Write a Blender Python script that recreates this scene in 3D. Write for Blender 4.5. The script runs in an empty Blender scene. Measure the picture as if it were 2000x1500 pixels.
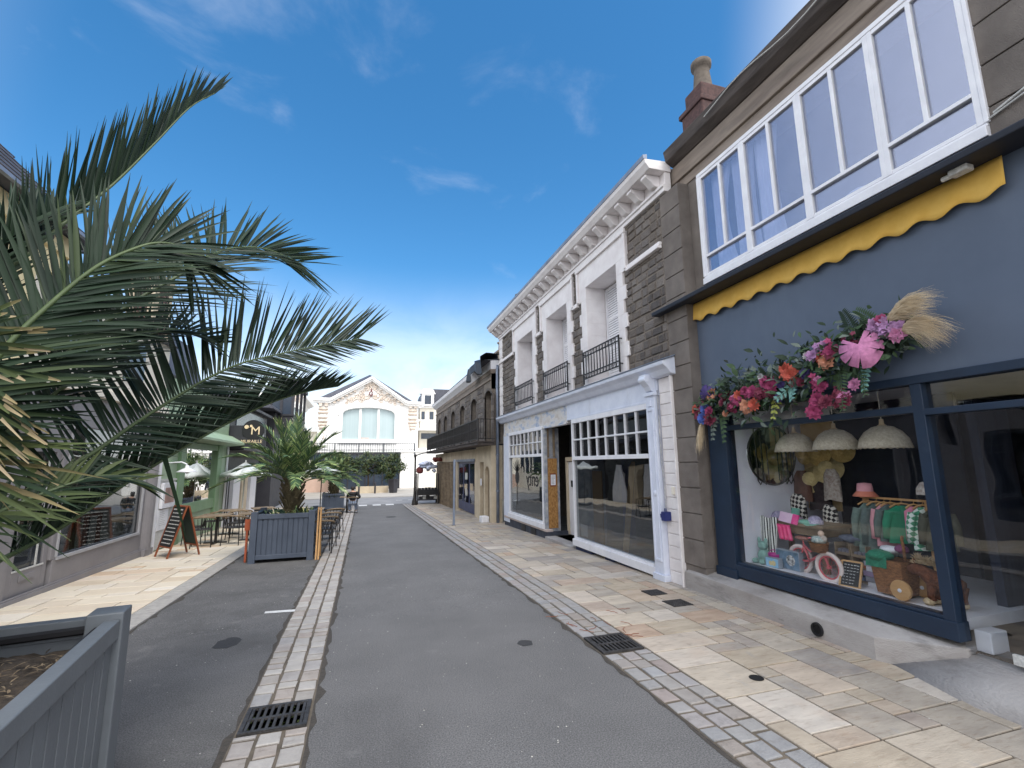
import bpy, bmesh, math, random
from mathutils import Vector, Matrix
random.seed(7)
S = bpy.context.scene
COL = S.collection
R = math.radians
# ------------------------------------------------------------------ camera
cd = bpy.data.cameras.new('camera')
cam = bpy.data.objects.new('camera', cd)
COL.objects.link(cam)
cd.sensor_fit = 'HORIZONTAL'
cd.sensor_width = 36.0
cd.lens = 930.0 / 2000 * 36
cd.clip_start = 0.05
cd.clip_end = 4000
RX = (0.9552219288, -0.2957004857, -0.0105966690)
RD = (0.0385885304, 0.1600023176, -0.9863620956)
RF = (0.2933632424, 0.9417857936, 0.1642483696)
cam.matrix_world = Matrix(((RX[0], -RD[0], -RF[0], 0), (RX[1], -RD[1], -RF[1], 0),
                           (RX[2], -RD[2], -RF[2], 1.9), (0, 0, 0, 1)))
S.camera = cam
S.view_settings.view_transform = 'Standard'
S.view_settings.look = 'None'
S.view_settings.gamma = 1.0
S.view_settings.exposure = 0.92
S.cycles.use_denoising = True
S.cycles.max_bounces = 8
S.cycles.transparent_max_bounces = 24
S.cycles.caustics_reflective = False
S.cycles.caustics_refractive = False
# ------------------------------------------------------------------ sky and sun
SUN_EL, SUN_AZ = 56.0, 166.0          # azimuth clockwise from +Y: behind the camera, to the right
W = bpy.data.worlds.new('World')
S.world = W
W.use_nodes = True
nt = W.node_tree
N, L = nt.nodes, nt.links
N.clear()
def node(t, **k):
    n = N.new(t)
    for a, b in k.items():
        setattr(n, a, b)
    return n
out = node('ShaderNodeOutputWorld')
bg = node('ShaderNodeBackground')
sky = node('ShaderNodeTexSky', sky_type='NISHITA', sun_disc=False, sun_elevation=R(SUN_EL), sun_rotation=R(SUN_AZ))
sky.air_density = 1.0
sky.dust_density = 0.6
sky.ozone_density = 3.0
hs = node('ShaderNodeHueSaturation')
hs.inputs['Saturation'].default_value = 1.30
hs.inputs['Value'].default_value = 1.38
hs.inputs['Hue'].default_value = 0.493
L.new(sky.outputs[0], hs.inputs['Color'])
tc = node('ShaderNodeTexCoord')
sep = node('ShaderNodeSeparateXYZ')
L.new(tc.outputs['Generated'], sep.inputs[0])
def math_(op, a, b=None, clamp=False):
    m = node('ShaderNodeMath', operation=op, use_clamp=clamp)
    for i, x in enumerate((a, b)):
        if x is None: continue
        if isinstance(x, (int, float)): m.inputs[i].default_value = x
        else: L.new(x, m.inputs[i])
    return m.outputs[0]
def sstep(x, a, b):
    m = node('ShaderNodeMapRange', interpolation_type='SMOOTHSTEP')
    L.new(x, m.inputs[0]); m.inputs[1].default_value = a; m.inputs[2].default_value = b
    return m.outputs[0]
# clouds: wisps ahead, a bright veil low down on the horizon, and an unseen white deck added behind and left for fill light
mp = node('ShaderNodeMapping'); mp.inputs['Scale'].default_value = (1.6, 1.0, 3.2)
L.new(tc.outputs['Generated'], mp.inputs[0])
nz = node('ShaderNodeTexNoise'); nz.inputs['Scale'].default_value = 2.3; nz.inputs['Detail'].default_value = 7; nz.inputs['Roughness'].default_value = 0.58
nz.inputs['Distortion'].default_value = 0.4
L.new(mp.outputs[0], nz.inputs['Vector'])
wisp = math_('MULTIPLY', sstep(nz.outputs[0], 0.56, 0.86), 0.22)
low = sstep(sep.outputs['Z'], 0.40, 0.06)
lown = math_('MULTIPLY', low, math_('ADD', 0.50, math_('MULTIPLY', sstep(nz.outputs[0], 0.35, 0.65), 0.38)))
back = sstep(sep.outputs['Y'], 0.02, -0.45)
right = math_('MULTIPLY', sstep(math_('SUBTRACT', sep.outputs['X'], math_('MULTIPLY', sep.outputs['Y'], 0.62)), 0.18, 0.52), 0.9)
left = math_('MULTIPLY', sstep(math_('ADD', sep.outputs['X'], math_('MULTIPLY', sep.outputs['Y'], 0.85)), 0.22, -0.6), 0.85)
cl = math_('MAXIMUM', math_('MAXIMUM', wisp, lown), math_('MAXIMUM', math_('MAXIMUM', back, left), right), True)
mix = node('ShaderNodeMixRGB')
L.new(cl, mix.inputs[0]); L.new(hs.outputs[0], mix.inputs[1])
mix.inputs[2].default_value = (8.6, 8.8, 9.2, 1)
brt = math_('ADD', 1.0, math_('MULTIPLY', math_('MAXIMUM', left, back), 0.55))      # added cloud deck outside the view, brightened to light the facades
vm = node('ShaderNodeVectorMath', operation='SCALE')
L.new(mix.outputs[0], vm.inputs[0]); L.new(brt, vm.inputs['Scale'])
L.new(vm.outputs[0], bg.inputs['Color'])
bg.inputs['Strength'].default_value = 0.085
L.new(bg.outputs[0], out.inputs[0])
sl = bpy.data.lights.new('sun', 'SUN')
sl.energy = 1.35
sl.angle = R(26)
sl.color = (1.0, 0.96, 0.90)
so = bpy.data.objects.new('sun', sl)
COL.objects.link(so)
so.rotation_euler = (R(90 - SUN_EL), 0, R(180 - SUN_AZ))
so.location = (-8, -20, 30)
sdir = Vector((math.sin(R(SUN_AZ)) * math.cos(R(SUN_EL)), math.cos(R(SUN_AZ)) * math.cos(R(SUN_EL)), math.sin(R(SUN_EL))))
so.rotation_euler = (-sdir).to_track_quat('-Z', 'Y').to_euler()

# ------------------------------------------------------------------ helpers
def gz(y):                                    # the street drops gently towards the far end
    return -0.02 * max(0.0, min(y, 28.0) - 6.5)
def lin(c):
    c = c / 255.0
    return c / 12.92 if c <= 0.04045 else ((c + 0.055) / 1.055) ** 2.4
def rgb(r, g, b):
    return (lin(r), lin(g), lin(b), 1.0)
class MB:
    def __init__(s):
        s.v, s.f, s.m, s.t, s.k = [], [], [], [], []
    def add(s, vs, fs, mi=0, t=0.5):
        o = len(s.v); s.k.append((o, len(s.f)))
        s.v += [tuple(v) for v in vs]
        for f in fs:
            s.f.append(tuple(i + o for i in f)); s.m.append(mi); s.t.append(t)
    def box(s, x0, x1, y0, y1, z0, z1, mi=0, t=0.5):
        if x0 > x1: x0, x1 = x1, x0
        if y0 > y1: y0, y1 = y1, y0
        if z0 > z1: z0, z1 = z1, z0
        s.add([(x0,y0,z0),(x1,y0,z0),(x1,y1,z0),(x0,y1,z0),(x0,y0,z1),(x1,y0,z1),(x1,y1,z1),(x0,y1,z1)],
              [(0,3,2,1),(4,5,6,7),(0,1,5,4),(1,2,6,5),(2,3,7,6),(3,0,4,7)], mi, t)
    def bar(s, p, q, w, h, up=(0,0,1), mi=0, t=0.5, w2=None, h2=None):
        p, q = Vector(p), Vector(q)
        d = (q - p).normalized(); u = Vector(up)
        a = d.cross(u)
        if a.length < 1e-4: a = d.cross(Vector((1,0,0)))
        a.normalize(); b = a.cross(d).normalized()
        vs = []
        for c, ww, hh in ((p, w, h), (q, w2 or w, h2 or h)):
            for i, j in ((-1,-1),(1,-1),(1,1),(-1,1)):
                vs.append(c + a * (i * ww / 2) + b * (j * hh / 2))
        s.add(vs, [(0,1,2,3),(7,6,5,4),(0,4,5,1),(1,5,6,2),(2,6,7,3),(3,7,4,0)], mi, t)
    def tube(s, pts, r, n=8, mi=0, t=0.5, cap=True, closed=False):
        pts = [Vector(p) for p in pts]
        k = len(pts)
        rs = r if isinstance(r, (list, tuple)) else [r] * k
        vs, fs = [], []
        prev = None
        for i, p in enumerate(pts):
            if closed: d = pts[(i + 1) % k] - pts[i - 1]
            else: d = pts[min(i + 1, k - 1)] - pts[max(i - 1, 0)]
            d.normalize()
            if prev is None:
                a = d.cross(Vector((0,0,1)))
                if a.length < 1e-3: a = d.cross(Vector((1,0,0)))
            else:
                a = prev - d * prev.dot(d)
            a.normalize(); prev = a
            b = d.cross(a)
            for j in range(n):
                an = 2 * math.pi * j / n
                vs.append(p + (a * math.cos(an) + b * math.sin(an)) * rs[i])
        m = k if closed else k - 1
        for i in range(m):
            i2 = (i + 1) % k
            for j in range(n):
                j2 = (j + 1) % n
                fs.append((i*n + j, i*n + j2, i2*n + j2, i2*n + j))
        if cap and not closed:
            fs.append(tuple(range(n - 1, -1, -1))); fs.append(tuple((k-1)*n + j for j in range(n)))
        s.add(vs, fs, mi, t)
    def lathe(s, prof, c, n=16, axis=(0,0,1), mi=0, t=0.5):
        ax = Vector(axis).normalized()
        a = ax.cross(Vector((0,0,1)))
        if a.length < 1e-3: a = Vector((1,0,0))
        a.normalize(); b = ax.cross(a); c = Vector(c)
        vs, fs = [], []
        for r, h in prof:
            for j in range(n):
                an = 2 * math.pi * j / n
                vs.append(c + ax * h + (a * math.cos(an) + b * math.sin(an)) * max(r, 1e-4))
        for i in range(len(prof) - 1):
            for j in range(n):
                j2 = (j + 1) % n
                fs.append((i*n + j, i*n + j2, (i+1)*n + j2, (i+1)*n + j))
        s.add(vs, fs, mi, t)
    def prism(s, poly, a0, a1, axis='x', mi=0, t=0.5):
        n = len(poly)
        def P(u, w, a):
            return (a, u, w) if axis == 'x' else ((u, a, w) if axis == 'y' else (u, w, a))
        vs = [P(u, w, a0) for u, w in poly] + [P(u, w, a1) for u, w in poly]
        fs = [tuple(range(n)), tuple(range(2*n - 1, n - 1, -1))]
        for i in range(n):
            j = (i + 1) % n
            fs.append((i, i + n, j + n, j))
        s.add(vs, fs, mi, t)
    def ball(s, c, r, n=8, k=6, mi=0, t=0.5, jit=0):
        if not isinstance(r, (tuple, list)): r = (r, r, r)
        c = Vector(c); vs = [c + Vector((0, 0, r[2]))]; fs = []
        for i in range(1, k):
            th = math.pi * i / k
            for j in range(n):
                ph = 2 * math.pi * j / n
                q = 1 + random.uniform(-jit, jit)
                vs.append(c + Vector((r[0]*math.sin(th)*math.cos(ph)*q, r[1]*math.sin(th)*math.sin(ph)*q, r[2]*math.cos(th)*q)))
        vs.append(c - Vector((0, 0, r[2])))
        for j in range(n):
            fs.append((0, 1 + j, 1 + (j + 1) % n))
            for i in range(k - 2):
                a = 1 + i*n; fs.append((a + j, a + n + j, a + n + (j+1) % n, a + (j+1) % n))
            a = 1 + (k - 2)*n
            fs.append((a + j, len(vs) - 1, a + (j + 1) % n))
        s.add(vs, fs, mi, t)
    def grid(s, fn, nu, nv, mi=0, t=0.5):
        vs = [fn(i / nu, j / nv) for j in range(nv + 1) for i in range(nu + 1)]
        fs = [(j*(nu+1)+i, j*(nu+1)+i+1, (j+1)*(nu+1)+i+1, (j+1)*(nu+1)+i) for j in range(nv) for i in range(nu)]
        s.add(vs, fs, mi, t)
    def each(s, name, mats, parent=None, **k):
        for i in range(len(s.k)):
            a = s.k[i]; b = s.k[i+1] if i+1 < len(s.k) else (len(s.v), len(s.f))
            q = MB(); q.v = s.v[a[0]:b[0]]; q.f = [tuple(j-a[0] for j in f) for f in s.f[a[1]:b[1]]]
            q.m = s.m[a[1]:b[1]]; q.t = s.t[a[1]:b[1]]
            q.build(name, mats, parent, **k)
    def build(s, name, mats, parent=None, loc=None, smooth=False, bevel=0, solid=0, subd=0):
        if not isinstance(mats, (list, tuple)): mats = [mats]
        base = Vector(loc) if loc is not None else (WL[parent.name] if parent else Vector((0,0,0)))
        me = bpy.data.meshes.new(name)
        me.from_pydata([tuple(Vector(v) - base) for v in s.v], [], s.f)
        for m in mats: me.materials.append(m)
        me.polygons.foreach_set('material_index', s.m)
        at = me.attributes.new('tint', 'FLOAT', 'FACE')
        at.data.foreach_set('value', s.t)
        bm = bmesh.new(); bm.from_mesh(me)
        if not smooth == 'open': bmesh.ops.recalc_face_normals(bm, faces=bm.faces)
        bm.to_mesh(me); bm.free()
        if smooth:
            me.polygons.foreach_set('use_smooth', [True] * len(me.polygons))
        me.update()
        o = bpy.data.objects.new(name, me)
        COL.objects.link(o)
        if parent is not None:
            o.parent = parent; o.location = base - WL[parent.name]
        else: o.location = base
        WL[o.name] = base
        if solid:
            q = o.modifiers.new('solid', 'SOLIDIFY'); q.thickness = solid; q.offset = 0
        if subd:
            q = o.modifiers.new('subd', 'SUBSURF'); q.levels = q.render_levels = subd
        if bevel:
            q = o.modifiers.new('bevel', 'BEVEL'); q.width = bevel; q.segments = 2; q.limit_method = 'ANGLE'; q.angle_limit = R(40)
        return o
WL = {}
def thing(name, label, cat, loc=(0,0,0), group=None):
    o = bpy.data.objects.new(name, None)
    o.empty_display_size = 0.1
    COL.objects.link(o); o.location = loc
    WL[o.name] = Vector(loc)
    return tag(o, label, cat, group)
def tag(o, label, cat, group=None, kind=None):
    if label: o['label'] = label
    if cat: o['category'] = cat
    if group: o['group'] = group
    if kind: o['kind'] = kind
    return o
def struct(o):
    o['kind'] = 'structure'; return o
def dup(root, loc, rz=0.0, label=None, sc=1.0):
    r = root.copy(); COL.objects.link(r); r.location = loc; r.rotation_euler = (0, 0, rz); r.scale = (sc,) * 3
    if label: r['label'] = label
    for ch in list(root.children):
        c = ch.copy(); COL.objects.link(c); c.parent = r
        for g in ch.children:
            d = g.copy(); COL.objects.link(d); d.parent = c
    return r
def text(name, body, size, loc, rot, m, parent, depth=0.004, spacing=1.0, mirror=False):
    cu = bpy.data.curves.new(name, 'FONT'); cu.body = body; cu.size = size; cu.extrude = depth
    cu.align_x = 'CENTER'; cu.align_y = 'CENTER'; cu.space_character = spacing
    o = bpy.data.objects.new(name, cu); COL.objects.link(o)
    dg = bpy.context.evaluated_depsgraph_get()
    me = bpy.data.meshes.new_from_object(o.evaluated_get(dg))
    COL.objects.unlink(o); bpy.data.objects.remove(o)
    if mirror:
        for v in me.vertices: v.co.x = -v.co.x
        me.flip_normals()
    me.materials.clear(); me.materials.append(m)
    o = bpy.data.objects.new(name, me); COL.objects.link(o)
    base = WL[parent.name] if parent else Vector((0,0,0))
    if parent: o.parent = parent
    o.location = Vector(loc) - base; o.rotation_euler = rot
    WL[o.name] = Vector(loc)
    return o
FACE_W = (R(90), 0, R(-90))       # lettering on a facade that looks towards -X (read from the street)
# ------------------------------------------------------------------ materials
def newmat(name):
    m = bpy.data.materials.new(name); m.use_nodes = True
    t = m.node_tree; p = t.nodes['Principled BSDF']
    return m, t, p
def M_(name, c, c2=None, rough=0.7, scale=6.0, bump=0.0, bscale=None, metal=0.0, detail=5, stretch=(1,1,1), spec=0.5, tint=None, tmix=0.0, sheen=0):
    """principled with two-tone noise, optional bump, optional per-face tint ramp"""
    m, t, p = newmat(name)
    nd, lk = t.nodes, t.links
    tcn = nd.new('ShaderNodeTexCoord'); mpn = nd.new('ShaderNodeMapping'); mpn.inputs['Scale'].default_value = stretch
    lk.new(tcn.outputs['Object'], mpn.inputs[0])
    p.inputs['Roughness'].default_value = rough; p.inputs['Metallic'].default_value = metal
    p.inputs['Specular IOR Level'].default_value = spec
    c2 = c2 or tuple(min(1, x * 0.8) for x in c[:3]) + (1,)
    nn = nd.new('ShaderNodeTexNoise'); nn.inputs['Scale'].default_value = scale; nn.inputs['Detail'].default_value = detail; nn.inputs['Roughness'].default_value = 0.6
    lk.new(mpn.outputs[0], nn.inputs['Vector'])
    mr = nd.new('ShaderNodeMapRange'); mr.inputs[1].default_value = 0.3; mr.inputs[2].default_value = 0.7
    lk.new(nn.outputs[0], mr.inputs[0])
    mx = nd.new('ShaderNodeMixRGB'); mx.inputs[1].default_value = c; mx.inputs[2].default_value = c2
    lk.new(mr.outputs[0], mx.inputs[0])
    colr = mx.outputs[0]
    if tint:
        an = nd.new('ShaderNodeAttribute'); an.attribute_name = 'tint'
        rp = nd.new('ShaderNodeValToRGB'); rp.color_ramp.interpolation = 'LINEAR'
        el = rp.color_ramp.elements
        while len(el) > 1: el.remove(el[-1])
        el[0].position = tint[0][0]; el[0].color = tint[0][1]
        for po, cc in tint[1:]:
            e = el.new(po); e.color = cc
        lk.new(an.outputs['Fac'], rp.inputs[0])
        m2 = nd.new('ShaderNodeMixRGB'); m2.blend_type = 'MIX'; m2.inputs[0].default_value = tmix
        lk.new(colr, m2.inputs[1]); lk.new(rp.outputs[0], m2.inputs[2])
        colr = m2.outputs[0]
    lk.new(colr, p.inputs['Base Color'])
    rr = nd.new('ShaderNodeMapRange'); rr.inputs[3].default_value = max(0, rough - 0.08); rr.inputs[4].default_value = min(1, rough + 0.08)
    lk.new(nn.outputs[0], rr.inputs[0]); lk.new(rr.outputs[0], p.inputs['Roughness'])
    if bump:
        n2 = nd.new('ShaderNodeTexNoise'); n2.inputs['Scale'].default_value = bscale or scale * 4; n2.inputs['Detail'].default_value = 6
        lk.new(mpn.outputs[0], n2.inputs['Vector'])
        bp = nd.new('ShaderNodeBump'); bp.inputs['Strength'].default_value = bump; bp.inputs['Distance'].default_value = 0.02
        lk.new(n2.outputs[0], bp.inputs['Height']); lk.new(bp.outputs[0], p.inputs['Normal'])
    return m
def glass(name, tintc=(0.75, 0.8, 0.82, 1), refl=0.12, rough=0.0, gl=(1, 1, 1, 1), base=0.06):
    m = bpy.data.materials.new(name); m.use_nodes = True
    t = m.node_tree; nd, lk = t.nodes, t.links; nd.clear()
    o = nd.new('ShaderNodeOutputMaterial'); mx = nd.new('ShaderNodeMixShader')
    tr = nd.new('ShaderNodeBsdfTransparent'); tr.inputs[0].default_value = tintc
    g = nd.new('ShaderNodeBsdfGlossy'); g.inputs['Roughness'].default_value = rough; g.inputs[0].default_value = gl
    tcn = nd.new('ShaderNodeTexCoord'); nz_ = nd.new('ShaderNodeTexNoise'); nz_.inputs['Scale'].default_value = 1.7; nz_.inputs['Detail'].default_value = 1; lk.new(tcn.outputs['Object'], nz_.inputs['Vector'])
    bp = nd.new('ShaderNodeBump'); bp.inputs['Strength'].default_value = .12; bp.inputs['Distance'].default_value = .03; lk.new(nz_.outputs[0], bp.inputs['Height']); lk.new(bp.outputs[0], g.inputs['Normal'])
    lw = nd.new('ShaderNodeLayerWeight'); lw.inputs[0].default_value = 0.5
    pw = nd.new('ShaderNodeMath'); pw.operation = 'POWER'; pw.inputs[1].default_value = 3.0; lk.new(lw.outputs['Facing'], pw.inputs[0])
    ma = nd.new('ShaderNodeMath'); ma.operation = 'MULTIPLY_ADD'; ma.use_clamp = True
    lk.new(pw.outputs[0], ma.inputs[0]); ma.inputs[1].default_value = refl * 3; ma.inputs[2].default_value = base
    lk.new(ma.outputs[0], mx.inputs[0]); lk.new(tr.outputs[0], mx.inputs[1]); lk.new(g.outputs[0], mx.inputs[2])
    lk.new(mx.outputs[0], o.inputs[0])
    return m
m_asph = M_('asphalt', (0.172, 0.168, 0.168, 1), (0.132, 0.130, 0.131, 1), 0.86, 0.9, 0.55, 160, detail=10)
m_asph2 = M_('parking_asphalt', (0.160, 0.156, 0.156, 1), (0.112, 0.110, 0.110, 1), 0.88, 1.3, 0.7, 120, detail=10)
def asphalt_specks(m):                         # pale chippings scattered in the tar
    t = m.node_tree; nd, lk = t.nodes, t.links; p = nd['Principled BSDF']
    src = p.inputs['Base Color'].links[0].from_socket
    tcn = nd.new('ShaderNodeTexCoord')
    vo = nd.new('ShaderNodeTexVoronoi'); vo.inputs['Scale'].default_value = 34
    lk.new(tcn.outputs['Object'], vo.inputs['Vector'])
    mr = nd.new('ShaderNodeMapRange'); mr.inputs[1].default_value = 0.16; mr.inputs[2].default_value = 0.08; lk.new(vo.outputs['Distance'], mr.inputs[0])
    sx = nd.new('ShaderNodeSeparateColor'); lk.new(vo.outputs['Color'], sx.inputs[0])
    gt = nd.new('ShaderNodeMath'); gt.operation = 'GREATER_THAN'; gt.inputs[1].default_value = 0.93; lk.new(sx.outputs[0], gt.inputs[0])
    mu = nd.new('ShaderNodeMath'); mu.operation = 'MULTIPLY'; lk.new(mr.outputs[0], mu.inputs[0]); lk.new(gt.outputs[0], mu.inputs[1])
    n2 = nd.new('ShaderNodeTexNoise'); n2.inputs['Scale'].default_value = 95; n2.inputs['Detail'].default_value = 2; lk.new(tcn.outputs['Object'], n2.inputs['Vector'])
    m2 = nd.new('ShaderNodeMapRange'); m2.inputs[1].default_value = 0.35; m2.inputs[2].default_value = 0.7; m2.inputs[3].default_value = 0.62; m2.inputs[4].default_value = 1.42; lk.new(n2.outputs[0], m2.inputs[0])
    ml = nd.new('ShaderNodeMixRGB'); ml.blend_type = 'MULTIPLY'; ml.inputs[0].default_value = 1; lk.new(src, ml.inputs[1]); lk.new(m2.outputs[0], ml.inputs[2])
    mx = nd.new('ShaderNodeMixRGB'); mx.inputs[2].default_value = (0.42, 0.42, 0.41, 1)
    lk.new(mu.outputs[0], mx.inputs[0]); lk.new(ml.outputs[0], mx.inputs[1]); lk.new(mx.outputs[0], p.inputs['Base Color'])
asphalt_specks(m_asph); asphalt_specks(m_asph2)
def grime(m, scale, lo, hi, col, amt, stretch=(1,1,1), detail=8):
    t = m.node_tree; nd, lk = t.nodes, t.links; p = nd['Principled BSDF']
    src = p.inputs['Base Color'].links[0].from_socket
    tcn = nd.new('ShaderNodeTexCoord'); mpn = nd.new('ShaderNodeMapping'); mpn.inputs['Scale'].default_value = stretch; mpn.inputs['Location'].default_value = (3.1, 7.7, 1.3)
    lk.new(tcn.outputs['Object'], mpn.inputs[0])
    n = nd.new('ShaderNodeTexNoise'); n.inputs['Scale'].default_value = scale; n.inputs['Detail'].default_value = detail; n.inputs['Roughness'].default_value = .65; lk.new(mpn.outputs[0], n.inputs['Vector'])
    r = nd.new('ShaderNodeMapRange'); r.inputs[1].default_value = lo; r.inputs[2].default_value = hi; r.inputs[4].default_value = amt; lk.new(n.outputs[0], r.inputs[0])
    mx = nd.new('ShaderNodeMixRGB'); mx.inputs[2].default_value = col; lk.new(r.outputs[0], mx.inputs[0]); lk.new(src, mx.inputs[1]); lk.new(mx.outputs[0], p.inputs['Base Color'])
grime(m_asph, .7, .55, .75, (.075,.074,.075,1), .55, (1,.35,1)); grime(m_asph, 2.4, .62, .72, (.24,.235,.23,1), .35)
grime(m_asph2, .9, .50, .72, (.065,.064,.064,1), .6); grime(m_asph2, 2.8, .60, .70, (.26,.25,.24,1), .4)
m_ground = M_('far_ground', rgb(150, 148, 142), rgb(135, 133, 128), 0.9, 0.3, 0.2, 30)
FLAG = [(0, rgb(188, 172, 148)), (0.2, rgb(174, 165, 151)), (0.38, rgb(156, 152, 147)), (0.52, rgb(206, 194, 176)), (0.66, rgb(142, 140, 141)),
        (0.76, rgb(194, 172, 148)), (0.84, rgb(212, 206, 198)), (0.92, rgb(158, 148, 142)), (1, rgb(186, 156, 132))]
m_flag = M_('sandstone_flag', rgb(194, 182, 166), rgb(126, 114, 104), 0.75, 2.6, 0.3, 40, detail=10, stretch=(1, 2.6, 1), tint=FLAG, tmix=0.55)
FLAGL = [(0, rgb(216, 204, 182)), (0.3, rgb(226, 216, 198)), (0.55, rgb(202, 184, 160)), (0.75, rgb(226, 220, 210)), (0.88, rgb(206, 172, 138)), (1, rgb(184, 168, 150))]
m_flagl = M_('pale_sandstone_flag', rgb(222, 210, 190), rgb(186, 168, 144), 0.75, 2.2, 0.2, 40, detail=8, tint=FLAGL, tmix=0.7)
m_joint = M_('sandy_joint', rgb(112, 102, 90), rgb(82, 75, 66), 0.95, 5, 0.3)
SETT = [(0, rgb(158, 153, 149)), (0.25, rgb(180, 176, 172)), (0.5, rgb(154, 148, 142)), (0.75, rgb(162, 150, 142)), (1, rgb(148, 149, 152))]
m_sett = M_('pale_sett', rgb(182, 177, 172), rgb(132, 127, 122), 0.8, 8, 0.4, 60, tint=SETT, tmix=0.65)
SETR = [(0, rgb(140, 142, 146)), (0.35, rgb(156, 154, 152)), (0.6, rgb(146, 134, 124)), (0.8, rgb(158, 160, 164)), (1, rgb(156, 138, 130))]
m_settr = M_('grey_sett', rgb(162, 159, 156), rgb(122, 118, 116), 0.8, 8, 0.45, 60, tint=SETR, tmix=0.65)
m_kerb = M_('kerb_granite', rgb(176, 172, 166), rgb(150, 146, 142), 0.8, 12, 0.25, 70)
m_line = M_('road_paint', rgb(225, 225, 225), rgb(190, 190, 190), 0.7, 20, 0.2)
m_iron = M_('cast_iron', rgb(88, 86, 86), rgb(60, 58, 58), 0.6, 15, 0.4, 60, metal=0.5)
m_black = M_('pit_black', (0.008, 0.008, 0.009, 1), (0.004, 0.004, 0.004, 1), 0.9)
m_plaster = M_('grey_render', rgb(126, 118, 112), rgb(102, 95, 90), 0.9, 3, 0.5, 90)
m_plasterl = M_('pale_render_beam', rgb(150, 138, 126), rgb(118, 106, 98), 0.9, 2.5, 0.4, 60, stretch=(1, 0.5, 3))
m_slab = M_('weathered_edge', rgb(92, 84, 80), rgb(58, 52, 50), 0.9, 4, 0.5, 40, stretch=(1, 0.4, 3))
m_white = M_('white_paint', rgb(236, 236, 240), rgb(222, 222, 228), 0.45, 5, 0.06, 40)
m_whiteb = M_('bluish_white_paint', rgb(222, 227, 240), rgb(206, 212, 228), 0.5, 4, 0.08, 30)
m_whitest = M_('white_masonry', rgb(236, 232, 232), rgb(218, 212, 212), 0.8, 3, 0.15, 40)
m_hall = M_('hall_white', rgb(250, 249, 247), rgb(240, 238, 234), 0.85, 0.6, 0.05, 20)
m_orn = M_('ornament_stone', rgb(232, 220, 208), rgb(196, 180, 164), 0.85, 3, 0.2, 20)
m_navy = M_('navy_fascia', rgb(88, 100, 119), rgb(79, 91, 110), 0.55, 1.2, 0.03, 120)
m_navyd = M_('navy_frame', rgb(28, 46, 68), rgb(22, 38, 58), 0.45, 3, 0.05)
m_hood = M_('dark_hood', rgb(32, 38, 52), rgb(24, 29, 40), 0.6, 4)
m_awn = M_('yellow_canvas', rgb(232, 190, 98), rgb(220, 174, 80), 0.85, 6, 0.12, 300)
m_conc = M_('concrete', rgb(176, 172, 170), rgb(146, 140, 136), 0.9, 2.5, 0.4, 60, stretch=(1, 0.6, 1.6))
m_mortar = M_('stone_mortar', rgb(136, 126, 116), rgb(108, 100, 92), 0.95, 8, 0.4)
STN = [(0, rgb(78, 73, 71)), (0.3, rgb(112, 105, 101)), (0.55, rgb(102, 92, 82)), (0.8, rgb(136, 129, 124)), (1, rgb(70, 66, 66))]
m_stone = M_('dark_granite', rgb(118, 111, 106), rgb(76, 71, 69), 0.9, 9, 0.9, 40, tint=STN, tmix=0.62)
m_brick = M_('old_brick', rgb(96, 70, 66), rgb(64, 49, 49), 0.9, 14, 0.5, 40)
m_pot = M_('chimney_pot', rgb(112, 102, 92), rgb(82, 75, 69), 0.9, 8, 0.3)
m_slate = M_('slate', rgb(84, 86, 96), rgb(62, 64, 74), 0.6, 5, 0.2, 30)
m_zinc = M_('zinc', rgb(140, 150, 168), rgb(112, 122, 140), 0.5, 3, 0.1, metal=0.3)
m_rail = M_('wrought_iron', rgb(38, 34, 34), rgb(26, 24, 24), 0.55, 10)
m_osb = M_('osb_board', rgb(186, 140, 82), rgb(128, 88, 46), 0.85, 26, 0.3, 60, detail=3, stretch=(1, 1, 0.6))
m_worn = M_('worn_paint', rgb(190, 188, 186), rgb(112, 122, 140), 0.9, 5, 0.5, 30, detail=8)
m_plinth = M_('dark_blue_plinth', rgb(72, 76, 88), rgb(50, 54, 64), 0.8, 4, 0.3)
m_blue = M_('blue_plastic', rgb(38, 52, 120), rgb(28, 40, 96), 0.4, 4)
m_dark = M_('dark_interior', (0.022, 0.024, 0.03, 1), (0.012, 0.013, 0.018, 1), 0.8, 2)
m_dim = M_('dim_interior', rgb(92, 96, 104), rgb(66, 70, 78), 0.8, 1.5)
m_planter = M_('blue_grey_planter', rgb(106, 112, 118), rgb(96, 101, 107), 0.55, 3, 0.08, 50)
m_planter2 = M_('slate_blue_planter', rgb(78, 87, 102), rgb(66, 75, 90), 0.55, 3, 0.08, 50)
m_soil = M_('soil', rgb(88, 76, 64), rgb(46, 40, 34), 0.95, 16, 0.9, 40)
m_grey = M_('grey_shopfront', rgb(138, 135, 137), rgb(126, 123, 126), 0.5, 2, 0.05)
m_green = M_('sage_green', rgb(160, 180, 152), rgb(148, 168, 140), 0.6, 2, 0.06)
m_greend = M_('leaf_green_frame', rgb(126, 156, 120), rgb(114, 144, 109), 0.5, 3, 0.06)
m_char = M_('charcoal_paint', rgb(52, 52, 58), rgb(40, 40, 46), 0.55, 3, 0.05)
m_blk = M_('black_paint', rgb(26, 26, 30), rgb(18, 18, 22), 0.5, 5)
m_gold = M_('pale_gold_letter', rgb(236, 214, 176), rgb(222, 198, 160), 0.5, 5)
m_wood = M_('oiled_wood', rgb(150, 84, 50), rgb(112, 58, 34), 0.55, 6, 0.15, 30, stretch=(1, 1, 0.15))
m_woodl = M_('light_wood', rgb(206, 164, 112), rgb(176, 132, 84), 0.6, 6, 0.12, 30, stretch=(0.2, 0.2, 1))
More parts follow.
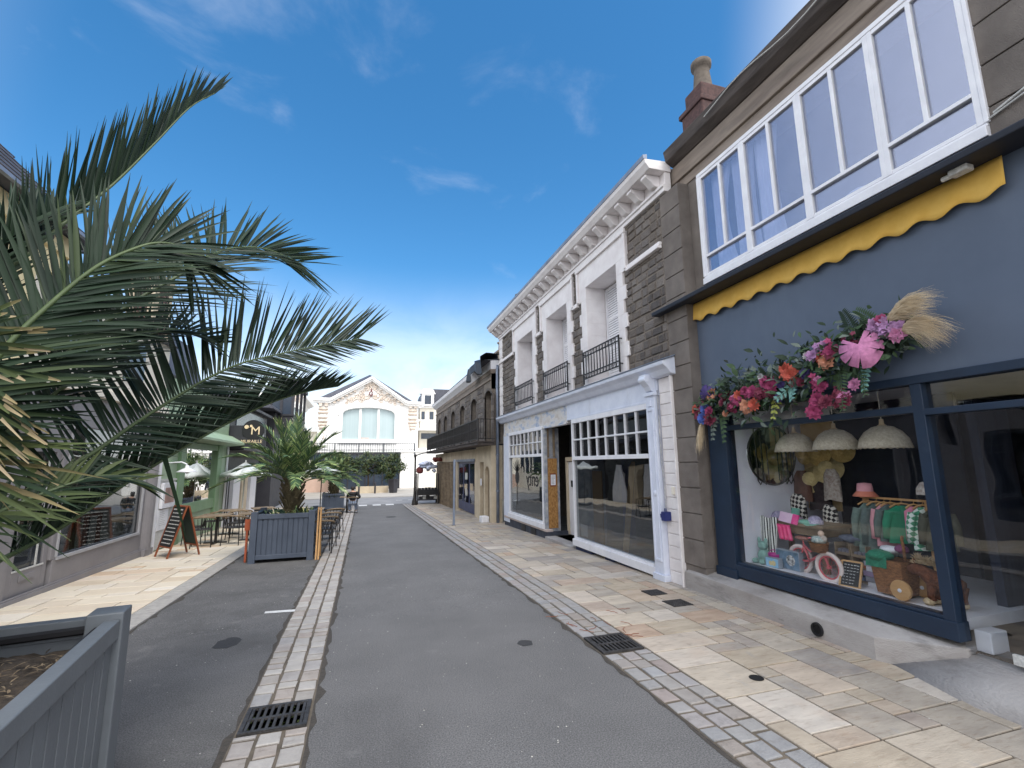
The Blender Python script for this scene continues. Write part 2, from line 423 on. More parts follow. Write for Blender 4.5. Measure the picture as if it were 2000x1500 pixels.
m_woodg = M_('grey_wood', rgb(150, 132, 108), rgb(108, 92, 74), 0.7, 6, 0.2, 30, stretch=(1, 0.2, 1))
m_cream = M_('cream_render', rgb(236, 230, 216), rgb(222, 216, 202), 0.9, 1.5, 0.1)
m_yell = M_('yellow_render', rgb(240, 226, 184), rgb(226, 210, 166), 0.9, 1.5, 0.1)
m_beige = M_('beige_stone', rgb(214, 200, 176), rgb(182, 166, 142), 0.9, 1.6, 0.25, 20)
m_chalk = M_('chalk', rgb(210, 210, 206), rgb(170, 170, 168), 0.9, 40)
m_board = M_('blackboard', rgb(40, 42, 44), rgb(30, 32, 34), 0.7, 3)
grime(m_flag, 7, .52, .70, rgb(126,108,90), .45, (1,5,1)); grime(m_flag, 5, .60, .76, (.16,.13,.10,1), .45); grime(m_flag, 1.6, .56, .72, rgb(188,152,122), .22, (1,1.6,1)); grime(m_flag, 2.2, .60, .72, rgb(150,150,152), .5, (2.4,.8,1))
grime(m_flagl, 5, .62, .78, (.20,.16,.12,1), .35); grime(m_sett, 7, .58, .74, (.12,.10,.085,1), .5); grime(m_settr, 7, .56, .74, (.10,.085,.075,1), .5)
grime(m_conc, 2.2, .55, .68, (.10,.095,.09,1), .55, (1,.5,2)); grime(m_conc, 6, .64, .70, (.07,.07,.07,1), .6)
grime(m_plaster, 1.2, .52, .72, (.07,.062,.056,1), .5, (1,1,.35)); grime(m_plasterl, 1.6, .52, .68, (.10,.085,.075,1), .55, (1,.4,2))
grime(m_navy, 1.4, .56, .74, rgb(98,110,126), .30, (1,1.5,.3)); grime(m_navyd, 3, .6, .74, rgb(52,66,84), .4)
grime(m_white, 2.2, .60, .78, rgb(168,164,160), .35, (1,1,.35)); grime(m_whitest, 1.8, .56, .76, rgb(160,152,146), .45, (1,1,.3)); grime(m_whiteb, 2.2, .58, .76, rgb(160,162,172), .4, (1,1,.3))
grime(m_hall, .35, .56, .74, rgb(206,202,196), .4, (1,1,.3)); grime(m_beige, .8, .54, .72, rgb(130,116,98), .45, (1,1,.4)); grime(m_grey, 1.6, .6, .76, rgb(88,86,88), .4, (1,1,.4))
grime(m_planter, 2, .58, .76, rgb(128,134,140), .35, (1,1,.3)); grime(m_planter2, 2, .56, .74, rgb(48,54,64), .4, (1,1,.3)); grime(m_kerb, 3, .55, .7, rgb(110,106,102), .5)
g_shop = glass('shop_glass', (0.95, 0.96, 0.97, 1), 0.10, 0.0, base=0.03)
g_dark = glass('dark_glass', (0.62, 0.66, 0.70, 1), 0.14, 0.0, base=0.05)
g_sky = glass('upper_glass', (0.85, 0.88, 0.95, 1), 0.22, 0.0, base=0.20, gl=(.80,.84,1,1))
# ------------------------------------------------------------------ ground, road, paving
def strip(mb, x0, x1, ys, dz, mi=0, t=0.5, wob=0):
    for a, b in zip(ys[:-1], ys[1:]):
        mb.add([(x0, a, gz(a)+dz), (x1, a, gz(a)+dz), (x1, b, gz(b)+dz), (x0, b, gz(b)+dz)], [(0,1,2,3)], mi, t)
YS = [-8, -4, 0, 3, 6.5] + [6.5 + i*2.15 for i in range(1, 11)] 
mb = MB(); strip(mb, -900, 900, [-900] + YS + [1200], -0.06); struct(mb.build('ground', m_ground))
mb = MB(); strip(mb, -0.31, 2.37, YS + [30.2], 0.0); struct(mb.build('road', m_asph))
mb = MB(); strip(mb, -2.56, -0.78, YS + [30.2], 0.0); struct(mb.build('parking_lane', m_asph2))
mb = MB(); strip(mb, -60, 60, [30.2, 36.6], -0.01); struct(mb.build('cross_road', M_('worn_cross_road', rgb(150,150,152), rgb(128,128,130), 0.9, 0.8, 0.3, 60)))
mb = MB()
for y0, y1, c in ((36.5, 36.75, 0.2),):
    mb.box(-60, 60, y0, y1, -0.48, -0.40)
struct(mb.build('kerb_far', m_kerb))
mb = MB(); strip(mb, -60, 60, [36.75, 400], 0.03); struct(mb.build('far_pavement', M_('far_paving', rgb(186,180,170), rgb(164,158,150), 0.9, 1.2, 0.2, 20)))
mb = MB()
for x in (-0.12, 0.66, 1.40): mb.box(x, x + 0.46, 29.45, 30.15, -0.440, -0.426)
for x in (-1.0, 2.2, 3.0): mb.box(x, x + 0.42, 33.2, 33.35, -0.445, -0.434)
struct(mb.build('crossing_marking', m_line))
mb = MB(); mb.add([(-1.16, 7.34, gz(7.3)+.004), (-0.76, 7.30, gz(7.3)+.004), (-0.76, 7.40, gz(7.3)+.004), (-1.16, 7.43, gz(7.3)+.004)], [(0,1,2,3)])
struct(mb.build('bay_marking', m_line))
mb = MB()
for cx, cy, rx, ry in ((-1.33, 6.25, .14, .2), (1.74, 5.2, .09, .1), (1.25, 21.5, .25, .3)):
    k = 14
    pts = [(cx + rx*math.cos(2*math.pi*i/k)*random.uniform(.75,1.15), cy + ry*math.sin(2*math.pi*i/k)*random.uniform(.75,1.15)) for i in range(k)]
    mb.add([(x, y, gz(y)+.003) for x, y in pts], [tuple(range(k))])
struct(mb.build('tar_stain', M_('tar_stain', rgb(48,48,50), rgb(60,60,62), 0.85, 12, 0.5, 60)))
mb = MB()                                             # grit and tar along the edges of the carriageway
def edge(x, s_, y0, y1):
    y = y0; w0 = random.uniform(.02,.05)
    while y < y1:
        l = random.uniform(.08,.22); w1 = random.uniform(.008,.055) if random.random() < .9 else random.uniform(.06,.11)
        b = y + l; mb.add([(x, y, gz(y)+.0022), (x+s_*w0, y, gz(y)+.0022), (x+s_*w1, b, gz(b)+.0022), (x, b, gz(b)+.0022)], [(0,1,2,3)]); y = b; w0 = w1
edge(-.30, 1, 2, 28); edge(2.36, -1, 1, 28); edge(-.80, -1, 2, 28); edge(-2.55, 1, 5, 28)
struct(mb.build('gutter_grit', M_('gutter_grit', rgb(58,55,52), rgb(82,76,70), .95, 30, .6, 90)))
mb = MB()
def crack(x, y, a, n):
    P = [(x, y)]
    for i in range(n):
        a += random.uniform(-.5,.5); P.append((P[-1][0]+.11*math.cos(a), P[-1][1]+.11*math.sin(a)))
    for (xa, ya), (xb, yb) in zip(P[:-1], P[1:]):
        w = random.uniform(.0008,.0024); mb.add([(xa-w,ya,gz(ya)+.0015),(xa+w,ya,gz(ya)+.0015),(xb+w,yb,gz(yb)+.0015),(xb-w,yb,gz(yb)+.0015)], [(0,1,2,3)])
for q in ((1.7,6.4,2.0,14),(.9,9.5,1.5,20),(-1.9,4.2,1.2,12),(-1.4,8.6,1.8,16),(.2,14,1.5,24)): crack(*q)
struct(mb.build('tar_crack', M_('tar_crack', rgb(46,46,47), rgb(60,60,60), .9, 20)))
def slab(mb, x0, x1, y0, y1, h, t, j=0.008, inset=0.006):
    def q(x, y, z): return (x, y, gz(y) + z)
    c = [(x0+random.uniform(0,j), y0+random.uniform(0,j)), (x1-random.uniform(0,j), y0+random.uniform(0,j)), (x1-random.uniform(0,j), y1-random.uniform(0,j)), (x0+random.uniform(0,j), y1-random.uniform(0,j))]
    cx, cy = (x0+x1)/2, (y0+y1)/2
    tl = random.uniform(-.0015, .0015)
    lo = [q(x, y, -0.02) for x, y in c]; md = [q(x, y, h-.004) for x, y in c]
    hi = [q(x + math.copysign(inset, cx-x), y + math.copysign(inset, cy-y), h + tl) for x, y in c]
    mb.add(lo + md + hi, [(8,9,10,11), (0,1,5,4),(1,2,6,5),(2,3,7,6),(3,0,4,7),(4,5,9,8),(5,6,10,9),(6,7,11,10),(7,4,8,11)], 0, t)
def setts(x0, x1, n, ys0, ys1, gaps, m, mj, name, lo, hi):
    mb = MB(); strip(mb, x0, x1, [ys0] + [y for y in YS if ys0 < y < ys1] + [ys1], 0.004, 1)
    w = (x1 - x0) / n
    for i in range(n):
        y = ys0 + random.uniform(-.2, 0)
        while y < ys1:
            l = random.uniform(lo, hi)
            a, b = max(y, ys0), min(y + l, ys1)
            for g0, g1 in gaps:
                if a < g1 and b > g0:
                    if a < g0: b = g0
                    else: a = max(a, g1)
            if b - a > .05:
                slab(mb, x0 + i*w + .008, x0 + (i+1)*w - .008, a + .007, b - .007, random.uniform(.012, .018), random.random(), 0.012, 0.008)
            y += l
    struct(mb.build(name, [m, mj]))
setts(-0.80, -0.30, 3, 1.0, 29.6, [(4.14, 4.56)], m_sett, m_joint, 'gutter_setts', 0.12, 0.26)
setts(2.36, 2.86, 3, -1.0, 29.8, [(4.62, 5.10)], m_settr, m_joint, 'kerb_setts', 0.14, 0.30)
def flags(name, x0, x1, y0, y1, cell, sizes, m, holes=()):
    nx, ny = int(round((x1-x0)/cell)), int(round((y1-y0)/cell))
    cx, cy = (x1-x0)/nx, (y1-y0)/ny
    occ = [[False]*ny for _ in range(nx)]
    mb = MB(); strip(mb, x0, x1, [y0] + [y for y in YS if y0 < y < y1] + [y1], 0.004, 1)
    for hx0, hx1, hy0, hy1 in holes:
        for i in range(nx):
            for j in range(ny):
                ax, ay = x0+(i+.5)*cx, y0+(j+.5)*cy
                if hx0 < ax < hx1 and hy0 < ay < hy1: occ[i][j] = True
    for j in range(ny):
        for i in range(nx):
            if occ[i][j]: continue
            opts = sizes[:]; random.shuffle(opts)
            for w, l in opts + [(1,1)]:
                if i + w > nx or j + l > ny: continue
                if any(occ[i+a][j+b] for a in range(w) for b in range(l)): continue
                for a in range(w):
                    for b in range(l): occ[i+a][j+b] = True
                slab(mb, x0+i*cx+.007, x0+(i+w)*cx-.007, y0+j*cy+.007, y0+(j+l)*cy-.007, random.uniform(.014,.017), random.random(), 0.004, 0.004)
                break
    struct(mb.build(name, [m, m_joint]))
flags('pavement', 2.86, 5.06, -0.9, 29.9, 0.20, [(1,2),(2,1),(2,2),(2,2),(3,2),(2,3),(3,3),(3,2),(4,2),(1,1)], m_flag)
flags('pavement_left', -4.80, -2.84, 3.0, 29.9, 0.22, [(2,1),(3,1),(2,2),(3,2),(4,2),(4,1),(5,2)], m_flagl)
mb = MB()
y = 2.0
while y < 29.9:
    l = random.uniform(.9, 1.15); b = min(y + l, 29.9)
    slab(mb, -2.84, -2.56, y + .004, b - .004, .014, .5, .002, .004); y = b
struct(mb.build('kerb', m_kerb))
# drain grates, set flush in the setts
def grate(label, x0, x1, y0, y1, z, rows, cols):
    t = thing('drain_grate', label, 'drain', ((x0+x1)/2, (y0+y1)/2, z), 'cast iron gully grates')
    mb = MB(); mb.box(x0+.01, x1-.01, y0+.01, y1-.01, z-.05, z-.002); mb.build('pit', m_black, t)
    mb = MB(); f = .03
    mb.box(x0, x1, y0, y0+f, z, z+.02); mb.box(x0, x1, y1-f, y1, z, z+.02)
    mb.box(x0, x0+f, y0+f, y1-f, z, z+.02); mb.box(x1-f, x1, y0+f, y1-f, z, z+.02)
    for r in range(1, rows):
        yy = y0 + (y1-y0)*r/rows; mb.box(x0+f, x1-f, yy-.014, yy+.014, z+.002, z+.019)
    for c in range(1, cols):
        xx = x0 + (x1-x0)*c/cols; mb.box(xx-.010, xx+.010, y0+f, y1-f, z+.001, z+.017)
    mb.build('grating', m_iron, t)
    return t
g = grate('cast iron drain grate with moss in the slots, set in the pale sett gutter', -0.78, -0.32, 4.15, 4.55, 0.006, 2, 10)
mb = MB()
for i in range(60):
    x, y = random.uniform(-.75, -.35), random.uniform(4.18, 4.52)
    a = random.uniform(0, 6.28); mb.add([(x, y, .004), (x+.02*math.cos(a), y+.02*math.sin(a), .006), (x+.01*math.cos(a+.6), y+.01*math.sin(a+.6), .017)], [(0,1,2)])
mb.build('moss', M_('moss', rgb(82,96,48), rgb(60,74,36), .95), g)
grate('cast iron drain grate with litter beside the sandstone paving on the right', 2.37, 2.83, 4.63, 5.09, 0.006, 2, 10)
def cover(label, x0, x1, y0, y1):
    z = gz(y0) + .017
    mb = MB(); mb.box(x0, x1, y0, y1, z, z+.006)
    n = 9
    for i in range(n):
        for j in range(7):
            a, b = x0+(x1-x0)*(i+.5)/n, y0+(y1-y0)*(j+.5)/7
            mb.box(a-.012, a+.012, b-.012, b+.012, z+.006, z+.010)
    o = mb.build('manhole_cover', m_iron, None, ((x0+x1)/2, (y0+y1)/2, z)); tag(o, label, 'manhole cover', 'small iron service covers in the paving')
cover('square iron service cover, nearer of the two in the paving by the concrete ledge', 3.98, 4.28, 5.72, 6.0)
cover('square iron service cover, farther of the two in the paving by the white shop', 4.0, 4.27, 6.28, 6.55)
mb = MB(); mb.lathe([(0, .0165), (.045, .0165), (.05, .020), (.06, .020), (.062, .017)], (3.38, 3.72, 0), 16)
tag(mb.build('stopcock_cover', m_black, None, (3.38, 3.72, .016)), 'small round dark stopcock hole in the sandstone paving', 'stopcock cover')
# twigs and leaves
def twig(x, y, label):
    mb = MB(); p = [(x, y, gz(y)+.022)]; a = random.uniform(0, 6.28)
    for i in range(5):
        a += random.uniform(-.6, .6); p.append((p[-1][0]+.035*math.cos(a), p[-1][1]+.035*math.sin(a), gz(y)+.022+.004*(i % 2)))
    mb.tube(p, .003, 5); tag(mb.build('twig', m_wood, None, p[0]), label, 'twig', 'fallen twigs on the paving')
for i in range(14):
    x, y = (random.uniform(2.4, 3.3), random.uniform(4.9, 5.9))
    twig(x, y, 'thin dry twig lying on the setts and paving around the right hand drain')
# scattered chippings and specks
mb = MB()
for i in range(520):
    x, y = random.choice([(random.uniform(-2.5, -.85), random.uniform(2, 11)), (random.uniform(-.25, 2.3), random.uniform(2, 9)), (random.uniform(2.9, 4.7), random.uniform(2, 12))])
    z = gz(y) + (.017 if x > 2.4 else .001); s = random.uniform(.003, .008); a = random.uniform(0, 6)
    mb.add([(x+s*math.cos(a+k*1.57)*random.uniform(.6,1.4), y+s*math.sin(a+k*1.57)*random.uniform(.6,1.4), z+.001) for k in range(4)] + [(x, y, z+s*.7)], [(0,1,4),(1,2,4),(2,3,4),(3,0,4)])
o = mb.build('gravel_chippings', M_('chipping', rgb(206,204,198), rgb(150,148,142), .9, 30)); tag(o, 'loose pale chippings scattered over road and paving', 'gravel', None, 'stuff')
# ------------------------------------------------------------------ near shop building (navy front, long upstairs window)
def stones(mb, X, y0, y1, z0, z1, holes=(), ch=(.13,.18), lw=(.16,.34), out=-1, mi=0):
    """coursed rubble facing towards -X with a real face and bevel on every stone"""
    z = z0
    while z < z1 - .03:
        h = min(random.uniform(*ch), z1 - z)
        if z1 - z - h < .06: h = z1 - z
        y = y0 - random.uniform(0, .2)
        while y < y1:
            l = random.uniform(*lw)
            segs = [(max(y, y0), min(y + l, y1))]
            for hy0, hy1, hz0, hz1 in holes:
                if z + h > hz0 + .02 and z < hz1 - .02:
                    ns = []
                    for a, b in segs:
                        if b <= hy0 or a >= hy1: ns.append((a, b)); continue
                        if a < hy0: ns.append((a, hy0))
                        if b > hy1: ns.append((hy1, b))
                    segs = ns
            for a, b in segs:
                if b - a < .03: continue
                g, e = .011, .014
                d = random.uniform(.012, .030); t = random.random()
                j = lambda: random.uniform(-.006, .006)
                A = [(X, a+g+j(), z+g+j()), (X, b-g+j(), z+g+j()), (X, b-g+j(), z+h-g+j()), (X, a+g+j(), z+h-g+j())]
                cy, cz = (a+b)/2, z+h/2
                B = [(X-d+random.uniform(-.005,.005), p[1]+math.copysign(min(e,(b-a)/4), cy-p[1]), p[2]+math.copysign(e, cz-p[2])) for p in A]
                mb.add(A+B, [(4,5,6,7),(0,1,5,4),(1,2,6,5),(2,3,7,6),(3,0,4,7)], mi, t)
            y += l
        z += h
def courses(mb, X0, X1, y0, y1, z0, z1, h, gap=.014, rev=.02, mi=0):
    n = int(round((z1-z0)/h)); h = (z1-z0)/n
    mb.box(X0+rev, X1, y0+.0, y1-.0, z0, z1, mi, .3)
    for i in range(n):
        mb.box(X0, X0+rev, y0, y1, z0+i*h+gap/2, z0+(i+1)*h-gap/2, mi, random.random())
XN = 5.0
B1 = thing('shop_building', 'grey rendered building with long white upstairs window and navy shopfront', 'building', (5.0, 4.0, 0))
mb = MB()
mb.box(XN-.19, XN+.4, 6.08, 6.565, -.1, .36)
courses(mb, XN-.21, XN+.45, 6.08, 6.57, 0.36, 6.46, .375)
mb.box(XN, XN+.45, 5.84, 6.08, 4.4, 6.46)           # left pier of rusticated blocks
mb.build('wall', m_plaster, B1, bevel=.006)
mb = MB()
courses(mb, XN, XN+.45, -1.2, 2.27, 4.46, 6.46, .40)            # right of the window
courses(mb, XN, XN+.45, -1.2, 1.98, 0.0, 4.46, .40)
mb.build('wall', m_plaster, B1, bevel=.006)
mb = MB()
mb.box(XN-.02, XN+.5, -1.2, 6.56, 6.46, 6.62); mb.box(XN+.05, XN+.5, 5.8, 6.56, 6.4, 6.46)
mb.box(XN-.06, XN+.5, -1.2, 6.5, 6.62, 6.92)
mb.build('lintel_band', m_plasterl, B1, bevel=.012)
mb = MB()
mb.prism([(XN-.08, 6.92), (XN-.20, 7.0), (XN-.24, 7.18), (XN+.3, 7.34), (XN+.5, 6.92)], -1.2, 6.36, 'y')
mb.build('cornice', m_slab, B1, bevel=.01)
mb = MB(); mb.prism([(XN-.20, 7.21), (XN+.4, 7.36), (XN+3.2, 8.8), (XN+6.2, 7.3)], -1.2, 6.34, 'y')
mb.build('roof', m_slate, B1)
mb = MB()                                                        # inner shell of the upper room and shop
mb.box(XN+.45, 11, 6.1, 6.54, 0, 7.0); mb.box(XN+.45, 11, -1.2, -1.0, 0, 7.0); mb.box(10.8, 11, -1.2, 6.5, 0, 7.0)
mb.box(XN+.12, 10.8, -1, 6.0, 4.30, 4.60); mb.box(XN+.12, 10.8, -1, 6.0, 6.63, 6.75)
mb.box(7.6, 7.7, -1, 6.1, 4.6, 6.63)
mb.build('inner_wall', m_dim, B1)
# loose cable under the eaves
mb = MB()
p = [(XN-.25, 3.3+.25*i, 7.10 - .05*math.sin(i*.9)) for i in range(9)]
mb.tube(p, .008, 5); mb.build('cable', m_chalk, B1)
mb = MB(); mb.tube([(XN-.02, 2.22, 4.78), (XN-.03, 2.0, 4.84), (XN-.03, 1.6, 4.86), (XN-.02, .8, 4.87)], .010, 6)
mb.tube([(XN-.02, 2.26, 4.75), (XN-.03, 2.0, 4.80), (XN-.03, 1.2, 4.84)], .008, 6)
mb.build('cable', m_chalk, B1)
mb = MB()
mb.prism([(XN-.36, 4.35), (XN-.37, 4.41), (XN+.1, 4.60), (XN+.1, 4.37)], 1.9, 6.80, 'y')
mb.build('awning_hood', m_hood, B1, bevel=.01)
mb = MB(); mb.box(XN-.26, XN-.16, 2.34, 2.48, 4.30, 4.355); mb.tube([(XN-.21, 2.42, 4.32), (XN-.24, 2.54, 4.31)], .022, 10)
mb.build('floodlight', m_chalk, B1, bevel=.01)
# valance
def val(u, v):
    y = 6.22 + (2.2 - 6.22)*u
    ph = u*12.5
    zb = 4.085 - .036*math.cos(2*math.pi*ph) - .018*abs(math.sin(math.pi*ph))
    return (XN-.07 - .012*math.sin(2*math.pi*ph)*v - .02*v, y, 4.36 + (zb-4.36)*v)
mb = MB(); mb.grid(val, 150, 5); mb.build('awning_valance', m_awn, B1, smooth='open', solid=.006)
# upstairs window band
YW = [5.80, 4.90, 3.97, 3.09, 2.29]
mb = MB(); mb.box(XN-.05, XN+.1, 2.27, 5.84, 4.60, 4.70); mb.box(XN-.02, XN+.1, 2.27, 5.84, 4.70, 4.73)
mb.box(XN-.03, XN+.1, 2.27, 5.84, 6.40, 6.46); mb.box(XN-.03, XN+.1, 5.80, 5.85, 4.73, 6.40); mb.box(XN-.03, XN+.1, 2.255, 2.29, 4.73, 6.40)
mb.box(XN+.02, XN+.1, 5.85, 5.98, 4.6, 6.46)
fr = mb.build('window_band_frame', m_white, B1, bevel=.006)
for i in range(4):
    a, b = YW[i], YW[i+1]
    w = MB(); f = .05
    w.box(XN-.025, XN+.05, b, b+f, 4.73, 6.40); w.box(XN-.025, XN+.05, a-f, a, 4.73, 6.40)
    w.box(XN-.02, XN+.05, b+f, a-f, 4.73, 4.77); w.box(XN-.02, XN+.05, b+f, a-f, 6.35, 6.40)
    w.box(XN-.03, XN+.04, b+f, a-f, 5.02, 5.06)
    c = (a+b)/2; w.box(XN-.022, XN+.04, c-.022, c+.022, 5.06, 6.35)
    wo = w.build('window', m_white, B1, bevel=.004)
    g = MB(); g.box(XN+.01, XN+.018, b+f, a-f, 4.77, 6.35); g.build('pane', g_sky, wo)
m_cur = M_('sheer_curtain', rgb(238, 238, 242), rgb(220, 220, 228), 0.9, 3)
for y0, y1, z0 in ((5.72, 5.30, 4.62), (5.28, 4.96, 4.62), (4.84, 4.45, 4.62), (5.0, 4.86, 4.62)):
    mb = MB()
    def cu(u, v):
        k = 1 - .35*math.sin(math.pi*min(1, v*1.1))*(1 if y1 > 4.6 else .6)
        return (XN+.16 + .025*math.sin(u*26+v), y0 + (y1-y0)*u*k, 6.40 + (z0-6.40)*v)
    mb.grid(cu, 40, 10); mb.build('curtain', m_cur, B1, smooth='open', solid=.004)
mb = MB(); mb.ball((XN+.3, 3.62, 4.80), (.1, .24, .17), 10, 8); mb.build('cushion', m_cur, B1, smooth=True)
# ground floor: ledge, fascia, frames
mb = MB()
mb.add([(4.75, 6.50, -.05), (4.74, 3.66, -.05), (5.04, 3.06, -.05), (5.5, 3.06, -.05), (5.5, 6.5, -.05),
        (4.75, 6.50, .262), (4.74, 3.66, .225), (5.0, 3.04, .29), (5.5, 3.06, .34), (5.5, 6.5, .34), (4.98, 6.5, .315), (4.97, 3.66, .31)],
       [(0,1,6,5),(1,2,7,6),(2,3,8,7),(3,4,9,8),(4,0,5,10,9),(5,6,11,10),(10,11,8,9),(6,7,11),(7,8,11),(4,3,2,1,0)])
mb.build('ledge', m_conc, B1, bevel=.012)
mb = MB()
mb.add([(4.76, 3.62, -.02), (5.04, 3.02, .24), (5.3, 3.02, .27), (5.3, -1, .27), (5.02, -1, .2), (4.62, -1, -.02), (4.5, 2.8, -.02), (5.02, 2.6, .22)],
       [(0,1,7,6),(1,2,3,4,7),(7,4,5,6)])
mb.build('entrance_ramp', m_conc, B1, smooth='open', solid=.02)
v = MB(); v.lathe([(.0, .012), (.045, .012), (.05, .02), (.068, .022), (.072, 0)], (4.742, 4.27, .105), 20, (-1, 0, -.0), 0)
for k in range(5): v.bar((4.722, 4.22+.02*k, .07), (4.722, 4.23+.02*k, .14), .006, .006)
v.build('vent', m_blk, B1)
mb = MB(); mb.box(XN-.03, XN+.2, 2.05, 6.10, 2.66, 4.42); mb.build('fascia', m_navy, B1)
mb = MB()
mb.box(XN-.05, XN+.12, 5.64, 6.0, .36, 2.66)                     # wide left post
mb.box(XN-.07, XN+.10, 5.62, 6.02, .30, .42)
mb.box(XN-.05, XN+.10, 2.0, 5.64, 2.60, 2.68)                    # head under fascia
mb.box(XN-.04, XN+.08, 3.16, 5.64, 2.33, 2.40)                   # transom
mb.box(XN-.04, XN+.08, 2.0, 3.08, 2.30, 2.36)
mb.box(XN-.04, XN+.10, 3.07, 3.17, .34, 2.60)                    # corner post
mb.box(XN-.05, XN+.10, 3.06, 5.64, .34, .50)                     # base rail
mb.box(XN-.03, XN+.10, 3.17, 5.64, .50, .53)
mb.build('shopfront_frame', m_navyd, B1, bevel=.006)
mb = MB()
mb.box(XN+.0, XN+.01, 3.17, 5.64, .53, 2.33); mb.box(XN+.0, XN+.01, 3.17, 5.64, 2.40, 2.60)
mb.build('shop_window', g_shop, B1)
mb = MB(); mb.box(XN+.03, XN+.04, 2.02, 3.07, .27, 2.30); mb.box(XN+.03, XN+.04, 2.02, 3.07, 2.36, 2.60)
dr = mb.build('glass_door', glass('door_glass', (.88,.90,.92,1), .12, 0, base=.05), B1)
mb = MB(); mb.box(XN-.0, XN+.035, 2.60, 2.74, .28, .36); mb.lathe([(0,.006),(.018,.005),(.02,0)], (XN, 2.67, .32), 10, (-1,0,0)); mb.build('hinge', m_chalk, dr, bevel=.004)
mb = MB(); mb.box(XN+.018, XN+.03, 3.155, 3.168, .53, 2.33); mb.box(XN+.09, XN+.10, 3.20, 3.212, .53, 2.3); mb.build('glazing_bead', m_chalk, B1)
mb = MB(); mb.box(XN+.1, 7.0, 3.12, 5.65, .40, .50); mb.build('display_floor', m_white, B1)
m_inw = M_('inner_white_wall', rgb(226, 228, 236), rgb(214, 216, 226), .8, 2)
mb = MB(); mb.box(XN+.13, 7.2, 5.66, 6.0, .5, 4.2); mb.build('display_side_wall', m_inw, B1)
mb = MB(); mb.box(XN+.1, 10.5, -.9, 5.66, 2.72, 2.80); mb.build('shop_ceiling', m_white, B1)
mb = MB(); mb.box(XN+.1, 10.5, -.9, 6.0, .0, .26); mb.build('shop_floor', M_('shop_parquet', rgb(120,104,90), rgb(92,78,66), .5, 6, stretch=(1,.15,1)), B1)
mb = MB(); mb.box(9.3, 9.4, -.9, 6, .2, 2.8); mb.box(7.0, 7.06, 4.0, 5.66, .5, 2.72); mb.build('shop_back_wall', M_('navy_back_wall', rgb(58,64,78), rgb(44,50,62), .8, 3), B1)
mb = MB(); mb.box(XN-.012, XN, 6.22, 6.38, 1.05, 1.17); mb.box(XN-.02, XN-.012, 6.26, 6.34, 1.07, 1.15); mb.build('letter_slot', m_zinc, B1)
# street-side chimney between the two roofs
ch = thing('chimney', 'brick chimney with a tall clay pot on the party wall roofline', 'chimney', (6.5, 7.2, 7.4))
mb = MB()
mb.box(6.22, 6.96, 6.95, 7.6, 7.0, 9.15); mb.box(6.27, 6.9, 7.0, 7.52, 9.15, 9.55)
mb.build('stack', m_brick, ch, bevel=.03)
mb = MB(); mb.box(6.18, 7.0, 6.92, 7.65, 9.07, 9.18); mb.build('cap', m_brick, ch, bevel=.02)
mb = MB(); mb.lathe([(.24, 9.5), (.19, 9.75), (.155, 10.1), (.165, 10.18), (.205, 10.22), (.21, 10.33), (.17, 10.37), (.12, 10.37), (.11, 10.1)], (6.54, 7.26, -.1), 16); mb.build('pot', m_pot, ch, smooth=True)
# ------------------------------------------------------------------ flower garland over the shop window
def ncol(name, c, f=.6, rough=.75):
    g_ = sum(c[:3])/3; c = tuple(.86*(x*.82+g_*.18) for x in c[:3]) + (1,)
    return M_(name, c, tuple(x*f for x in c[:3])+(1,), rough, 22)
F_MAG, F_RED, F_BLUE, F_PUR = ncol('magenta_petal', rgb(186,40,112)), ncol('coral_petal', rgb(236,92,62)), ncol('blue_petal', rgb(70,110,215)), ncol('purple_petal', rgb(74,50,130))
F_PINK, F_LIL, F_WINE, F_PEACH, F_WHITE = ncol('pink_petal', rgb(226,128,186)), ncol('lilac_petal', rgb(204,142,204)), ncol('wine_petal', rgb(140,30,70)), ncol('peach_petal', rgb(232,150,110)), ncol('white_petal', rgb(225,220,225))
L_DK, L_MD, L_TEAL, L_LIME = ncol('dark_leaf', rgb(40,66,44)), ncol('mid_leaf', rgb(72,104,62)), ncol('teal_leaf', rgb(120,186,176)), ncol('lime_leaf', rgb(190,200,70))
L_GREY = ncol('grey_leaf', rgb(120,136,124))
m_pamp = M_('pampas', rgb(226,208,176), rgb(194,172,140), .9, 10)
GAR = thing('flower_garland', 'long garland of artificial flowers, leaves and pampas hung over the boutique window', 'garland', (4.85, 4.4, 2.6))
def rv(s=1): return Vector((random.uniform(-s,s), random.uniform(-s,s), random.uniform(-s,s)))
def garp(u):            # u 0..1 from the far (left) end to the near (right) end
    return Vector((4.86 - .06*math.sin(math.pi*u), 5.92 - 2.9*u, 2.60 + .40*u - .16*u*u*0 + .05*math.sin(u*9)))
def leaf(mb, p, d, n, l, w, mi=0, fold=.25, seg=3):
    d = Vector(d).normalized(); n = Vector(n); sd = d.cross(n)
    if sd.length < 1e-3: sd = d.cross(Vector((0,0,1)))
    sd.normalize(); n = sd.cross(d).normalized()
    vs = [p]; fs = []
    prof = [.75, 1.0, .62]
    for i in range(seg):
        t = (i+1)/(seg+1); c = p + d*l*t - n*l*.18*t*t; k = w/2*prof[i]
        vs += [c - sd*k + n*k*fold, c, c + sd*k + n*k*fold]
    vs.append(p + d*l - n*l*.2)
    fs += [(0,2,1),(0,3,2)]
    for i in range(seg-1):
        a = 1+3*i; fs += [(a,a+1,a+4,a+3),(a+1,a+2,a+5,a+4)]
    a = 1+3*(seg-1); e = len(vs)-1; fs += [(a,a+1,e),(a+1,a+2,e)]
    mb.add(vs, fs, mi, random.random())
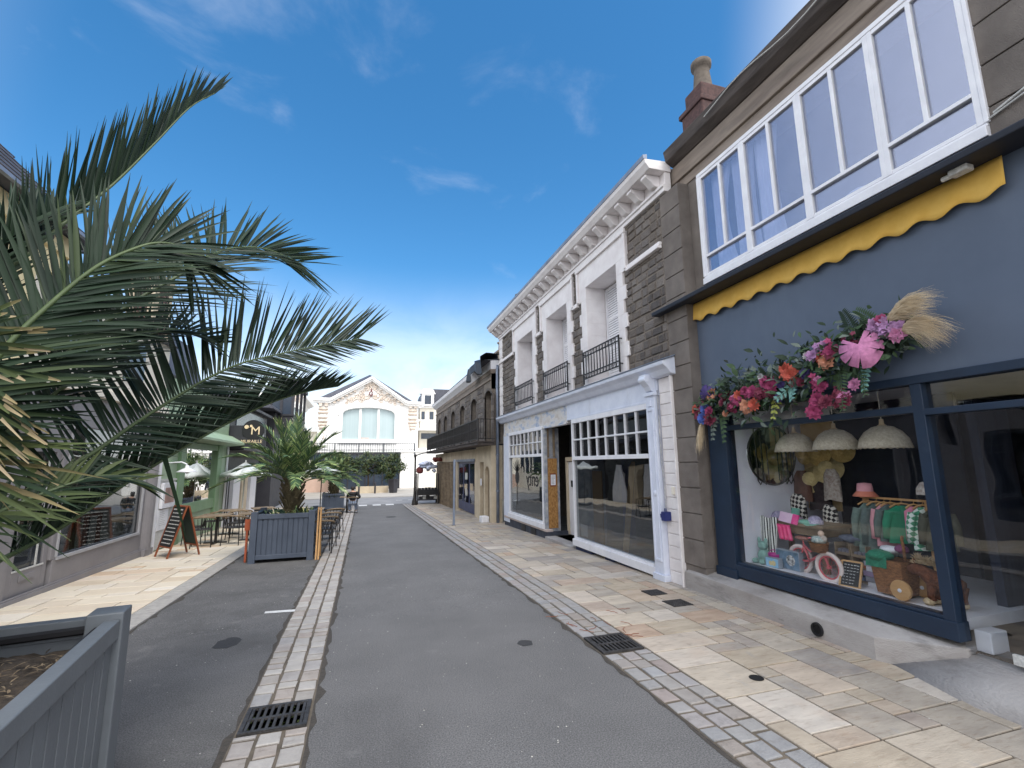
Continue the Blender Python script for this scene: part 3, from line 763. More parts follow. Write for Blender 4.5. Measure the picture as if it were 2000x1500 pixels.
def flower(mb, c, r, facing, petals=9, layers=2):
    f = Vector(facing).normalized(); a = f.cross(Vector((0,0,1))); a.normalize(); b = f.cross(a)
    for ly in range(layers):
        k = petals - ly*2
        for i in range(k):
            an = 2*math.pi*(i + .5*ly)/k + random.uniform(-.15,.15)
            d = a*math.cos(an) + b*math.sin(an)
            leaf(mb, Vector(c) + d*r*.08 + f*ly*r*.12, d + f*(.25+.5*ly), f, r*(1.0-.25*ly)*random.uniform(.85,1.1), r*.72, 0, .3)
    mb.ball(Vector(c)+f*r*.12, r*.13, 6, 4)
mb = MB()
for i in range(1500):
    u = random.random(); th = .15 + .13*math.sin(math.pi*min(1,u*1.05)) 
    p = garp(u) + Vector((random.uniform(-.16,.06), random.uniform(-.12,.12), random.gauss(0.05, th*.60)))
    d = rv() + Vector((-.5, 0, .1)); l = random.uniform(.06,.16)
    leaf(mb, p, d, Vector((-1,0,.5))+rv(.5), l, l*random.uniform(.28,.5), random.choice([0,0,1,1,2]))
mb.build('foliage', [L_DK, L_MD, L_GREY], GAR, smooth='open')
def sprig(p, d, l, n, ll, lw, m, name='leaf_sprig'):
    mb = MB(); d = Vector(d).normalized(); pts = [Vector(p) + d*l*t/6 + Vector((0,0,-.25*l*(t/6)**2)) for t in range(7)]
    mb.tube(pts, .004, 5)
    for i in range(1, n+1):
        t = i/n; q = Vector(p) + d*l*t + Vector((0,0,-.25*l*t*t))
        for sgn in (-1, 1):
            sd = d.cross(Vector((-1,0,0))).normalized()*sgn
            leaf(mb, q, sd + d*.7, (-1,0,.2), ll*(1.1-.6*t), lw*(1.1-.5*t))
    mb.build(name, m, GAR, smooth='open')
for u, dz, d, l, n, ll, lw, m in ((.92,.16,(-.2,.5,1),.34,12,.10,.03,L_MD),(.84,.18,(-.1,.2,1),.36,12,.11,.03,L_DK),(.55,.10,(-.2,.6,.9),.25,9,.09,.03,L_MD),(.30,.10,(-.2,.3,.9),.24,9,.08,.03,L_GREY),
        (.78,-.05,(-.4,-.2,-1),.42,14,.10,.026,L_MD),(.84,-.03,(-.3,-.3,-1),.36,12,.09,.026,L_MD),(.87,-.05,(-.3,0,-1),.3,8,.09,.05,L_TEAL),(.60,-.02,(-.5,.5,-.35),.24,5,.12,.05,L_TEAL),(.58,.0,(-.5,-.3,-.5),.22,5,.11,.045,L_TEAL),
        (.50,-.08,(-.4,.1,-1),.22,4,.10,.05,L_LIME),(.10,-.1,(-.3,-.1,-1),.30,6,.10,.06,L_GREY),(.16,-.12,(-.3,-.3,-1),.36,7,.10,.06,L_MD),(.20,.12,(-.2,.3,.8),.26,8,.09,.04,L_GREY),(.66,.13,(-.2,.1,1),.26,8,.09,.035,L_DK),(.45,.12,(-.2,.2,1),.24,8,.08,.03,L_DK)):
    sprig(garp(u) + Vector((-.06,0,dz)), d, l, n, ll, lw, m)
FL = [(.02,-.02,.10,F_WINE),(.0,.07,.09,F_RED),(.05,-.10,.11,F_BLUE),(.07,.0,.10,F_BLUE),(.10,-.18,.10,F_WINE),(.10,-.05,.08,F_MAG),(.12,.12,.07,F_PEACH),(.20,-.02,.06,F_WINE),(.26,-.12,.08,F_WINE),(.22,-.18,.06,F_PEACH),
      (.32,.02,.09,F_RED),(.36,.06,.09,F_MAG),(.40,.04,.10,F_MAG),(.44,.0,.09,F_WINE),(.36,-.13,.11,F_PEACH),(.40,-.12,.09,F_RED),(.47,.12,.09,F_MAG),(.50,.05,.09,F_MAG),(.49,-.03,.08,F_WINE),(.31,-.05,.08,F_MAG),
      (.58,.17,.10,F_RED),(.60,.09,.11,F_RED),(.45,.20,.05,F_WHITE),(.70,.17,.08,F_LIL),(.68,.20,.06,F_WHITE),(.75,.20,.08,F_LIL),(.77,.12,.09,F_MAG),(.75,.03,.10,F_PEACH),(.73,.10,.07,F_RED),
      (.72,-.20,.07,F_MAG),(.71,-.12,.06,F_PINK),(.70,-.30,.08,F_MAG),(.68,-.42,.10,F_MAG),(.73,-.38,.09,F_WINE),(.80,-.44,.10,F_WINE),(.84,-.32,.07,F_PINK),(.80,-.40,.08,F_PINK),
      (.93,.18,.09,F_LIL),(.97,.12,.10,F_LIL),(.99,.05,.09,F_PINK),(.95,.22,.07,F_MAG),(1.0,.12,.06,F_LIL),(.53,-.12,.06,F_PUR),(.55,.02,.06,F_PUR),(.88,.0,.07,F_WINE),(.28,.0,.06,F_PINK),(.64,-.05,.06,F_WINE),(.66,.02,.07,F_PUR)]
for u, dz, r, m in FL:
    mb = MB(); flower(mb, garp(u) + Vector((-.15,0,dz-.02)), r*.88, (-1, -.35+random.uniform(-.3,.3), .1+random.uniform(-.3,.3)), 11, 4)
    mb.build('flower', m, GAR, smooth='open')
for cu_, dz_, m_, n_ in ((.06,.03,F_WINE,10),(.06,-.12,F_BLUE,14),(.10,-.16,F_WINE,14),(.20,.02,F_WINE,8),(.28,-.08,F_MAG,14),(.37,.0,F_MAG,22),(.44,-.04,F_WINE,20),(.48,.08,F_MAG,22),(.35,-.16,F_PEACH,8),(.57,.12,F_RED,8),(.70,.14,F_LIL,12),(.76,.14,F_MAG,18),(.78,.05,F_WINE,12),(.71,-.18,F_MAG,16),(.69,-.36,F_MAG,16),(.78,-.40,F_WINE,14),(.95,.14,F_LIL,24),(.98,.08,F_LIL,14),(.62,.02,F_WINE,8),(.84,.10,F_WINE,8),(.14,.14,F_PEACH,6)):
    mb = MB()
    for q_ in range(n_):
        flower(mb, garp(cu_) + Vector((-.14+random.uniform(-.05,.05), random.gauss(0,.042), dz_+random.gauss(0,.036))), random.uniform(.028,.045), Vector((-1,-.3,.1))+rv(.7), 5, 1)
    mb.build('blossom_spray', m_, GAR, smooth='open')
def monstera(c, r, up, m):
    mb = MB(); f = Vector((-1,-.4,.15)).normalized(); u = Vector(up); u = (u - f*u.dot(f)).normalized(); s_ = f.cross(u)
    k = 72; out = []
    for i in range(k+1):
        an = -2.55 + 5.1*i/k
        rr = r*(1.0 - .18*abs(an)/2.55)
        slot = (i % 9 == 4 and abs(an) > .3)
        rr2 = rr*(.45 if slot else 1)*(1+.12*max(0,1-abs(an)*1.6))
        out.append(Vector(c) + (u*math.cos(an) + s_*math.sin(an))*rr2 + f*(-.12*rr2*abs(math.sin(an))))
    mb.add([Vector(c)-u*r*.15] + out, [(0,i,i+1) for i in range(1,k+1)], 0)
    mb.build('monstera_leaf', m, GAR, smooth='open', solid=.004)
monstera(garp(.895)+Vector((-.24,0,-.02)), .21, (0,-.35,-1), F_PINK)
monstera(garp(.115)+Vector((-.2,0,.16)), .12, (0,.2,1), F_PUR)
def pampas(p, d, l, n, sag, spread, name='pampas_plume'):
    mb = MB(); d = Vector(d).normalized()
    for i in range(n):
        t0 = random.uniform(0,.6); dd = (d + rv(spread)).normalized()
        q = Vector(p) + d*l*t0*.5 + rv(.02)
        ll = l*random.uniform(.45,.8); pts = []
        for k in range(5):
            t = k/4; pts.append(q + dd*ll*t + Vector((0, -.10*t*t*l, -sag*t*t*l*random.uniform(.9,1.1))))
        w = random.uniform(.002,.004); nrm = Vector((-1,random.uniform(-.4,.4),0))
        sd = dd.cross(nrm).normalized()*w
        vs = []; 
        for k, q2 in enumerate(pts): vs += [q2 - sd*(1-.7*k/4), q2 + sd*(1-.7*k/4)]
        mb.add(vs, [(2*k,2*k+1,2*k+3,2*k+2) for k in range(4)], 0, random.random())
    mb.build(name, m_pamp, GAR, smooth='open')
pampas(garp(.95)+Vector((-.1,0,.14)), (-.12,-.55,.50), .60, 480, .42, .17)
pampas(garp(.98)+Vector((-.1,0,.04)), (-.15,-.6,.30), .52, 420, .62, .17)
pampas(garp(.10)+Vector((-.1,0,.06)), (-.1,.55,.9), .34, 200, .5, .25)
pampas(garp(.03)+Vector((-.1,0,-.1)), (-.15,.3,-.9), .42, 150, .3, .16)
# ------------------------------------------------------------------ things behind the boutique glass
GL = 'goods in the boutique window'
m_lace = M_('lace_shade', rgb(240,232,214), rgb(204,192,168), .9, 38, .5, 60)
for lab, y, zt in (('lace pendant shade, leftmost of the three in the boutique window', 5.04, 2.21), ('lace pendant shade, middle of the three in the boutique window', 4.46, 2.22), ('lace pendant shade, nearest the corner post, right of the other two', 3.88, 2.22)):
    t = thing('pendant_lamp', lab, 'pendant lamp', (5.55, y, 2.72), 'lace pendant lamps')
    mb = MB(); n = 48
    prof = [(0.04,.05),(.10,.035),(.17,-.015),(.225,-.095),(.25,-.19)]
    vs, fs = [], []
    for r, h in prof:
        for j in range(n):
            an = 2*math.pi*j/n; hh = h - (.012*abs(math.sin(an*12)) if r > .24 else 0)
            vs.append((5.55+r*math.cos(an), y+r*math.sin(an), zt+hh))
    for i in range(4):
        for j in range(n): fs.append((i*n+j, i*n+(j+1)%n, (i+1)*n+(j+1)%n, (i+1)*n+j))
    mb.add(vs, fs); mb.build('lamp_shade', m_lace, t, smooth='open', solid=.004)
    mb = MB(); mb.tube([(5.55,y,2.72),(5.55,y,zt+.08)], .005, 6); mb.build('cord', m_cream, t)
    mb = MB(); mb.lathe([(.0,.13),(.02,.125),(.025,.07),(.045,.052),(.0,.046)], (5.55,y,zt), 12); mb.build('socket', m_gold, t)
# round mirror with metal bars on the white side wall (faces -Y)
t = thing('wall_mirror', 'round mirror behind thin metal bars hung on the white boutique wall', 'mirror', (5.75, 5.655, 1.9))
mb = MB(); mb.lathe([(0,.012),(.42,.012),(.44,0)], (5.75,5.655,1.98), 32, (0,-1,0)); mm, _, pp = newmat('mirror_glass'); pp.inputs['Metallic'].default_value = 1; pp.inputs['Roughness'].default_value = .05; pp.inputs['Base Color'].default_value = (.55,.58,.56,1)
mb.build('mirror_glass', mm, t)
mb = MB(); mb.tube([(5.75+.43*math.cos(2*math.pi*i/40),5.635,1.98+.43*math.sin(2*math.pi*i/40)) for i in range(40)], .012, 8, closed=True)
for x in (5.42,5.52,5.62,5.9,5.98,6.06): mb.tube([(x,5.60,2.42),(x,5.60,1.62),(x+.04,5.60,1.56),(x+.08,5.60,1.62)], .008, 6)
mb.build('frame', m_rail, t)
# hat panel
mb = MB(); mb.box(6.30,6.34,5.10,5.60,1.2,2.45); tag(mb.build('display_board', M_('kraft_panel', rgb(206,178,128), rgb(190,160,110), .8, 4), None, (6.32,5.35,1.2)), 'tall tan display panel carrying straw hats in the boutique', 'panel', None)
m_straw = M_('straw', rgb(222,196,128), rgb(186,156,92), .85, 30, .4, 90); m_straw2 = M_('pale_straw', rgb(232,214,160), rgb(206,186,130), .85, 30, .4, 90)
def hat(lab, c, r, ax, m):
    mb = MB(); mb.lathe([(r,0),(r*.98,.01),(r*.55,.02),(r*.52,.09),(r*.40,.125),(0,.13)], c, 24, ax)
    tag(mb.build('straw_hat', m, None, c, smooth=True), lab, 'hat', 'straw hats on the panel')
hat('straw hat, lowest of the pile on the tan panel', (6.2,5.40,1.62), .19, (-1,-.2,.3), m_straw2)
hat('straw hat with broad brim tilted right on the tan panel', (6.22,5.15,1.76), .20, (-1,-.3,.5), m_straw2)
hat('darker straw hat at the left top of the tan panel', (6.25,5.52,1.98), .15, (-1,.1,.2), m_straw)
hat('darker straw hat at the middle top of the tan panel', (6.22,5.26,1.98), .17, (-1,-.1,.2), m_straw)
hat('straw hat at the right of the hat pile, half in shadow', (6.28,4.96,2.02), .16, (-1,-.3,.1), m_straw)
# bag and scarves in the back
def cloth(name, lab, cat, c, w, h, m, grp=None, thick=.10, flare=1.15, sh=1.0):
    x, y, z = c
    mb = MB()
    def fn(u, v):
        an = 2*math.pi*u; k = (.55 + .45*min(1, v*5)) * (1 + (flare-1)*v)
        f = 1 + .10*math.sin(an*5 + v*3)*v
        return (x + thick/2*math.sin(an)*f*(.5+.5*min(1,v*6)), y + w/2*k*math.cos(an)*f, z - h*v + .012*math.sin(an*3)*(v > .95))
    mb.grid(fn, 36, 12); o = mb.build(name, m, None, c, smooth='open'); tag(o, lab, cat, grp); return o
m_floral = M_('floral_cloth', rgb(212,206,196), rgb(150,130,120), .9, 30)
m_check = M_('check_cloth', rgb(225,220,210), rgb(40,36,36), .9, 2)
def checker(m, s, c1, c2):
    t = m.node_tree; p = t.nodes['Principled BSDF']; ck = t.nodes.new('ShaderNodeTexChecker'); ck.inputs['Scale'].default_value = s; ck.inputs[1].default_value = c1; ck.inputs[2].default_value = c2
    tcn = t.nodes.new('ShaderNodeTexCoord'); mpn = t.nodes.new('ShaderNodeMapping'); mpn.inputs['Rotation'].default_value = (.6,0,0); mpn.inputs['Scale'].default_value = (0.01,1,1); mpn.inputs['Location'].default_value = (.37,.013,.011)
    t.links.new(tcn.outputs['Object'], mpn.inputs[0]); t.links.new(mpn.outputs[0], ck.inputs['Vector']); t.links.new(ck.outputs[0], p.inputs['Base Color'])
checker(m_check, 24, rgb(230,226,216), rgb(36,34,36))
m_rust = M_('rust_cloth', rgb(120,84,70), rgb(88,60,50), .9, 8)
cloth('cloth_bag', 'pale floral cloth bag hanging right of the straw hats', 'bag', (6.1,5.02,1.78), .22, .42, m_floral, GL)
cloth('scarf', 'black and white checked cloth hanging under the round mirror', 'scarf', (6.05,5.55,1.42), .24, .36, m_check, GL)
cloth('scarf', 'black and white checked cloth hanging right of the caps', 'scarf', (6.05,5.06,1.30), .20, .30, m_check, GL)
cloth('shawl', 'rust brown cloth hanging above the checked cloth below the mirror', 'shawl', (6.12,5.5,1.75), .26, .42, m_rust, GL)
cloth('shawl', 'dark floral cloth hanging between rust cloth and straw hats', 'shawl', (6.2,5.3,1.6), .3, .4, M_('dark_floral', rgb(70,56,60), rgb(40,32,36), .9, 20), GL)
# table with things
t = thing('display_table', 'grey wooden display table with square legs in the boutique window', 'table', (5.75,5.2,.5))
mb = MB(); mb.box(5.5,6.0,4.72,5.72,1.04,1.08); mb.box(5.52,5.98,4.75,5.70,.94,1.038); mb.build('table_top', m_woodg, t, bevel=.004)
for x, y in ((5.56,4.78),(5.56,5.64),(5.95,4.78),(5.95,5.64)):
    mb = MB(); mb.box(x-.03,x+.03,y-.03,y+.03,.5,.94); mb.build('leg', m_woodg, t)
m_capf = M_('floral_cap', rgb(216,206,226), rgb(120,120,160), .9, 60); m_mint = M_('mint_cloth', rgb(130,200,180), rgb(110,176,158), .9, 5); m_pinkc = M_('soft_pink', rgb(232,170,178), rgb(214,150,160), .9, 5)
def cap(lab, c, m, mv):
    t = thing('cap', lab, 'cap', c, GL)
    mb = MB(); mb.lathe([(.09,0),(.092,.03),(.075,.075),(.035,.10),(0,.105)], c, 16); mb.build('crown', m, t, smooth=True)
    mb = MB(); x, y, z = c
    mb.add([(x-.03,y-.085,z+.01),(x-.12,y-.075,z-.005),(x-.165,y,z-.012),(x-.12,y+.075,z-.005),(x-.03,y+.085,z+.01)],[(0,1,2,3,4)]); mb.build('peak', mv, t, solid=.006)
cap('flowery cap with pink peak at the far end of the display table', (5.7,5.58,1.085), m_capf, m_pinkc)
cap('flowery cap with mint green peak at the near end of the display table', (5.62,4.92,1.085), m_capf, m_mint)
mb = MB(); mb.prism([(5.40,1.115),(5.23,1.095),(5.20,1.10),(5.37,1.12)], 5.52, 5.53, 'x')
mb = MB(); mb.bar((5.50,5.36,1.15),(5.50,5.16,1.13),.015,.13,(.3,0,1)); mb.bar((5.498,5.16,1.13),(5.498,5.07,1.12),.016,.13,(.3,0,1),1)
tag(mb.build('leaflet', [M_('pale_pink_paper', rgb(240,214,232), rgb(226,190,220), .8, 9), M_('hot_pink_paper', rgb(240,84,160), rgb(230,70,146), .8, 9)], None, (5.5,5.2,1.09)), 'pink and white leaflet propped on the front edge of the display table', 'leaflet', GL)
mb = MB(); mb.bar((5.8,5.44,1.17),(5.8,5.32,1.17),.02,.14,(.2,0,1)); tag(mb.build('book', m_mint, None, (5.8,5.4,1.09)), 'small teal card standing among the caps on the display table', 'book', GL)
for lab, c, m in (('crumpled lilac cloth between the caps on the display table', (5.66,5.25,1.11), ncol('lilac_cloth', rgb(200,170,205))), ('crumpled pink cloth beside the far cap on the display table', (5.72,5.44,1.10), m_pinkc), ('folded mint cloth in front of the near cap', (5.56,5.02,1.10), m_mint)):
    mb = MB(); mb.ball(c, (.07,.11,.035), 12, 8, jit=.18); tag(mb.build('folded_cloth', m, None, c, smooth=True), lab, 'cloth', GL)
# striped towel over the table edge
m_str, t_, p_ = newmat('striped_towel')
tcn = t_.nodes.new('ShaderNodeTexCoord'); wv = t_.nodes.new('ShaderNodeTexWave'); wv.bands_direction = 'Y'; wv.inputs['Scale'].default_value = 9.5; wv.inputs['Distortion'].default_value = .4
rp = t_.nodes.new('ShaderNodeValToRGB'); rp.color_ramp.interpolation = 'CONSTANT'; rp.color_ramp.elements[0].color = rgb(40,44,44); rp.color_ramp.elements[1].position = .42; rp.color_ramp.elements[1].color = rgb(232,234,228)
t_.links.new(tcn.outputs['Object'], wv.inputs[0]); t_.links.new(wv.outputs[0], rp.inputs[0]); t_.links.new(rp.outputs[0], p_.inputs[0]); p_.inputs['Roughness'].default_value = .95
mb = MB(); mb.grid(lambda u, v: (5.45 - .03*v + .012*math.sin(u*14+v*2), 5.67 - .30*u + (.03-.06*u)*-v, 1.12 - .50*v + .012*math.sin(u*9)), 26, 14)
tag(mb.build('towel', m_str, None, (5.45,5.5,.62), smooth='open', solid=.012), 'black and white striped towel hanging at the left end of the display table', 'towel', GL)
mb = MB(); mb.grid(lambda u, v: (5.43 - .02*v + .016*math.sin(u*20), 5.36 - .20*u - .05*v, 1.05 - .19*v), 20, 6)
tag(mb.build('pouch', M_('hot_pink_satin', rgb(236,74,136), rgb(214,52,116), .35, 5), None, (5.43,5.25,.86), smooth='open', solid=.02), 'shiny hot pink pouches hanging beside the striped towel', 'pouch', GL)
# plush and bucket in the left corner
t = thing('plush_toy', 'pale teal plush toy slumped in the left corner of the window', 'plush toy', (5.35,5.62,.5), GL)
m_pl = M_('teal_plush', rgb(150,190,180), rgb(120,160,150), .95, 20, .6, 80)
mb = MB(); mb.ball((5.36,5.55,.60),(.08,.09,.10),12,8); mb.build('body', m_pl, t, smooth=True)
mb = MB(); mb.ball((5.34,5.54,.74),(.065,.07,.06),12,8); mb.ball((5.34,5.48,.80),(.02,.025,.05),8,6); mb.ball((5.34,5.60,.80),(.02,.025,.05),8,6); mb.build('head', m_pl, t, smooth=True)
for y in (5.49,5.61):
    mb = MB(); mb.ball((5.27,y,.54),(.07,.035,.035),8,6); mb.build('leg', m_pl, t, smooth=True)
t = thing('bucket', 'magenta pink bucket beside the teal plush toy', 'bucket', (5.35,5.4,.5), GL)
m_mg = M_('magenta_plastic', rgb(206,56,160), rgb(190,44,146), .4, 3)
mb = MB(); mb.lathe([(0,.5),(.065,.5),(.085,.66),(.09,.665),(.08,.65),(.06,.51)], (5.35,5.36,0), 16); mb.build('body', m_mg, t, smooth=True)
mb = MB(); mb.tube([(5.35,5.36+.085*math.cos(a),.66+.05*math.sin(a)) for a in [math.pi*i/10 for i in range(11)]], .005, 5); mb.build('handle', m_mg, t)
def pbox(lab, y0, y1, x0, x1, z1, m, mf):
    t = thing('toy_box', lab, 'box', ((x0+x1)/2,(y0+y1)/2,.5), GL)
    mb = MB(); mb.box(x0,x1,y0,y1,.5,z1); mb.build('carton', m, t, bevel=.003)
    mb = MB(); mb.box(x0-.002,x0-.0005,y0+.01,y1-.01,.51,z1-.01); mb.build('printed_front', mf, t)
    return t
m_ct = M_('grey_card', rgb(150,160,170), rgb(130,140,150), .6, 3)
t = pbox('large toy box with a football on its printed front', 4.97, 5.33, 5.34, 5.42, .74, m_ct, M_('print_blue', rgb(120,150,176), rgb(70,96,110), .5, 9))
mb = MB(); mb.lathe([(0,.006),(.05,.004),(.068,.0)], (5.337,5.10,.62), 18, (-1,0,0)); mb.build('ball_print', M_('ball_print', rgb(220,220,216), rgb(60,60,64), .6, 22, detail=1), t)
t = pbox('small pale blue toy box with a cloud picture, in front of the football box', 5.20, 5.42, 5.24, 5.31, .63, m_ct, M_('print_sky', rgb(160,206,230), rgb(120,176,210), .5, 6))
mb = MB(); mb.lathe([(0,.003),(.035,.0)], (5.237,5.28,.56), 14, (-1,0,0)); mb.lathe([(0,.003),(.03,.0)], (5.237,5.33,.555), 14, (-1,0,0)); mb.build('cloud_print', m_straw2, t)
# balance bike
m_bike = M_('coral_enamel', rgb(206,104,110), rgb(196,92,100), .35, 3); m_tyre = M_('cream_tyre', rgb(228,214,208), rgb(212,196,190), .7, 5)
BK = thing('balance_bike', 'small coral pink balance bike with cream tyres and wicker basket', 'bike', (5.35,4.8,.5))
def bw(x, y, z, r):
    mb = MB(); mb.tube([(x+.0, y+r*math.cos(2*math.pi*i/28), z+r*math.sin(2*math.pi*i/28)) for i in range(28)], .024, 10, closed=True)
    w = mb.build('wheel', m_tyre, BK, smooth=True)
    mb = MB(); mb.tube([(x, y+(r-.03)*math.cos(2*math.pi*i/28), z+(r-.03)*math.sin(2*math.pi*i/28)) for i in range(28)], .010, 6, closed=True)
    for k in range(12):
        a = 2*math.pi*k/12; mb.tube([(x+.012*(-1)**k,y,z),(x,y+(r-.03)*math.cos(a),z+(r-.03)*math.sin(a))], .002, 4)
    mb.lathe([(0,-.02),(.018,-.02),(.018,.02),(0,.02)], (x,y,z), 10, (1,0,0)); mb.build('rim', m_bike, w)
bw(5.27,4.50,.655,.155); bw(5.42,5.02,.655,.155)
mb = MB()
A = (5.27,4.50,.655); Bk = (5.42,5.02,.655); hd = (5.315,4.62,.86); hb = (5.295,4.58,.80); st = (5.385,4.92,.84); bb = (5.365,4.84,.66)
mb.tube([hb, (5.34,4.76,.70), bb], .017, 8); mb.tube([hd, (5.35,4.8,.78), st], .013, 8); mb.tube([bb, st], .015, 8); mb.tube([bb, (5.395,4.94,.64), Bk], .012, 8); mb.tube([st, Bk], .010, 8)
mb.tube([(5.32,4.64,.92), hb], .016, 8); mb.tube([hb, (5.285,4.55,.76), A], .014, 8); mb.tube([st, (5.39,4.93,.90)], .010, 8)
mb.build('frame', m_bike, BK, smooth=True)
mb = MB(); mb.ball((5.39,4.94,.92),(.045,.10,.028),12,8); mb.build('saddle', M_('brown_leather', rgb(150,96,84), rgb(120,74,64), .5, 5), BK, smooth=True)
mb = MB(); mb.tube([(5.20,4.68,.97),(5.27,4.65,.965),(5.325,4.64,.95),(5.38,4.66,.965),(5.45,4.70,.97)], .010, 8); mb.build('handlebar', m_bike, BK, smooth=True)
m_wick = M_('wicker', rgb(176,122,76), rgb(112,72,42), .8, 26, .9, 70, stretch=(1,1,3))
mb = MB(); mb.lathe([(0,.82),(.085,.82),(.105,.92),(.115,.93),(.10,.92),(.08,.83)], (5.25,4.585,0), 20); mb.build('basket', m_wick, BK, smooth=True)
mb = MB(); mb.ball((5.25,4.58,.955),(.075,.085,.05),10,8,jit=.15); tag(mb.build('cloth_toy', M_('leaf_print', rgb(226,228,220), rgb(80,120,120), .9, 40), None, (5.25,4.58,.93), smooth=True), 'leaf printed doll clothes filling the bike basket', 'cloth', GL)
t = thing('rag_doll', 'small rag doll with pale head sitting in the bike basket', 'doll', (5.25,4.54,.96), GL)
mb = MB(); mb.ball((5.25,4.54,1.035),.035,10,8); mb.build('head', M_('doll_skin', rgb(226,200,180), rgb(206,176,156), .9, 5), t, smooth=True)
mb = MB(); mb.ball((5.25,4.52,.98),(.03,.05,.04),8,6); mb.build('dress', m_floral, t, smooth=True)
# crate shelf
for k, (lab, y0, z0) in enumerate((('small wooden crate at the bottom left of the crate stack behind the blackboard', 4.42, .50), ('small wooden crate in the middle left of the crate stack', 4.42, .64), ('small wooden crate topmost at the left of the crate stack', 4.42, .78), ('small wooden crate bottom right of the crate stack', 4.22, .50), ('small wooden crate middle right of the crate stack, with orange things', 4.22, .64), ('small wooden crate topmost at the right of the crate stack', 4.22, .78))):
    t = thing('crate', lab, 'crate', (5.62,y0+.1,z0), 'stacked display crates')
    mb = MB(); mb.box(5.52,5.7,y0,y0+.19,z0,z0+.012); mb.box(5.52,5.7,y0,y0+.012,z0+.012,z0+.135); mb.box(5.52,5.7,y0+.178,y0+.19,z0+.012,z0+.135); mb.box(5.69,5.7,y0+.012,y0+.178,z0+.012,z0+.135); mb.box(5.515,5.519,y0,y0+.19,z0+.001,z0+.035)
    mb.build('box', m_woodg, t)
    mb = MB()
    for q in range(3): mb.box(5.54,5.64,y0+.025+q*.05,y0+.065+q*.05,z0+.012,z0+.05+.02*random.random())
    o = mb.build('contents', [M_('soft_blue', rgb(120,150,190), rgb(90,110,150), .8, 20), M_('rust_orange', rgb(196,110,60), rgb(160,80,50), .8, 20), M_('muted_grey', rgb(140,140,150), rgb(100,100,112), .8, 20)][k % 3], t)
mb = MB(); mb.ball((5.6,4.45,.97),(.08,.13,.05),12,8,jit=.15); tag(mb.build('folded_cloth', M_('slate_cloth', rgb(110,116,130), rgb(70,76,92), .9, 10), None, (5.6,4.45,.92), smooth=True), 'crumpled slate blue cloth on top of the crate stack', 'cloth', GL)
# blackboard leaning
t = thing('chalk_board', 'small framed chalkboard with handwriting leaning at the front of the window', 'chalkboard', (5.3,4.25,.5))
P0, P1 = Vector((5.22,4.35,.50)), Vector((5.26,4.15,.50)); up = Vector((.10,.01,.26)); ax = (P1-P0); nn = up.cross(ax).normalized()
if nn.x > 0: nn = -nn
mb = MB(); q = [P0+nn*.002,P1+nn*.002,P1+up+nn*.002,P0+up+nn*.002]; mb.add(q+[v-nn*.012 for v in q],[(0,1,2,3),(7,6,5,4),(0,4,5,1),(1,5,6,2),(2,6,7,3),(3,7,4,0)]); mb.build('slate_panel', m_board, t)
mb = MB()
for a, b in ((P0,P1),(P1,P1+up),(P1+up,P0+up),(P0+up,P0)): mb.bar(a,b,.018,.02,nn)
mb.build('frame', m_woodl, t)
mb = MB()
for r in range(7):
    for k in range(random.randint(3,5)):
        a = .12+.16*k+random.uniform(0,.03); b = a+random.uniform(.07,.13)
        c = .86-.12*r; p = P0+ax*a+up*c+nn*.004; e = P0+ax*min(b,.9)+up*(c+random.uniform(-.01,.01))+nn*.004
        mb.bar(p,e,.004,.008 if r < 1 else .005,up)
mb.build('handwriting', m_chalk, t)
# pile of sheets behind the board
for k in range(5):
    mb = MB(); mb.box(5.46,5.72,4.02+.01*(k%2),4.20+.02*(k%3),.5+.055*k,.55+.055*k); tag(mb.build('book', [m_white, M_('grey_cover', rgb(176,176,186), rgb(156,156,166), .7, 8), M_('lilac_cover', rgb(190,170,200), rgb(170,150,184), .7, 8)][k%3], None, (5.6,4.1,.5+.055*k)), 'flat boxed set, number %s from the bottom of the pale pile behind the chalkboard' % ('one','two','three','four','five')[k], 'boxed set', GL)
# wicker cart
t = thing('wicker_cart', 'wicker doll cart with round wooden wheel and green knit inside', 'toy cart', (5.35,3.8,.5))
mb = MB(); n = 22
vs, fs = [], []
for z, k in ((.52,.88),(.86,1.08),(.87,1.1),(.84,1.0),(.54,.80)):
    for (sx, sy) in ((-1,-1),(-1,1),(1,1),(1,-1)):
        vs.append((5.38+sx*.13*k, 3.83+sy*.15*k, z))
for i in range(4):
    for j in range(4): fs.append((4*i+j,4*i+(j+1)%4,4*i+4+(j+1)%4,4*i+4+j))
fs.append((16,17,18,19)); mb.add(vs, fs); mb.build('basket', m_wick, t, bevel=.02)
mb = MB(); mb.tube([(5.36,3.70,.86),(5.36,3.70,1.0),(5.38,3.72,1.07),(5.42,3.74,1.1)], .014, 8); mb.build('handle', m_wick, t, smooth=True)
for x, y in ((5.22,3.68),(5.54,3.68)):
    mb = MB(); mb.lathe([(0,.02),(.02,.024),(.095,.018),(.1,.0),(.095,-.016),(0,-.016)], (x,y,.6), 24, (-1,0,0)); w = mb.build('wheel', m_woodl, t, smooth=False)
    mb = MB(); mb.lathe([(0,.035),(.018,.03),(.02,.02)], (x,y,.6), 10, (-1,0,0)); mb.build('hub', m_white, w)
mb = MB(); mb.ball((5.32,3.92,.89),(.13,.12,.06),14,8,jit=.1); mb.grid(lambda u, v: (5.24-.015*v+.006*math.sin(u*12), 4.02-.22*u, .89-.11*v), 12, 4)
tag(mb.build('knitted_blanket', M_('emerald_knit', rgb(44,136,104), rgb(36,112,86), .95, 60, .6, 90), None, (5.32,3.92,.87), smooth=True), 'emerald green knit spilling over the wicker cart edge', 'blanket', GL)
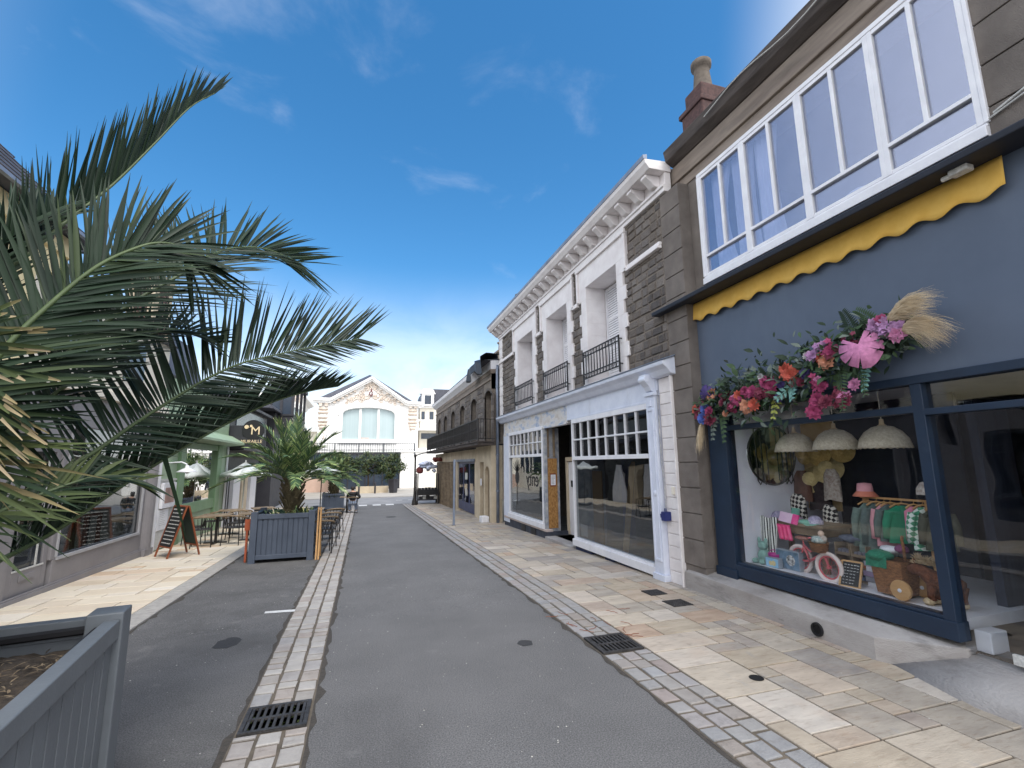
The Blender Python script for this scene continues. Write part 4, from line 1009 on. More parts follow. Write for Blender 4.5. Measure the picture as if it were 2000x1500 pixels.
mb = MB(); mb.ball((5.42,3.88,.95),(.09,.1,.04),10,8,jit=.12); tag(mb.build('folded_cloth', m_white, None, (5.42,3.88,.9), smooth=True), 'white cloth bundled in the wicker cart behind the green knit', 'cloth', GL)
mb = MB(); mb.ball((5.42,3.76,.97),(.06,.06,.05),10,8,jit=.15); tag(mb.build('soft_ball', M_('mauve_knit', rgb(150,90,130), rgb(116,66,100), .9, 40, .4), None, (5.42,3.76,.93), smooth=True), 'mauve soft toy sitting in the wicker cart', 'soft toy', GL)
# plush pony
m_fur = M_('brown_fur', rgb(128,78,52), rgb(84,48,32), .95, 18, 1.0, 60); m_mane = M_('cream_fur', rgb(226,204,168), rgb(190,164,124), .95, 22, 1.0, 60)
t = thing('plush_pony', 'brown plush pony with cream mane beside the wicker cart', 'plush pony', (5.35,3.42,.5))
mb = MB()
sk = [((5.30,3.62,.80),.045),((5.31,3.57,.83),.06),((5.33,3.52,.80),.06),((5.36,3.46,.74),.085),((5.38,3.38,.71),.095),((5.40,3.29,.71),.09),((5.41,3.24,.70),.06)]
mb.tube([p for p,_ in sk],[r for _,r in sk],14)
for x, y in ((5.33,3.46),(5.42,3.47),(5.37,3.28),(5.46,3.28)): mb.tube([(x,y,.70),(x-.01,y+.01,.60),(x-.01,y+.01,.55)],[.045,.034,.036],10)
mb.ball((5.28,3.56,.90),(.012,.012,.03),6,5); mb.ball((5.35,3.55,.90),(.012,.012,.03),6,5)
mb.build('body', m_fur, t, smooth=True)
mb = MB()
for i in range(240):
    a = random.random(); p = Vector((5.32+.06*a+random.uniform(-.02,.02), 3.58-.16*a, .89-.03*a+random.uniform(-.01,.01)))
    leaf(mb, p, Vector((random.uniform(-.7,.5), random.uniform(-.4,.2), random.uniform(.1,.7))), (0,-1,.3), random.uniform(.06,.1), .014)
mb.build('mane', m_mane, t, smooth='open')
for x, y in ((5.31,3.49),(5.41,3.49),(5.35,3.30),(5.45,3.30)):
    mb = MB(); mb.ball((x,y,.535),(.055,.05,.036),12,8,jit=.08); mb.build('hoof', m_mane, t, smooth=True)
mb = MB(); mb.ball((5.265,3.585,.835),.008,8,6); mb.build('eye', m_blk, t, smooth=True)
# clothes rail with garments
t = thing('clothes_rail', 'low wooden clothes rail in the boutique window', 'clothes rail', (5.7,3.9,.5))
mb = MB(); mb.bar((5.72,4.36,1.46),(5.66,3.46,1.46),.022,.022); mb.build('rod', m_woodl, t)
for x, y in ((5.72,4.30),(5.66,3.60)):
    mb = MB(); mb.box(x-.02,x+.02,y-.025,y+.025,.5,1.45); mb.build('post', m_woodl, t)
def garment(lab, y, w, h, m, long=1.0, sleeves=True):
    x = 5.70 - (4.3-y)*.05; zt = 1.385
    g = thing('child_garment', lab, 'garment', (x,y,zt), 'garments on the boutique rail')
    # the garment hangs across the rail: wide in X, thin in Y, turned a little towards the street
    ca, sa = math.cos(.75), math.sin(.75)
    def P(a, b, z): return (x + a*ca + b*sa, y + a*sa*-1 + b*ca, z)
    mb = MB()
    def fn(u, v):
        an = 2*math.pi*u
        sw = w*(.36 + .64*min(1, v*7)) * (1+.12*v)
        f = 1 + .05*math.sin(an*4)*v
        return P(sw/2*math.cos(an)*f, .035*math.sin(an)*(.5+.5*min(1,v*5))+.01*math.sin(an*3)*v, zt + .01 - .05*0 - h*v - .035*min(1,v*7)*abs(math.cos(an))*0)
    mb.grid(fn, 28, 14)
    if sleeves:
        for sg in (-1, 1):
            mb.tube([P(sg*w*.42,0,zt-.05), P(sg*w*.56,0,zt-.18), P(sg*w*.62,.01,zt-.18-h*.42)], [.045,.042,.032], 10)
    mb.build('fabric', m, g, smooth='open')
    mb = MB(); mb.tube([P(0,0,zt+.085),P(.012,0,zt+.075),P(.0,0,zt+.05),P(0,0,zt+.03)], .003, 5); mb.tube([P(-w*.40,0,zt-.01),P(-w*.2,0,zt+.025),P(0,0,zt+.035),P(w*.2,0,zt+.025),P(w*.40,0,zt-.01)], .010, 6)
    mb.build('hanger', m_woodl, g)
m_sage = M_('sage_knit', rgb(116,136,128), rgb(92,112,106), .95, 30, .3, 90); m_sage2 = M_('grey_green_knit', rgb(100,116,112), rgb(80,96,94), .95, 30, .3, 90)
m_gingham = M_('green_gingham', rgb(120,180,150), rgb(220,232,224), .9, 3); checker(m_gingham, 26, rgb(84,160,124), rgb(226,236,228))
garment('long sage green knitted dress, leftmost on the boutique rail', 4.26, .26, .72, m_sage)
garment('grey green long garment second from the left on the boutique rail', 4.16, .24, .66, m_sage2)
garment('pale pink long garment third from the left on the boutique rail', 4.07, .20, .46, m_pinkc)
garment('dark sage jumper in the middle of the boutique rail', 4.0, .24, .40, m_sage2)
garment('bright green sweatshirt on the boutique rail', 3.88, .27, .40, M_('emerald_jersey', rgb(46,146,110), rgb(38,124,92), .9, 6))
garment('thin pink top between green sweatshirt and gingham shirt', 3.75, .18, .36, M_('candy_pink', rgb(232,150,176), rgb(216,130,158), .9, 6), 1, False)
garment('green and white gingham shirt on the boutique rail', 3.66, .22, .44, m_gingham)
garment('olive jacket with white piping at the right end of the boutique rail', 3.53, .24, .42, M_('olive_cloth', rgb(92,94,80), rgb(72,74,62), .9, 6))
t = thing('bucket_hat', 'white bucket hat with coral brim on the left post of the clothes rail', 'hat', (5.72,4.3,1.46), GL)
mb = MB(); mb.lathe([(.085,1.52),(.082,1.56),(.072,1.62),(0,1.63)], (5.70,4.28,0), 18); mb.build('crown', m_pinkc, t, smooth=True)
mb = MB(); mb.lathe([(.085,1.53),(.13,1.475),(.128,1.47),(.083,1.522)], (5.70,4.28,0), 18); mb.build('brim', M_('coral_cotton', rgb(226,140,116), rgb(206,120,98), .9, 4), t, smooth=True)
t = thing('sun_hat', 'pale child sun hat hung high at the right end of the clothes rail', 'hat', (5.55,3.48,1.55), GL)
mb = MB(); mb.lathe([(.11,1.54),(.105,1.60),(.07,1.66),(0,1.68)], (5.52,3.48,0), 18); mb.build('crown', m_floral, t, smooth=True)
mb = MB(); mb.ball((5.53,3.46,1.50),(.03,.025,.06),8,6); mb.build('label_tag', m_white, t, smooth=True)
mb = MB(); mb.box(5.9,6.4,3.2,3.28,.5,2.5); tag(mb.build('dark_curtain', M_('navy_drape', rgb(46,54,72), rgb(34,40,56), .9, 3, stretch=(6,6,.3)), None, (6.1,3.24,.5)), 'dark drape screening the back of the window near the corner post', 'curtain', None)
# inside the door: rail of clothes, dark case, bins
t = thing('clothes_rail', 'metal clothes rail full of muted clothes inside the boutique door', 'clothes rail', (6.6,2.2,.26))
mb = MB(); mb.tube([(6.5,3.0,1.62),(6.5,-.4,1.62)], .014, 8); mb.build('rod', m_zinc, t)
for y in (2.95,-.3):
    mb = MB(); mb.tube([(6.5,y,.26),(6.5,y,1.62)], .014, 8); mb.build('post', m_zinc, t)
for i in range(16):
    y = 2.85 - .19*i; c = [m_rust, m_floral, m_sage2, m_pinkc, M_('taupe', rgb(130,118,110), rgb(100,90,84), .9, 8)][i % 5]
    mb = MB(); mb.grid(lambda u, v: (6.5+.2*math.cos(2*math.pi*u)*(.5+.5*min(1,v*5)), y+.035*math.sin(2*math.pi*u), 1.58-.62*v), 16, 6)
    tag(mb.build('child_garment', c, None, (6.5,y,1.6), smooth='open'), 'muted garment hanging in the row inside the dim boutique door', 'garment', 'garments inside the door')
t = thing('storage_case', 'black case with two pale round knobs seen through the boutique door', 'case', (5.9,2.6,1.02))
mb = MB(); mb.box(5.75,6.05,2.05,2.85,1.02,1.34); mb.build('body', m_blk, t, bevel=.01)
mb = MB()
for y in (2.68,2.3): mb.lathe([(0,.02),(.03,.016),(.034,0)], (5.748,y,1.19), 14, (-1,0,0))
mb.build('knob', m_white, t)
mb = MB(); mb.box(5.82,6.0,2.0,2.9,.26,1.02); mb.build('stand', m_dark, t)
mb = MB(); mb.lathe([(0,.26),(.25,.26),(.27,.75),(.28,.76),(.26,.74),(.22,.3)], (5.75,2.55,0), 20); tag(mb.build('laundry_bin', M_('teal_stripe', rgb(90,116,124), rgb(64,84,94), .9, 14, stretch=(6,6,.2)), None, (5.75,2.55,.26), smooth=True), 'teal striped fabric bin on the floor inside the boutique door', 'bin')
mb = MB(); mb.box(5.12,5.34,2.93,3.05,.265,.44); tag(mb.build('white_block', m_white, None, (5.23,2.99,.265), bevel=.01), 'low white block behind the glass next to the corner post', 'block')
# ------------------------------------------------------------------ stone building with three white window surrounds and the half painted shop
XS = 4.8
B2 = thing('stone_building', 'dark stone building with white window surrounds, corbelled cornice and half repainted white shopfront', 'building', (4.8, 11.6, 0))
OPEN = [(8.10, 9.48), (10.58, 11.98), (13.15, 14.62)]
SUR = [(7.70, 9.90), (10.18, 12.40), (12.76, 15.04)]
ZB, ZO, ZT = 3.62, 5.88, 6.40
m_back = m_mortar
mb = MB()
holes = [(a, b, ZB, ZT) for a, b in SUR]
ys = [6.56] + [v for a, b in OPEN for v in (a-.05, b+.05)] + [16.8]
for i in range(0, len(ys), 2): mb.box(XS, XS+.45, ys[i], ys[i+1], 3.5, 6.48, 1)
for a, b in OPEN: mb.box(XS, XS+.45, a-.05, b+.05, 5.95, 6.48, 1)
hs_ = []
for a, b in SUR: hs_ += [(a, b, 5.62, 6.46), (a+.13, b-.13, 3.4, 5.62)]
stones(mb, XS, 6.58, 16.5, 3.58, 6.47, hs_)
mb.build('wall', [m_stone, m_back], B2)
mb = MB()
for z in range(8): mb.box(XS-.045, XS+.02, 16.46, 16.84, 3.62+z*.356, 3.62+z*.356+.348)
mb.build('corner_quoin', m_whitest, B2, bevel=.01)
for (a, b), (sa, sb) in zip(OPEN, SUR):
    mb = MB(); X0, X1 = XS-.05, XS+.5
    mb.box(X0, X1, sa, sb, ZO, ZT)                                   # head
    n = 8; h = (ZO-ZB)/n
    for k in range(n):
        e = .10 if k % 2 else .0
        if k >= n-1: e = 0
        z0, z1 = ZB + k*h, ZB + (k+1)*h
        o0 = sa + (.16 if k < n-1 else 0) - (.0 if not e else e) ; o1 = sb - (.16 if k < n-1 else 0) + (.0 if not e else e)
        mb.box(X0, X1, o0, a, z0, z1); mb.box(X0, X1, b, o1, z0, z1)
    f = .06                                                          # raised ear moulding
    mb.box(X0-.05, X0, sa-.03, sb+.03, ZT-.05, ZT+.04); mb.box(X0-.035, X0, sa-.02, sa+f, 5.62, ZT-.05); mb.box(X0-.035, X0, sb-f, sb+.02, 5.62, ZT-.05)
    mb.box(X0, X1, a, b, ZB-.1, ZB+.02)
    so_ = mb.build('window_surround', m_whitest, B2, bevel=.006)
    # back of the recess
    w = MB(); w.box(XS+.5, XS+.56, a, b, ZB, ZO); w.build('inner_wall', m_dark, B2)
    s = MB(); hw = (b-a)/2
    half = [(a+.02, a+hw-.01), (a+hw+.01, b-.02)] if a < 13 else [(a+hw+.01, b-.02)]
    for y0, y1 in half:
        sh = MB(); f = .05; X = XS+.44
        sh.box(X, X+.04, y0, y0+f, ZB+.06, ZO-.03); sh.box(X, X+.04, y1-f, y1, ZB+.06, ZO-.03)
        for zz in (ZB+.06, ZB+.78, ZB+1.46, ZO-.10): sh.box(X+.002, X+.038, y0+f, y1-f, zz, zz+.07)
        z = ZB+.14
        while z < ZO-.11:
            sh.bar((X+.006, (y0+y1)/2, z), (X+.022, (y0+y1)/2, z+.052), (y1-y0)-2*f, .007, (-1,0,0)); z += .056
        sh.build('shutter', m_white, B2)
    if a > 13:
        gg = MB(); gg.box(XS+.46, XS+.47, a+.05, a+hw, ZB+.05, ZO-.05); gg.build('pane', g_dark, B2)
        gm = MB(); gm.box(XS+.45, XS+.49, a+.0, a+.06, ZB, ZO); gm.box(XS+.45, XS+.49, a+hw-.05, a+hw, ZB, ZO); gm.box(XS+.45, XS+.49, a+.06, a+hw-.05, 5.0, 5.05); gm.build('window_frame', m_white, B2)
# string course between the ears
mb = MB()
seg = [(6.58, SUR[0][0]), (SUR[0][1], SUR[1][0]), (SUR[1][1], SUR[2][0]), (SUR[2][1], 16.86)]
for a, b in seg:
    mb.box(XS-.09, XS, a+.021, b-.021, 5.54, 5.60); mb.box(XS-.06, XS, a+.021, b-.021, 5.60, 5.66)
mb.each('string_course', m_whitest, B2, bevel=.008)
mb = MB()
mb.box(XS-.05, XS+.1, 6.38, 16.9, 6.48, 6.56); mb.box(XS-.08, XS+.1, 6.38, 16.92, 6.56, 6.61)
mb.box(XS-.02, XS+.1, 6.38, 16.88, 6.61, 6.84)
mb.prism([(XS+.1, 6.84), (XS-.33, 6.84), (XS-.36, 6.88), (XS-.40, 6.93), (XS-.42, 7.0), (XS+.1, 7.03)], 6.36, 17.15, 'y')
mb.build('cornice', m_whitest, B2, bevel=.006)
mb = MB(); y = 6.52
while y < 16.9:
    mb.prism([(XS-.02, 6.835), (XS-.30, 6.835), (XS-.31, 6.78), (XS-.25, 6.74), (XS-.20, 6.70), (XS-.14, 6.64), (XS-.02, 6.615)], y, y+.16, 'y'); y += .47
mb.each('corbel', m_whitest, B2, bevel=.012)
mb = MB(); mb.prism([(XS-.43, 7.0), (XS-.44, 7.07), (XS-.36, 7.09), (XS-.36, 7.01)], 6.36, 17.2, 'y'); mb.build('gutter', m_zinc, B2)
mb = MB(); mb.prism([(XS-.35, 7.07), (XS+.4, 7.12), (XS+3, 8.3), (XS+6, 7.0)], 6.62, 17.0, 'y'); mb.build('roof', m_slate, B2)
mb = MB(); mb.box(XS+.45, 11, 16.6, 16.8, 0-.3, 7); mb.box(XS+.46, 10, 6.62, 16.6, 3.45, 3.6); mb.build('inner_wall', m_mortar, B2)
mb = MB(); mb.lathe([(.12,7.0),(.1,7.6),(.14,7.64),(.17,7.74),(.12,7.76)], (5.05, 15.2, 0), 12); mb.build('chimney_pot', m_pot, B2, smooth=True)
for a, b in OPEN:                                                   # little balcony railings
    mb = MB(); X = XS-.12
    y0, y1 = a-.10, b+.10
    for z in (3.74, 3.84, 4.24, 4.34): mb.box(X-.012, X+.012, y0, y1, z-.012, z+.012)
    for y in (y0, y1):
        mb.box(X-.014, X+.014, y-.014, y+.014, 3.62, 4.36)
        for z in (3.79, 4.29): mb.bar((X, y, z), (XS+.02, y, z), .02, .02)
    n = 12
    for i in range(1, n):
        y = y0 + (y1-y0)*i/n; mb.box(X-.008, X+.008, y-.008, y+.008, 3.74, 4.34)
        mb.tube([(X-.012, y+.04*math.cos(q*math.pi/4), 4.29+.04*math.sin(q*math.pi/4)) for q in range(8)], .007, 4, closed=True)
        mb.tube([(X-.012, y+.04*math.cos(q*math.pi/4), 3.79+.04*math.sin(q*math.pi/4)) for q in range(8)], .007, 4, closed=True)
    mb.build('balcony_rail', m_rail, B2)
# shop cornice
mb = MB()
mb.prism([(XS, 3.30), (XS-.10, 3.32), (XS-.16, 3.40), (XS-.24, 3.46), (XS-.25, 3.52), (XS, 3.60)], 6.46, 16.62, 'y')
mb.build('shop_cornice', m_whiteb, B2, bevel=.01)
mb = MB(); mb.prism([(XS-.255, 3.525), (XS-.26, 3.545), (XS+.0, 3.63), (XS+.0, 3.605)], 6.44, 16.64, 'y'); mb.build('cornice_flashing', m_zinc, B2)
mb = MB(); mb.box(XS-.03, XS+.2, 6.98, 10.80, 2.92, 3.32); mb.box(XS-.05, XS-.03, 7.2, 10.78, 2.92, 2.96)
mb.build('fascia', m_whiteb, B2, bevel=.004)
m_flake, tf, pf = newmat('flaking_fascia')
nn = tf.nodes.new('ShaderNodeTexNoise'); nn.inputs['Scale'].default_value = 3.2; nn.inputs['Detail'].default_value = 9; nn.inputs['Roughness'].default_value = .62
mpn = tf.nodes.new('ShaderNodeMapping'); mpn.inputs['Scale'].default_value = (1,.8,1.6); tcn = tf.nodes.new('ShaderNodeTexCoord'); tf.links.new(tcn.outputs['Object'], mpn.inputs[0]); tf.links.new(mpn.outputs[0], nn.inputs['Vector'])
rp = tf.nodes.new('ShaderNodeValToRGB'); e = rp.color_ramp.elements; e[0].position = .36; e[0].color = rgb(150,166,192); e[1].position = .66; e[1].color = rgb(190,182,174)
q = e.new(.43); q.color = rgb(188,192,202); q = e.new(.5); q.color = rgb(212,209,206); tf.links.new(nn.outputs[0], rp.inputs[0]); tf.links.new(rp.outputs[0], pf.inputs[0]); pf.inputs['Roughness'].default_value = .85
mb = MB(); mb.box(XS-.015, XS+.2, 10.80, 16.4, 2.86, 3.32); mb.box(XS-.04, XS-.015, 10.84, 16.36, 2.84, 2.90); mb.build('weathered_fascia', m_flake, B2, bevel=.004)
# right pilaster, console, white masonry and conduit
mb = MB(); mb.box(XS-.10, XS+.15, 6.96, 7.22, .10, 3.02); mb.box(XS-.12, XS-.10, 7.00, 7.03, .3, 2.8); mb.box(XS-.12, XS-.10, 7.15, 7.18, .3, 2.8); mb.box(XS-.12, XS-.10, 7.03, 7.15, .3, .34); mb.box(XS-.12, XS-.10, 7.03, 7.15, 2.76, 2.8)
mb.box(XS-.13, XS+.15, 6.92, 7.25, .0, .10); mb.box(XS-.13, XS+.15, 6.93, 7.24, 3.02, 3.08)
mb.build('pilaster', m_whiteb, B2, bevel=.006)
mb = MB(); mb.lathe([(0,.02),(.03,.018),(.05,.006),(.055,0)], (XS-.10, 7.09, 1.38), 18, (-1,0,0)); mb.box(XS-.125, XS-.10, 7.05, 7.13, 2.84, 2.96); mb.build('rosette', m_whiteb, B2, bevel=.004)
mb = MB(); mb.prism([(XS-.03, 3.08), (XS-.12, 3.10), (XS-.16, 3.18), (XS-.24, 3.26), (XS-.24, 3.38), (XS-.03, 3.38)], 7.0, 7.18, 'y'); mb.tube([(XS-.20, 6.99, 3.30), (XS-.20, 7.19, 3.30)], .06, 12); mb.build('console', m_whiteb, B2, bevel=.008)
mb = MB()
z = 0.0
while z < 3.2:
    h = min(.19, 3.2-z); d = random.uniform(0,.008)
    mb.box(XS-.015-d, XS+.2, 6.58, 6.92, z+.004, z+h-.004); z += .19
mb.box(XS+.0, XS+.2, 6.58, 6.96, 0, 3.3); mb.box(XS-.06, XS+.21, 6.545, 6.582, 0, 3.3)
mb.build('white_brickwork', m_whitest, B2, bevel=.01)
mb = MB(); mb.tube([(XS-.05, 6.93, 3.1), (XS-.05, 6.93, 1.95), (XS-.04, 6.90, 1.5), (XS-.05, 6.89, 1.1)], .014, 8); mb.build('conduit', m_worn, B2)
mb = MB(); mb.box(XS-.14, XS-.02, 6.80, 6.90, .96, 1.10); mb.tube([(XS-.09, 6.83, 1.10), (XS-.09, 6.83, 1.15), (XS-.09, 6.87, 1.15), (XS-.09, 6.87, 1.10)], .008, 6); mb.bar((XS-.1,6.90,1.04),(XS-.1,6.95,1.03),.05,.06)
mb.build('lock_box', m_blue, B2, bevel=.012)
mb = MB(); mb.box(XS-.05, XS-.02, 6.66, 6.72, 1.38, 1.50); mb.build('bell_box', m_cream, B2, bevel=.006)
# right shop window
def shopwin(y0, y1, zs, zg, zt, n, mfr, plinth):
    mb = MB(); f = .06; X0, X1 = XS-.05, XS+.06
    mb.box(X0, X1, y0, y0+f, zs, zt); mb.box(X0, X1, y1-f, y1, zs, zt); mb.box(X0, X1, y0+f, y1-f, zt-.10, zt)
    mb.box(X0-.02, X1, y0+f, y1-f, zg-.06, zg+.02); mb.box(X0-.04, X1, y0-.02, y1+.02, zs-.14, zs)
    mb.box(X0-.015, X1, y0+f, y1-f, zs, zs+.04)
    zm = (zg+.02 + zt-.10)/2
    mb.box(X0+.01, X1-.02, y0+f, y1-f, zm-.016, zm+.016)
    for i in range(1, n):
        y = y0+f + (y1-y0-2*f)*i/n
        mb.box(X0+.012, X1-.022, y-.014, y+.014, zg+.02, zm-.016); mb.box(X0+.012, X1-.022, y-.014, y+.014, zm+.016, zt-.10)
    w = mb.build('shop_window', mfr, B2, bevel=.005)
    g = MB(); g.box(XS, XS+.008, y0+f, y1-f, zs+.04, zg-.06); g.build('pane', g_shop2, w)
    g = MB(); g.box(XS, XS+.008, y0+f, y1-f, zg+.02, zt-.10); g.build('pane', g_dark2, w)
    return w
g_shop2 = glass('empty_shop_glass', (.60,.64,.66,1), .16, 0, base=.10)
g_dark2 = glass('toplight_glass', (.40,.40,.42,1), .14, 0, base=.14)
shopwin(7.24, 10.52, .17, 2.02, 2.92, 8, m_white, None)
wl = shopwin(12.52, 15.72, .28, 2.14, 2.92, 8, m_white, None)
mb = MB(); mb.box(XS-.03, XS+.2, 15.74, 16.4, -.05, 2.86); mb.build('white_pier', m_whiteb, B2, bevel=.006)
mb = MB(); mb.box(XS-.06, XS+.15, 12.3, 16.3, .08, .14); mb.build('sill', M_('dusty_pink_stone', rgb(206,190,184), rgb(180,166,160), .85, 5, .2), B2, bevel=.01)
mb = MB(); mb.box(XS-.02, XS+.15, 12.3, 16.35, -.35, .08); mb.box(XS+.15, XS+.6, 12.34, 12.44, -.3, .08); mb.build('plinth', m_plinth, B2)
mb = MB()
for y in (13.2, 14.1): mb.box(XS-.035, XS-.02, y, y+.4, -.14, .05)
mb.each('cellar_vent', m_blk, B2)
mb = MB()
for y0, y1 in ((9.7, 10.5), (8.75, 9.1), (7.9, 8.5)): mb.box(XS-.03, XS+.1, y0, y1, -.12, .03)
mb.each('plinth_block', M_('navy_plinth', rgb(44,56,96), rgb(34,42,72), .7, 5, .2), B2, bevel=.006)
mb = MB(); mb.box(XS+.1, XS+.14, 7.2, 10.6, -.2, .04); mb.build('plinth', m_dark, B2)
# entrance recess with chipboard, notice and white door
mb = MB(); mb.box(XS, XS+.42, 12.44, 12.50, .08, 2.86)
mb.build('side_return', m_worn, B2)
mb = MB(); mb.box(XS+.07, XS+.34, 12.40, 12.436, .16, 2.02); mb.build('chipboard_panel', m_osb, B2)
mb = MB(); mb.box(XS+.12, XS+.30, 12.385, 12.398, 1.26, 1.62); nb = mb.build('notice', m_wood, B2)
mb = MB(); mb.box(XS+.14, XS+.28, 12.378, 12.384, 1.30, 1.58); mb.build('paper', m_white, nb)
mb = MB()
for k in range(7): mb.box(XS+.155, XS+.155+random.uniform(.07,.11), 12.3755, 12.3775, 1.54-.034*k, 1.547-.034*k)
mb.build('print', m_blk, nb)
mb = MB(); mb.box(XS+.06, XS+.12, 12.41, 12.44, 2.05, 2.84); mb.box(XS+.24, XS+.30, 12.41, 12.44, 2.05, 2.84); mb.each('bare_stud', m_woodg, B2)
mb = MB(); mb.box(XS-.02, XS+.06, 12.40, 12.52, .1, 2.86); mb.box(XS, XS+.8, 10.52, 10.58, -.1, 2.9); mb.each('door_jamb', m_worn, B2, bevel=.004)
mb = MB(); mb.box(XS+.68, XS+.72, 10.6, 12.40, -.05, 1.92); dr = mb.build('door', m_white, B2, bevel=.006)
mb = MB(); mb.box(XS+.65, XS+.68, 12.1, 12.2, 1.25, 1.42); mb.build('handle', m_blk, dr, bevel=.006)
mb = MB(); mb.box(XS+.62, XS+.70, 12.40, 12.46, -.05, 2.05); mb.box(XS+.62, XS+.70, 10.58, 12.40, 1.94, 2.05); mb.build('door_frame', m_beige, B2)
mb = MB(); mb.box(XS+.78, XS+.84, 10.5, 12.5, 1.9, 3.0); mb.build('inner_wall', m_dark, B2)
mb = MB(); mb.box(XS-.10, XS+.8, 10.62, 12.3, -.14, -.02); mb.build('door_step', m_conc, B2, bevel=.01)
# inside the empty shop
mb = MB(); mb.box(XS+.2, 10, 6.62, 16.6, -.3, -.02); mb.build('shop_floor', M_('dusty_floor', rgb(96,96,94), rgb(70,70,70), .9, 3), B2)
mb = MB(); mb.box(9.4, 9.5, 6.62, 16.6, -.1, 3.4); mb.box(XS+.2, 10, 6.6, 6.66, -.1, 3.4); mb.build('inner_wall', m_dim, B2)
mb = MB(); mb.box(XS+1.0, XS+1.2, 9.9, 10.1, 0, 3.3); mb.build('post', m_blue, B2)
mb = MB(); mb.bar((XS+.5, 9.2, 0), (XS+1.2, 9.9, 1.9), .12, .03); tag(mb.build('plank', m_woodl, None, (XS+.6, 9.3, 0)), 'wooden plank leaning inside the empty white shop', 'plank')
mb = MB(); mb.box(XS+.4, XS+.43, 9.95, 10.4, .06, 1.7); tag(mb.build('chipboard_sheet', m_osb, None, (XS+.4, 10.1, .06)), 'chipboard sheet standing inside the right shop window', 'chipboard')
mb = MB(); mb.box(XS+.06, XS+.07, 10.05, 10.4, .25, .5); tag(mb.build('notice_sheet', m_white, None, (XS+.06, 10.2, .25)), 'white paper sheet low in the corner of the right shop window', 'paper')
# mirrored lettering on the left pane, with the round emblem on a stalk
text('window_lettering', 'enty', .62, (XS-.004, 13.5, 1.42), (R(90), 0, R(-90)), m_blk, wl, .001, 1.0, True)
mb = MB(); mb.lathe([(0,.004),(.2,.004),(.2,0)], (XS-.001, 14.95, 1.45), 24, (-1,0,0)); mb.box(XS-.006, XS-.002, 14.93, 14.97, .6, 1.26)
for k in range(7):
    a = .5 + k*.35; mb.bar((XS-.004, 14.95, 1.62), (XS-.004, 14.95+.55*math.cos(a), 1.62+.38*math.sin(a)), .004, .03, (1,0,0), h2=.006)
mb.build('window_emblem', m_blk, wl)
# downpipes at the far corner
mb = MB(); mb.tube([(XS-.10, 16.95, gz(17)), (XS-.10, 16.95, 5.35), (XS-.06, 17.0, 5.52), (XS-.10, 17.3, 5.6)], .055, 10)
for z in (.9, 2.2, 3.5, 4.7): mb.lathe([(.07,0),(.07,.05)], (XS-.10,16.95,z), 12)
mb.build('downpipe', m_zinc, B2, smooth=True)
# ------------------------------------------------------------------ far stone building with arched windows and long balcony
XF = 4.5
B3 = thing('stone_building', 'lower dark stone building with six arched windows over a long iron balcony', 'building', (4.5, 24, -.3))
CEN = [17.55, 20.0, 22.5, 25.0, 27.4, 29.7]; hw = .52
mb = MB()
hol = [(c-hw-.16, c+hw+.16, 2.7, 4.98) for c in CEN]
prev = 17.05
for c in CEN: mb.box(XF, XF+.5, prev, c-hw-.0, 2.62, 5.25, 1); prev = c+hw
mb.box(XF, XF+.5, prev, 31.2, 2.62, 5.25, 1)
for c in CEN: mb.box(XF+.0, XF+.5, c-hw, c+hw, 4.66, 5.25, 1)
stones(mb, XF, 17.08, 31.2, 2.68, 4.98, hol, (.16,.22), (.24,.48))
mb.build('wall', [m_stone, m_back], B3)
mb = MB()
for c in CEN:
    for s_ in (-1, 1):
        for k in range(8): mb.box(XF-.02, XF+.05, c+s_*hw if s_ > 0 else c-hw-.155, c+hw+.155 if s_ > 0 else c-hw, 2.72+k*.22, 2.72+k*.22+.21, 0, random.random())
    for k in range(9):
        a0, a1 = math.pi*k/9+.012, math.pi*(k+1)/9-.012
        P = lambda r, a: (XF, c + r*math.cos(a), 4.40 + r*math.sin(a)*.5)
        vs = [P(hw,a0), P(hw+.18,a0), P(hw+.18,a1), P(hw,a1)]
        vs2 = [(XF-.02, v[1], v[2]) for v in vs]
        mb.add(vs+vs2, [(4,5,6,7),(0,1,5,4),(1,2,6,5),(2,3,7,6),(3,0,4,7)], 0, random.random())
mb.build('window_arch', m_stone, B3)
for i, c in enumerate(CEN):
    mb = MB(); mb.box(XF+.28, XF+.34, c-hw, c+hw, 2.7, 4.68); w = mb.build('window', g_dark, B3)
    mb = MB(); X = XF+.24
    for y in (c-hw, c-.03, c+hw-.06): mb.box(X, X+.05, y, y+.06, 2.7, 4.66)
    mb.box(X, X+.048, c-hw+.06, c+hw-.06, 3.5, 3.56); mb.build('frame', m_whiteb if i in (1,2,3) else m_woodg, w)
    if i in (0, 1):
        mb = MB(); z = 2.75
        while z < 4.6: mb.box(X-.02, X-.005, c-.5, c-.05, z, z+.05); z += .07
        mb.build('shutter', m_char, w)
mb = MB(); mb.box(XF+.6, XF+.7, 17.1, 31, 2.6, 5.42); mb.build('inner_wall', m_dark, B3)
mb = MB(); mb.box(XF-.05, XF+.5, 17.05, 31.2, 5.0, 5.09); mb.box(XF-.02, XF+.5, 17.05, 31.2, 5.25, 5.42); mb.build('string_course', m_plasterl, B3, bevel=.01)
mb = MB(); mb.prism([(XF+.4, 5.42), (XF-.02, 5.42), (XF-.10, 5.50), (XF-.22, 5.60), (XF-.26, 5.74), (XF+.4, 5.80)], 19.0, 31.5, 'y'); mb.prism([(XF+.4, 5.42), (XF-.02, 5.42), (XF-.02, 5.74), (XF+.4, 5.80)], 17.05, 19.0, 'y'); mb.build('cornice', m_white, B3)
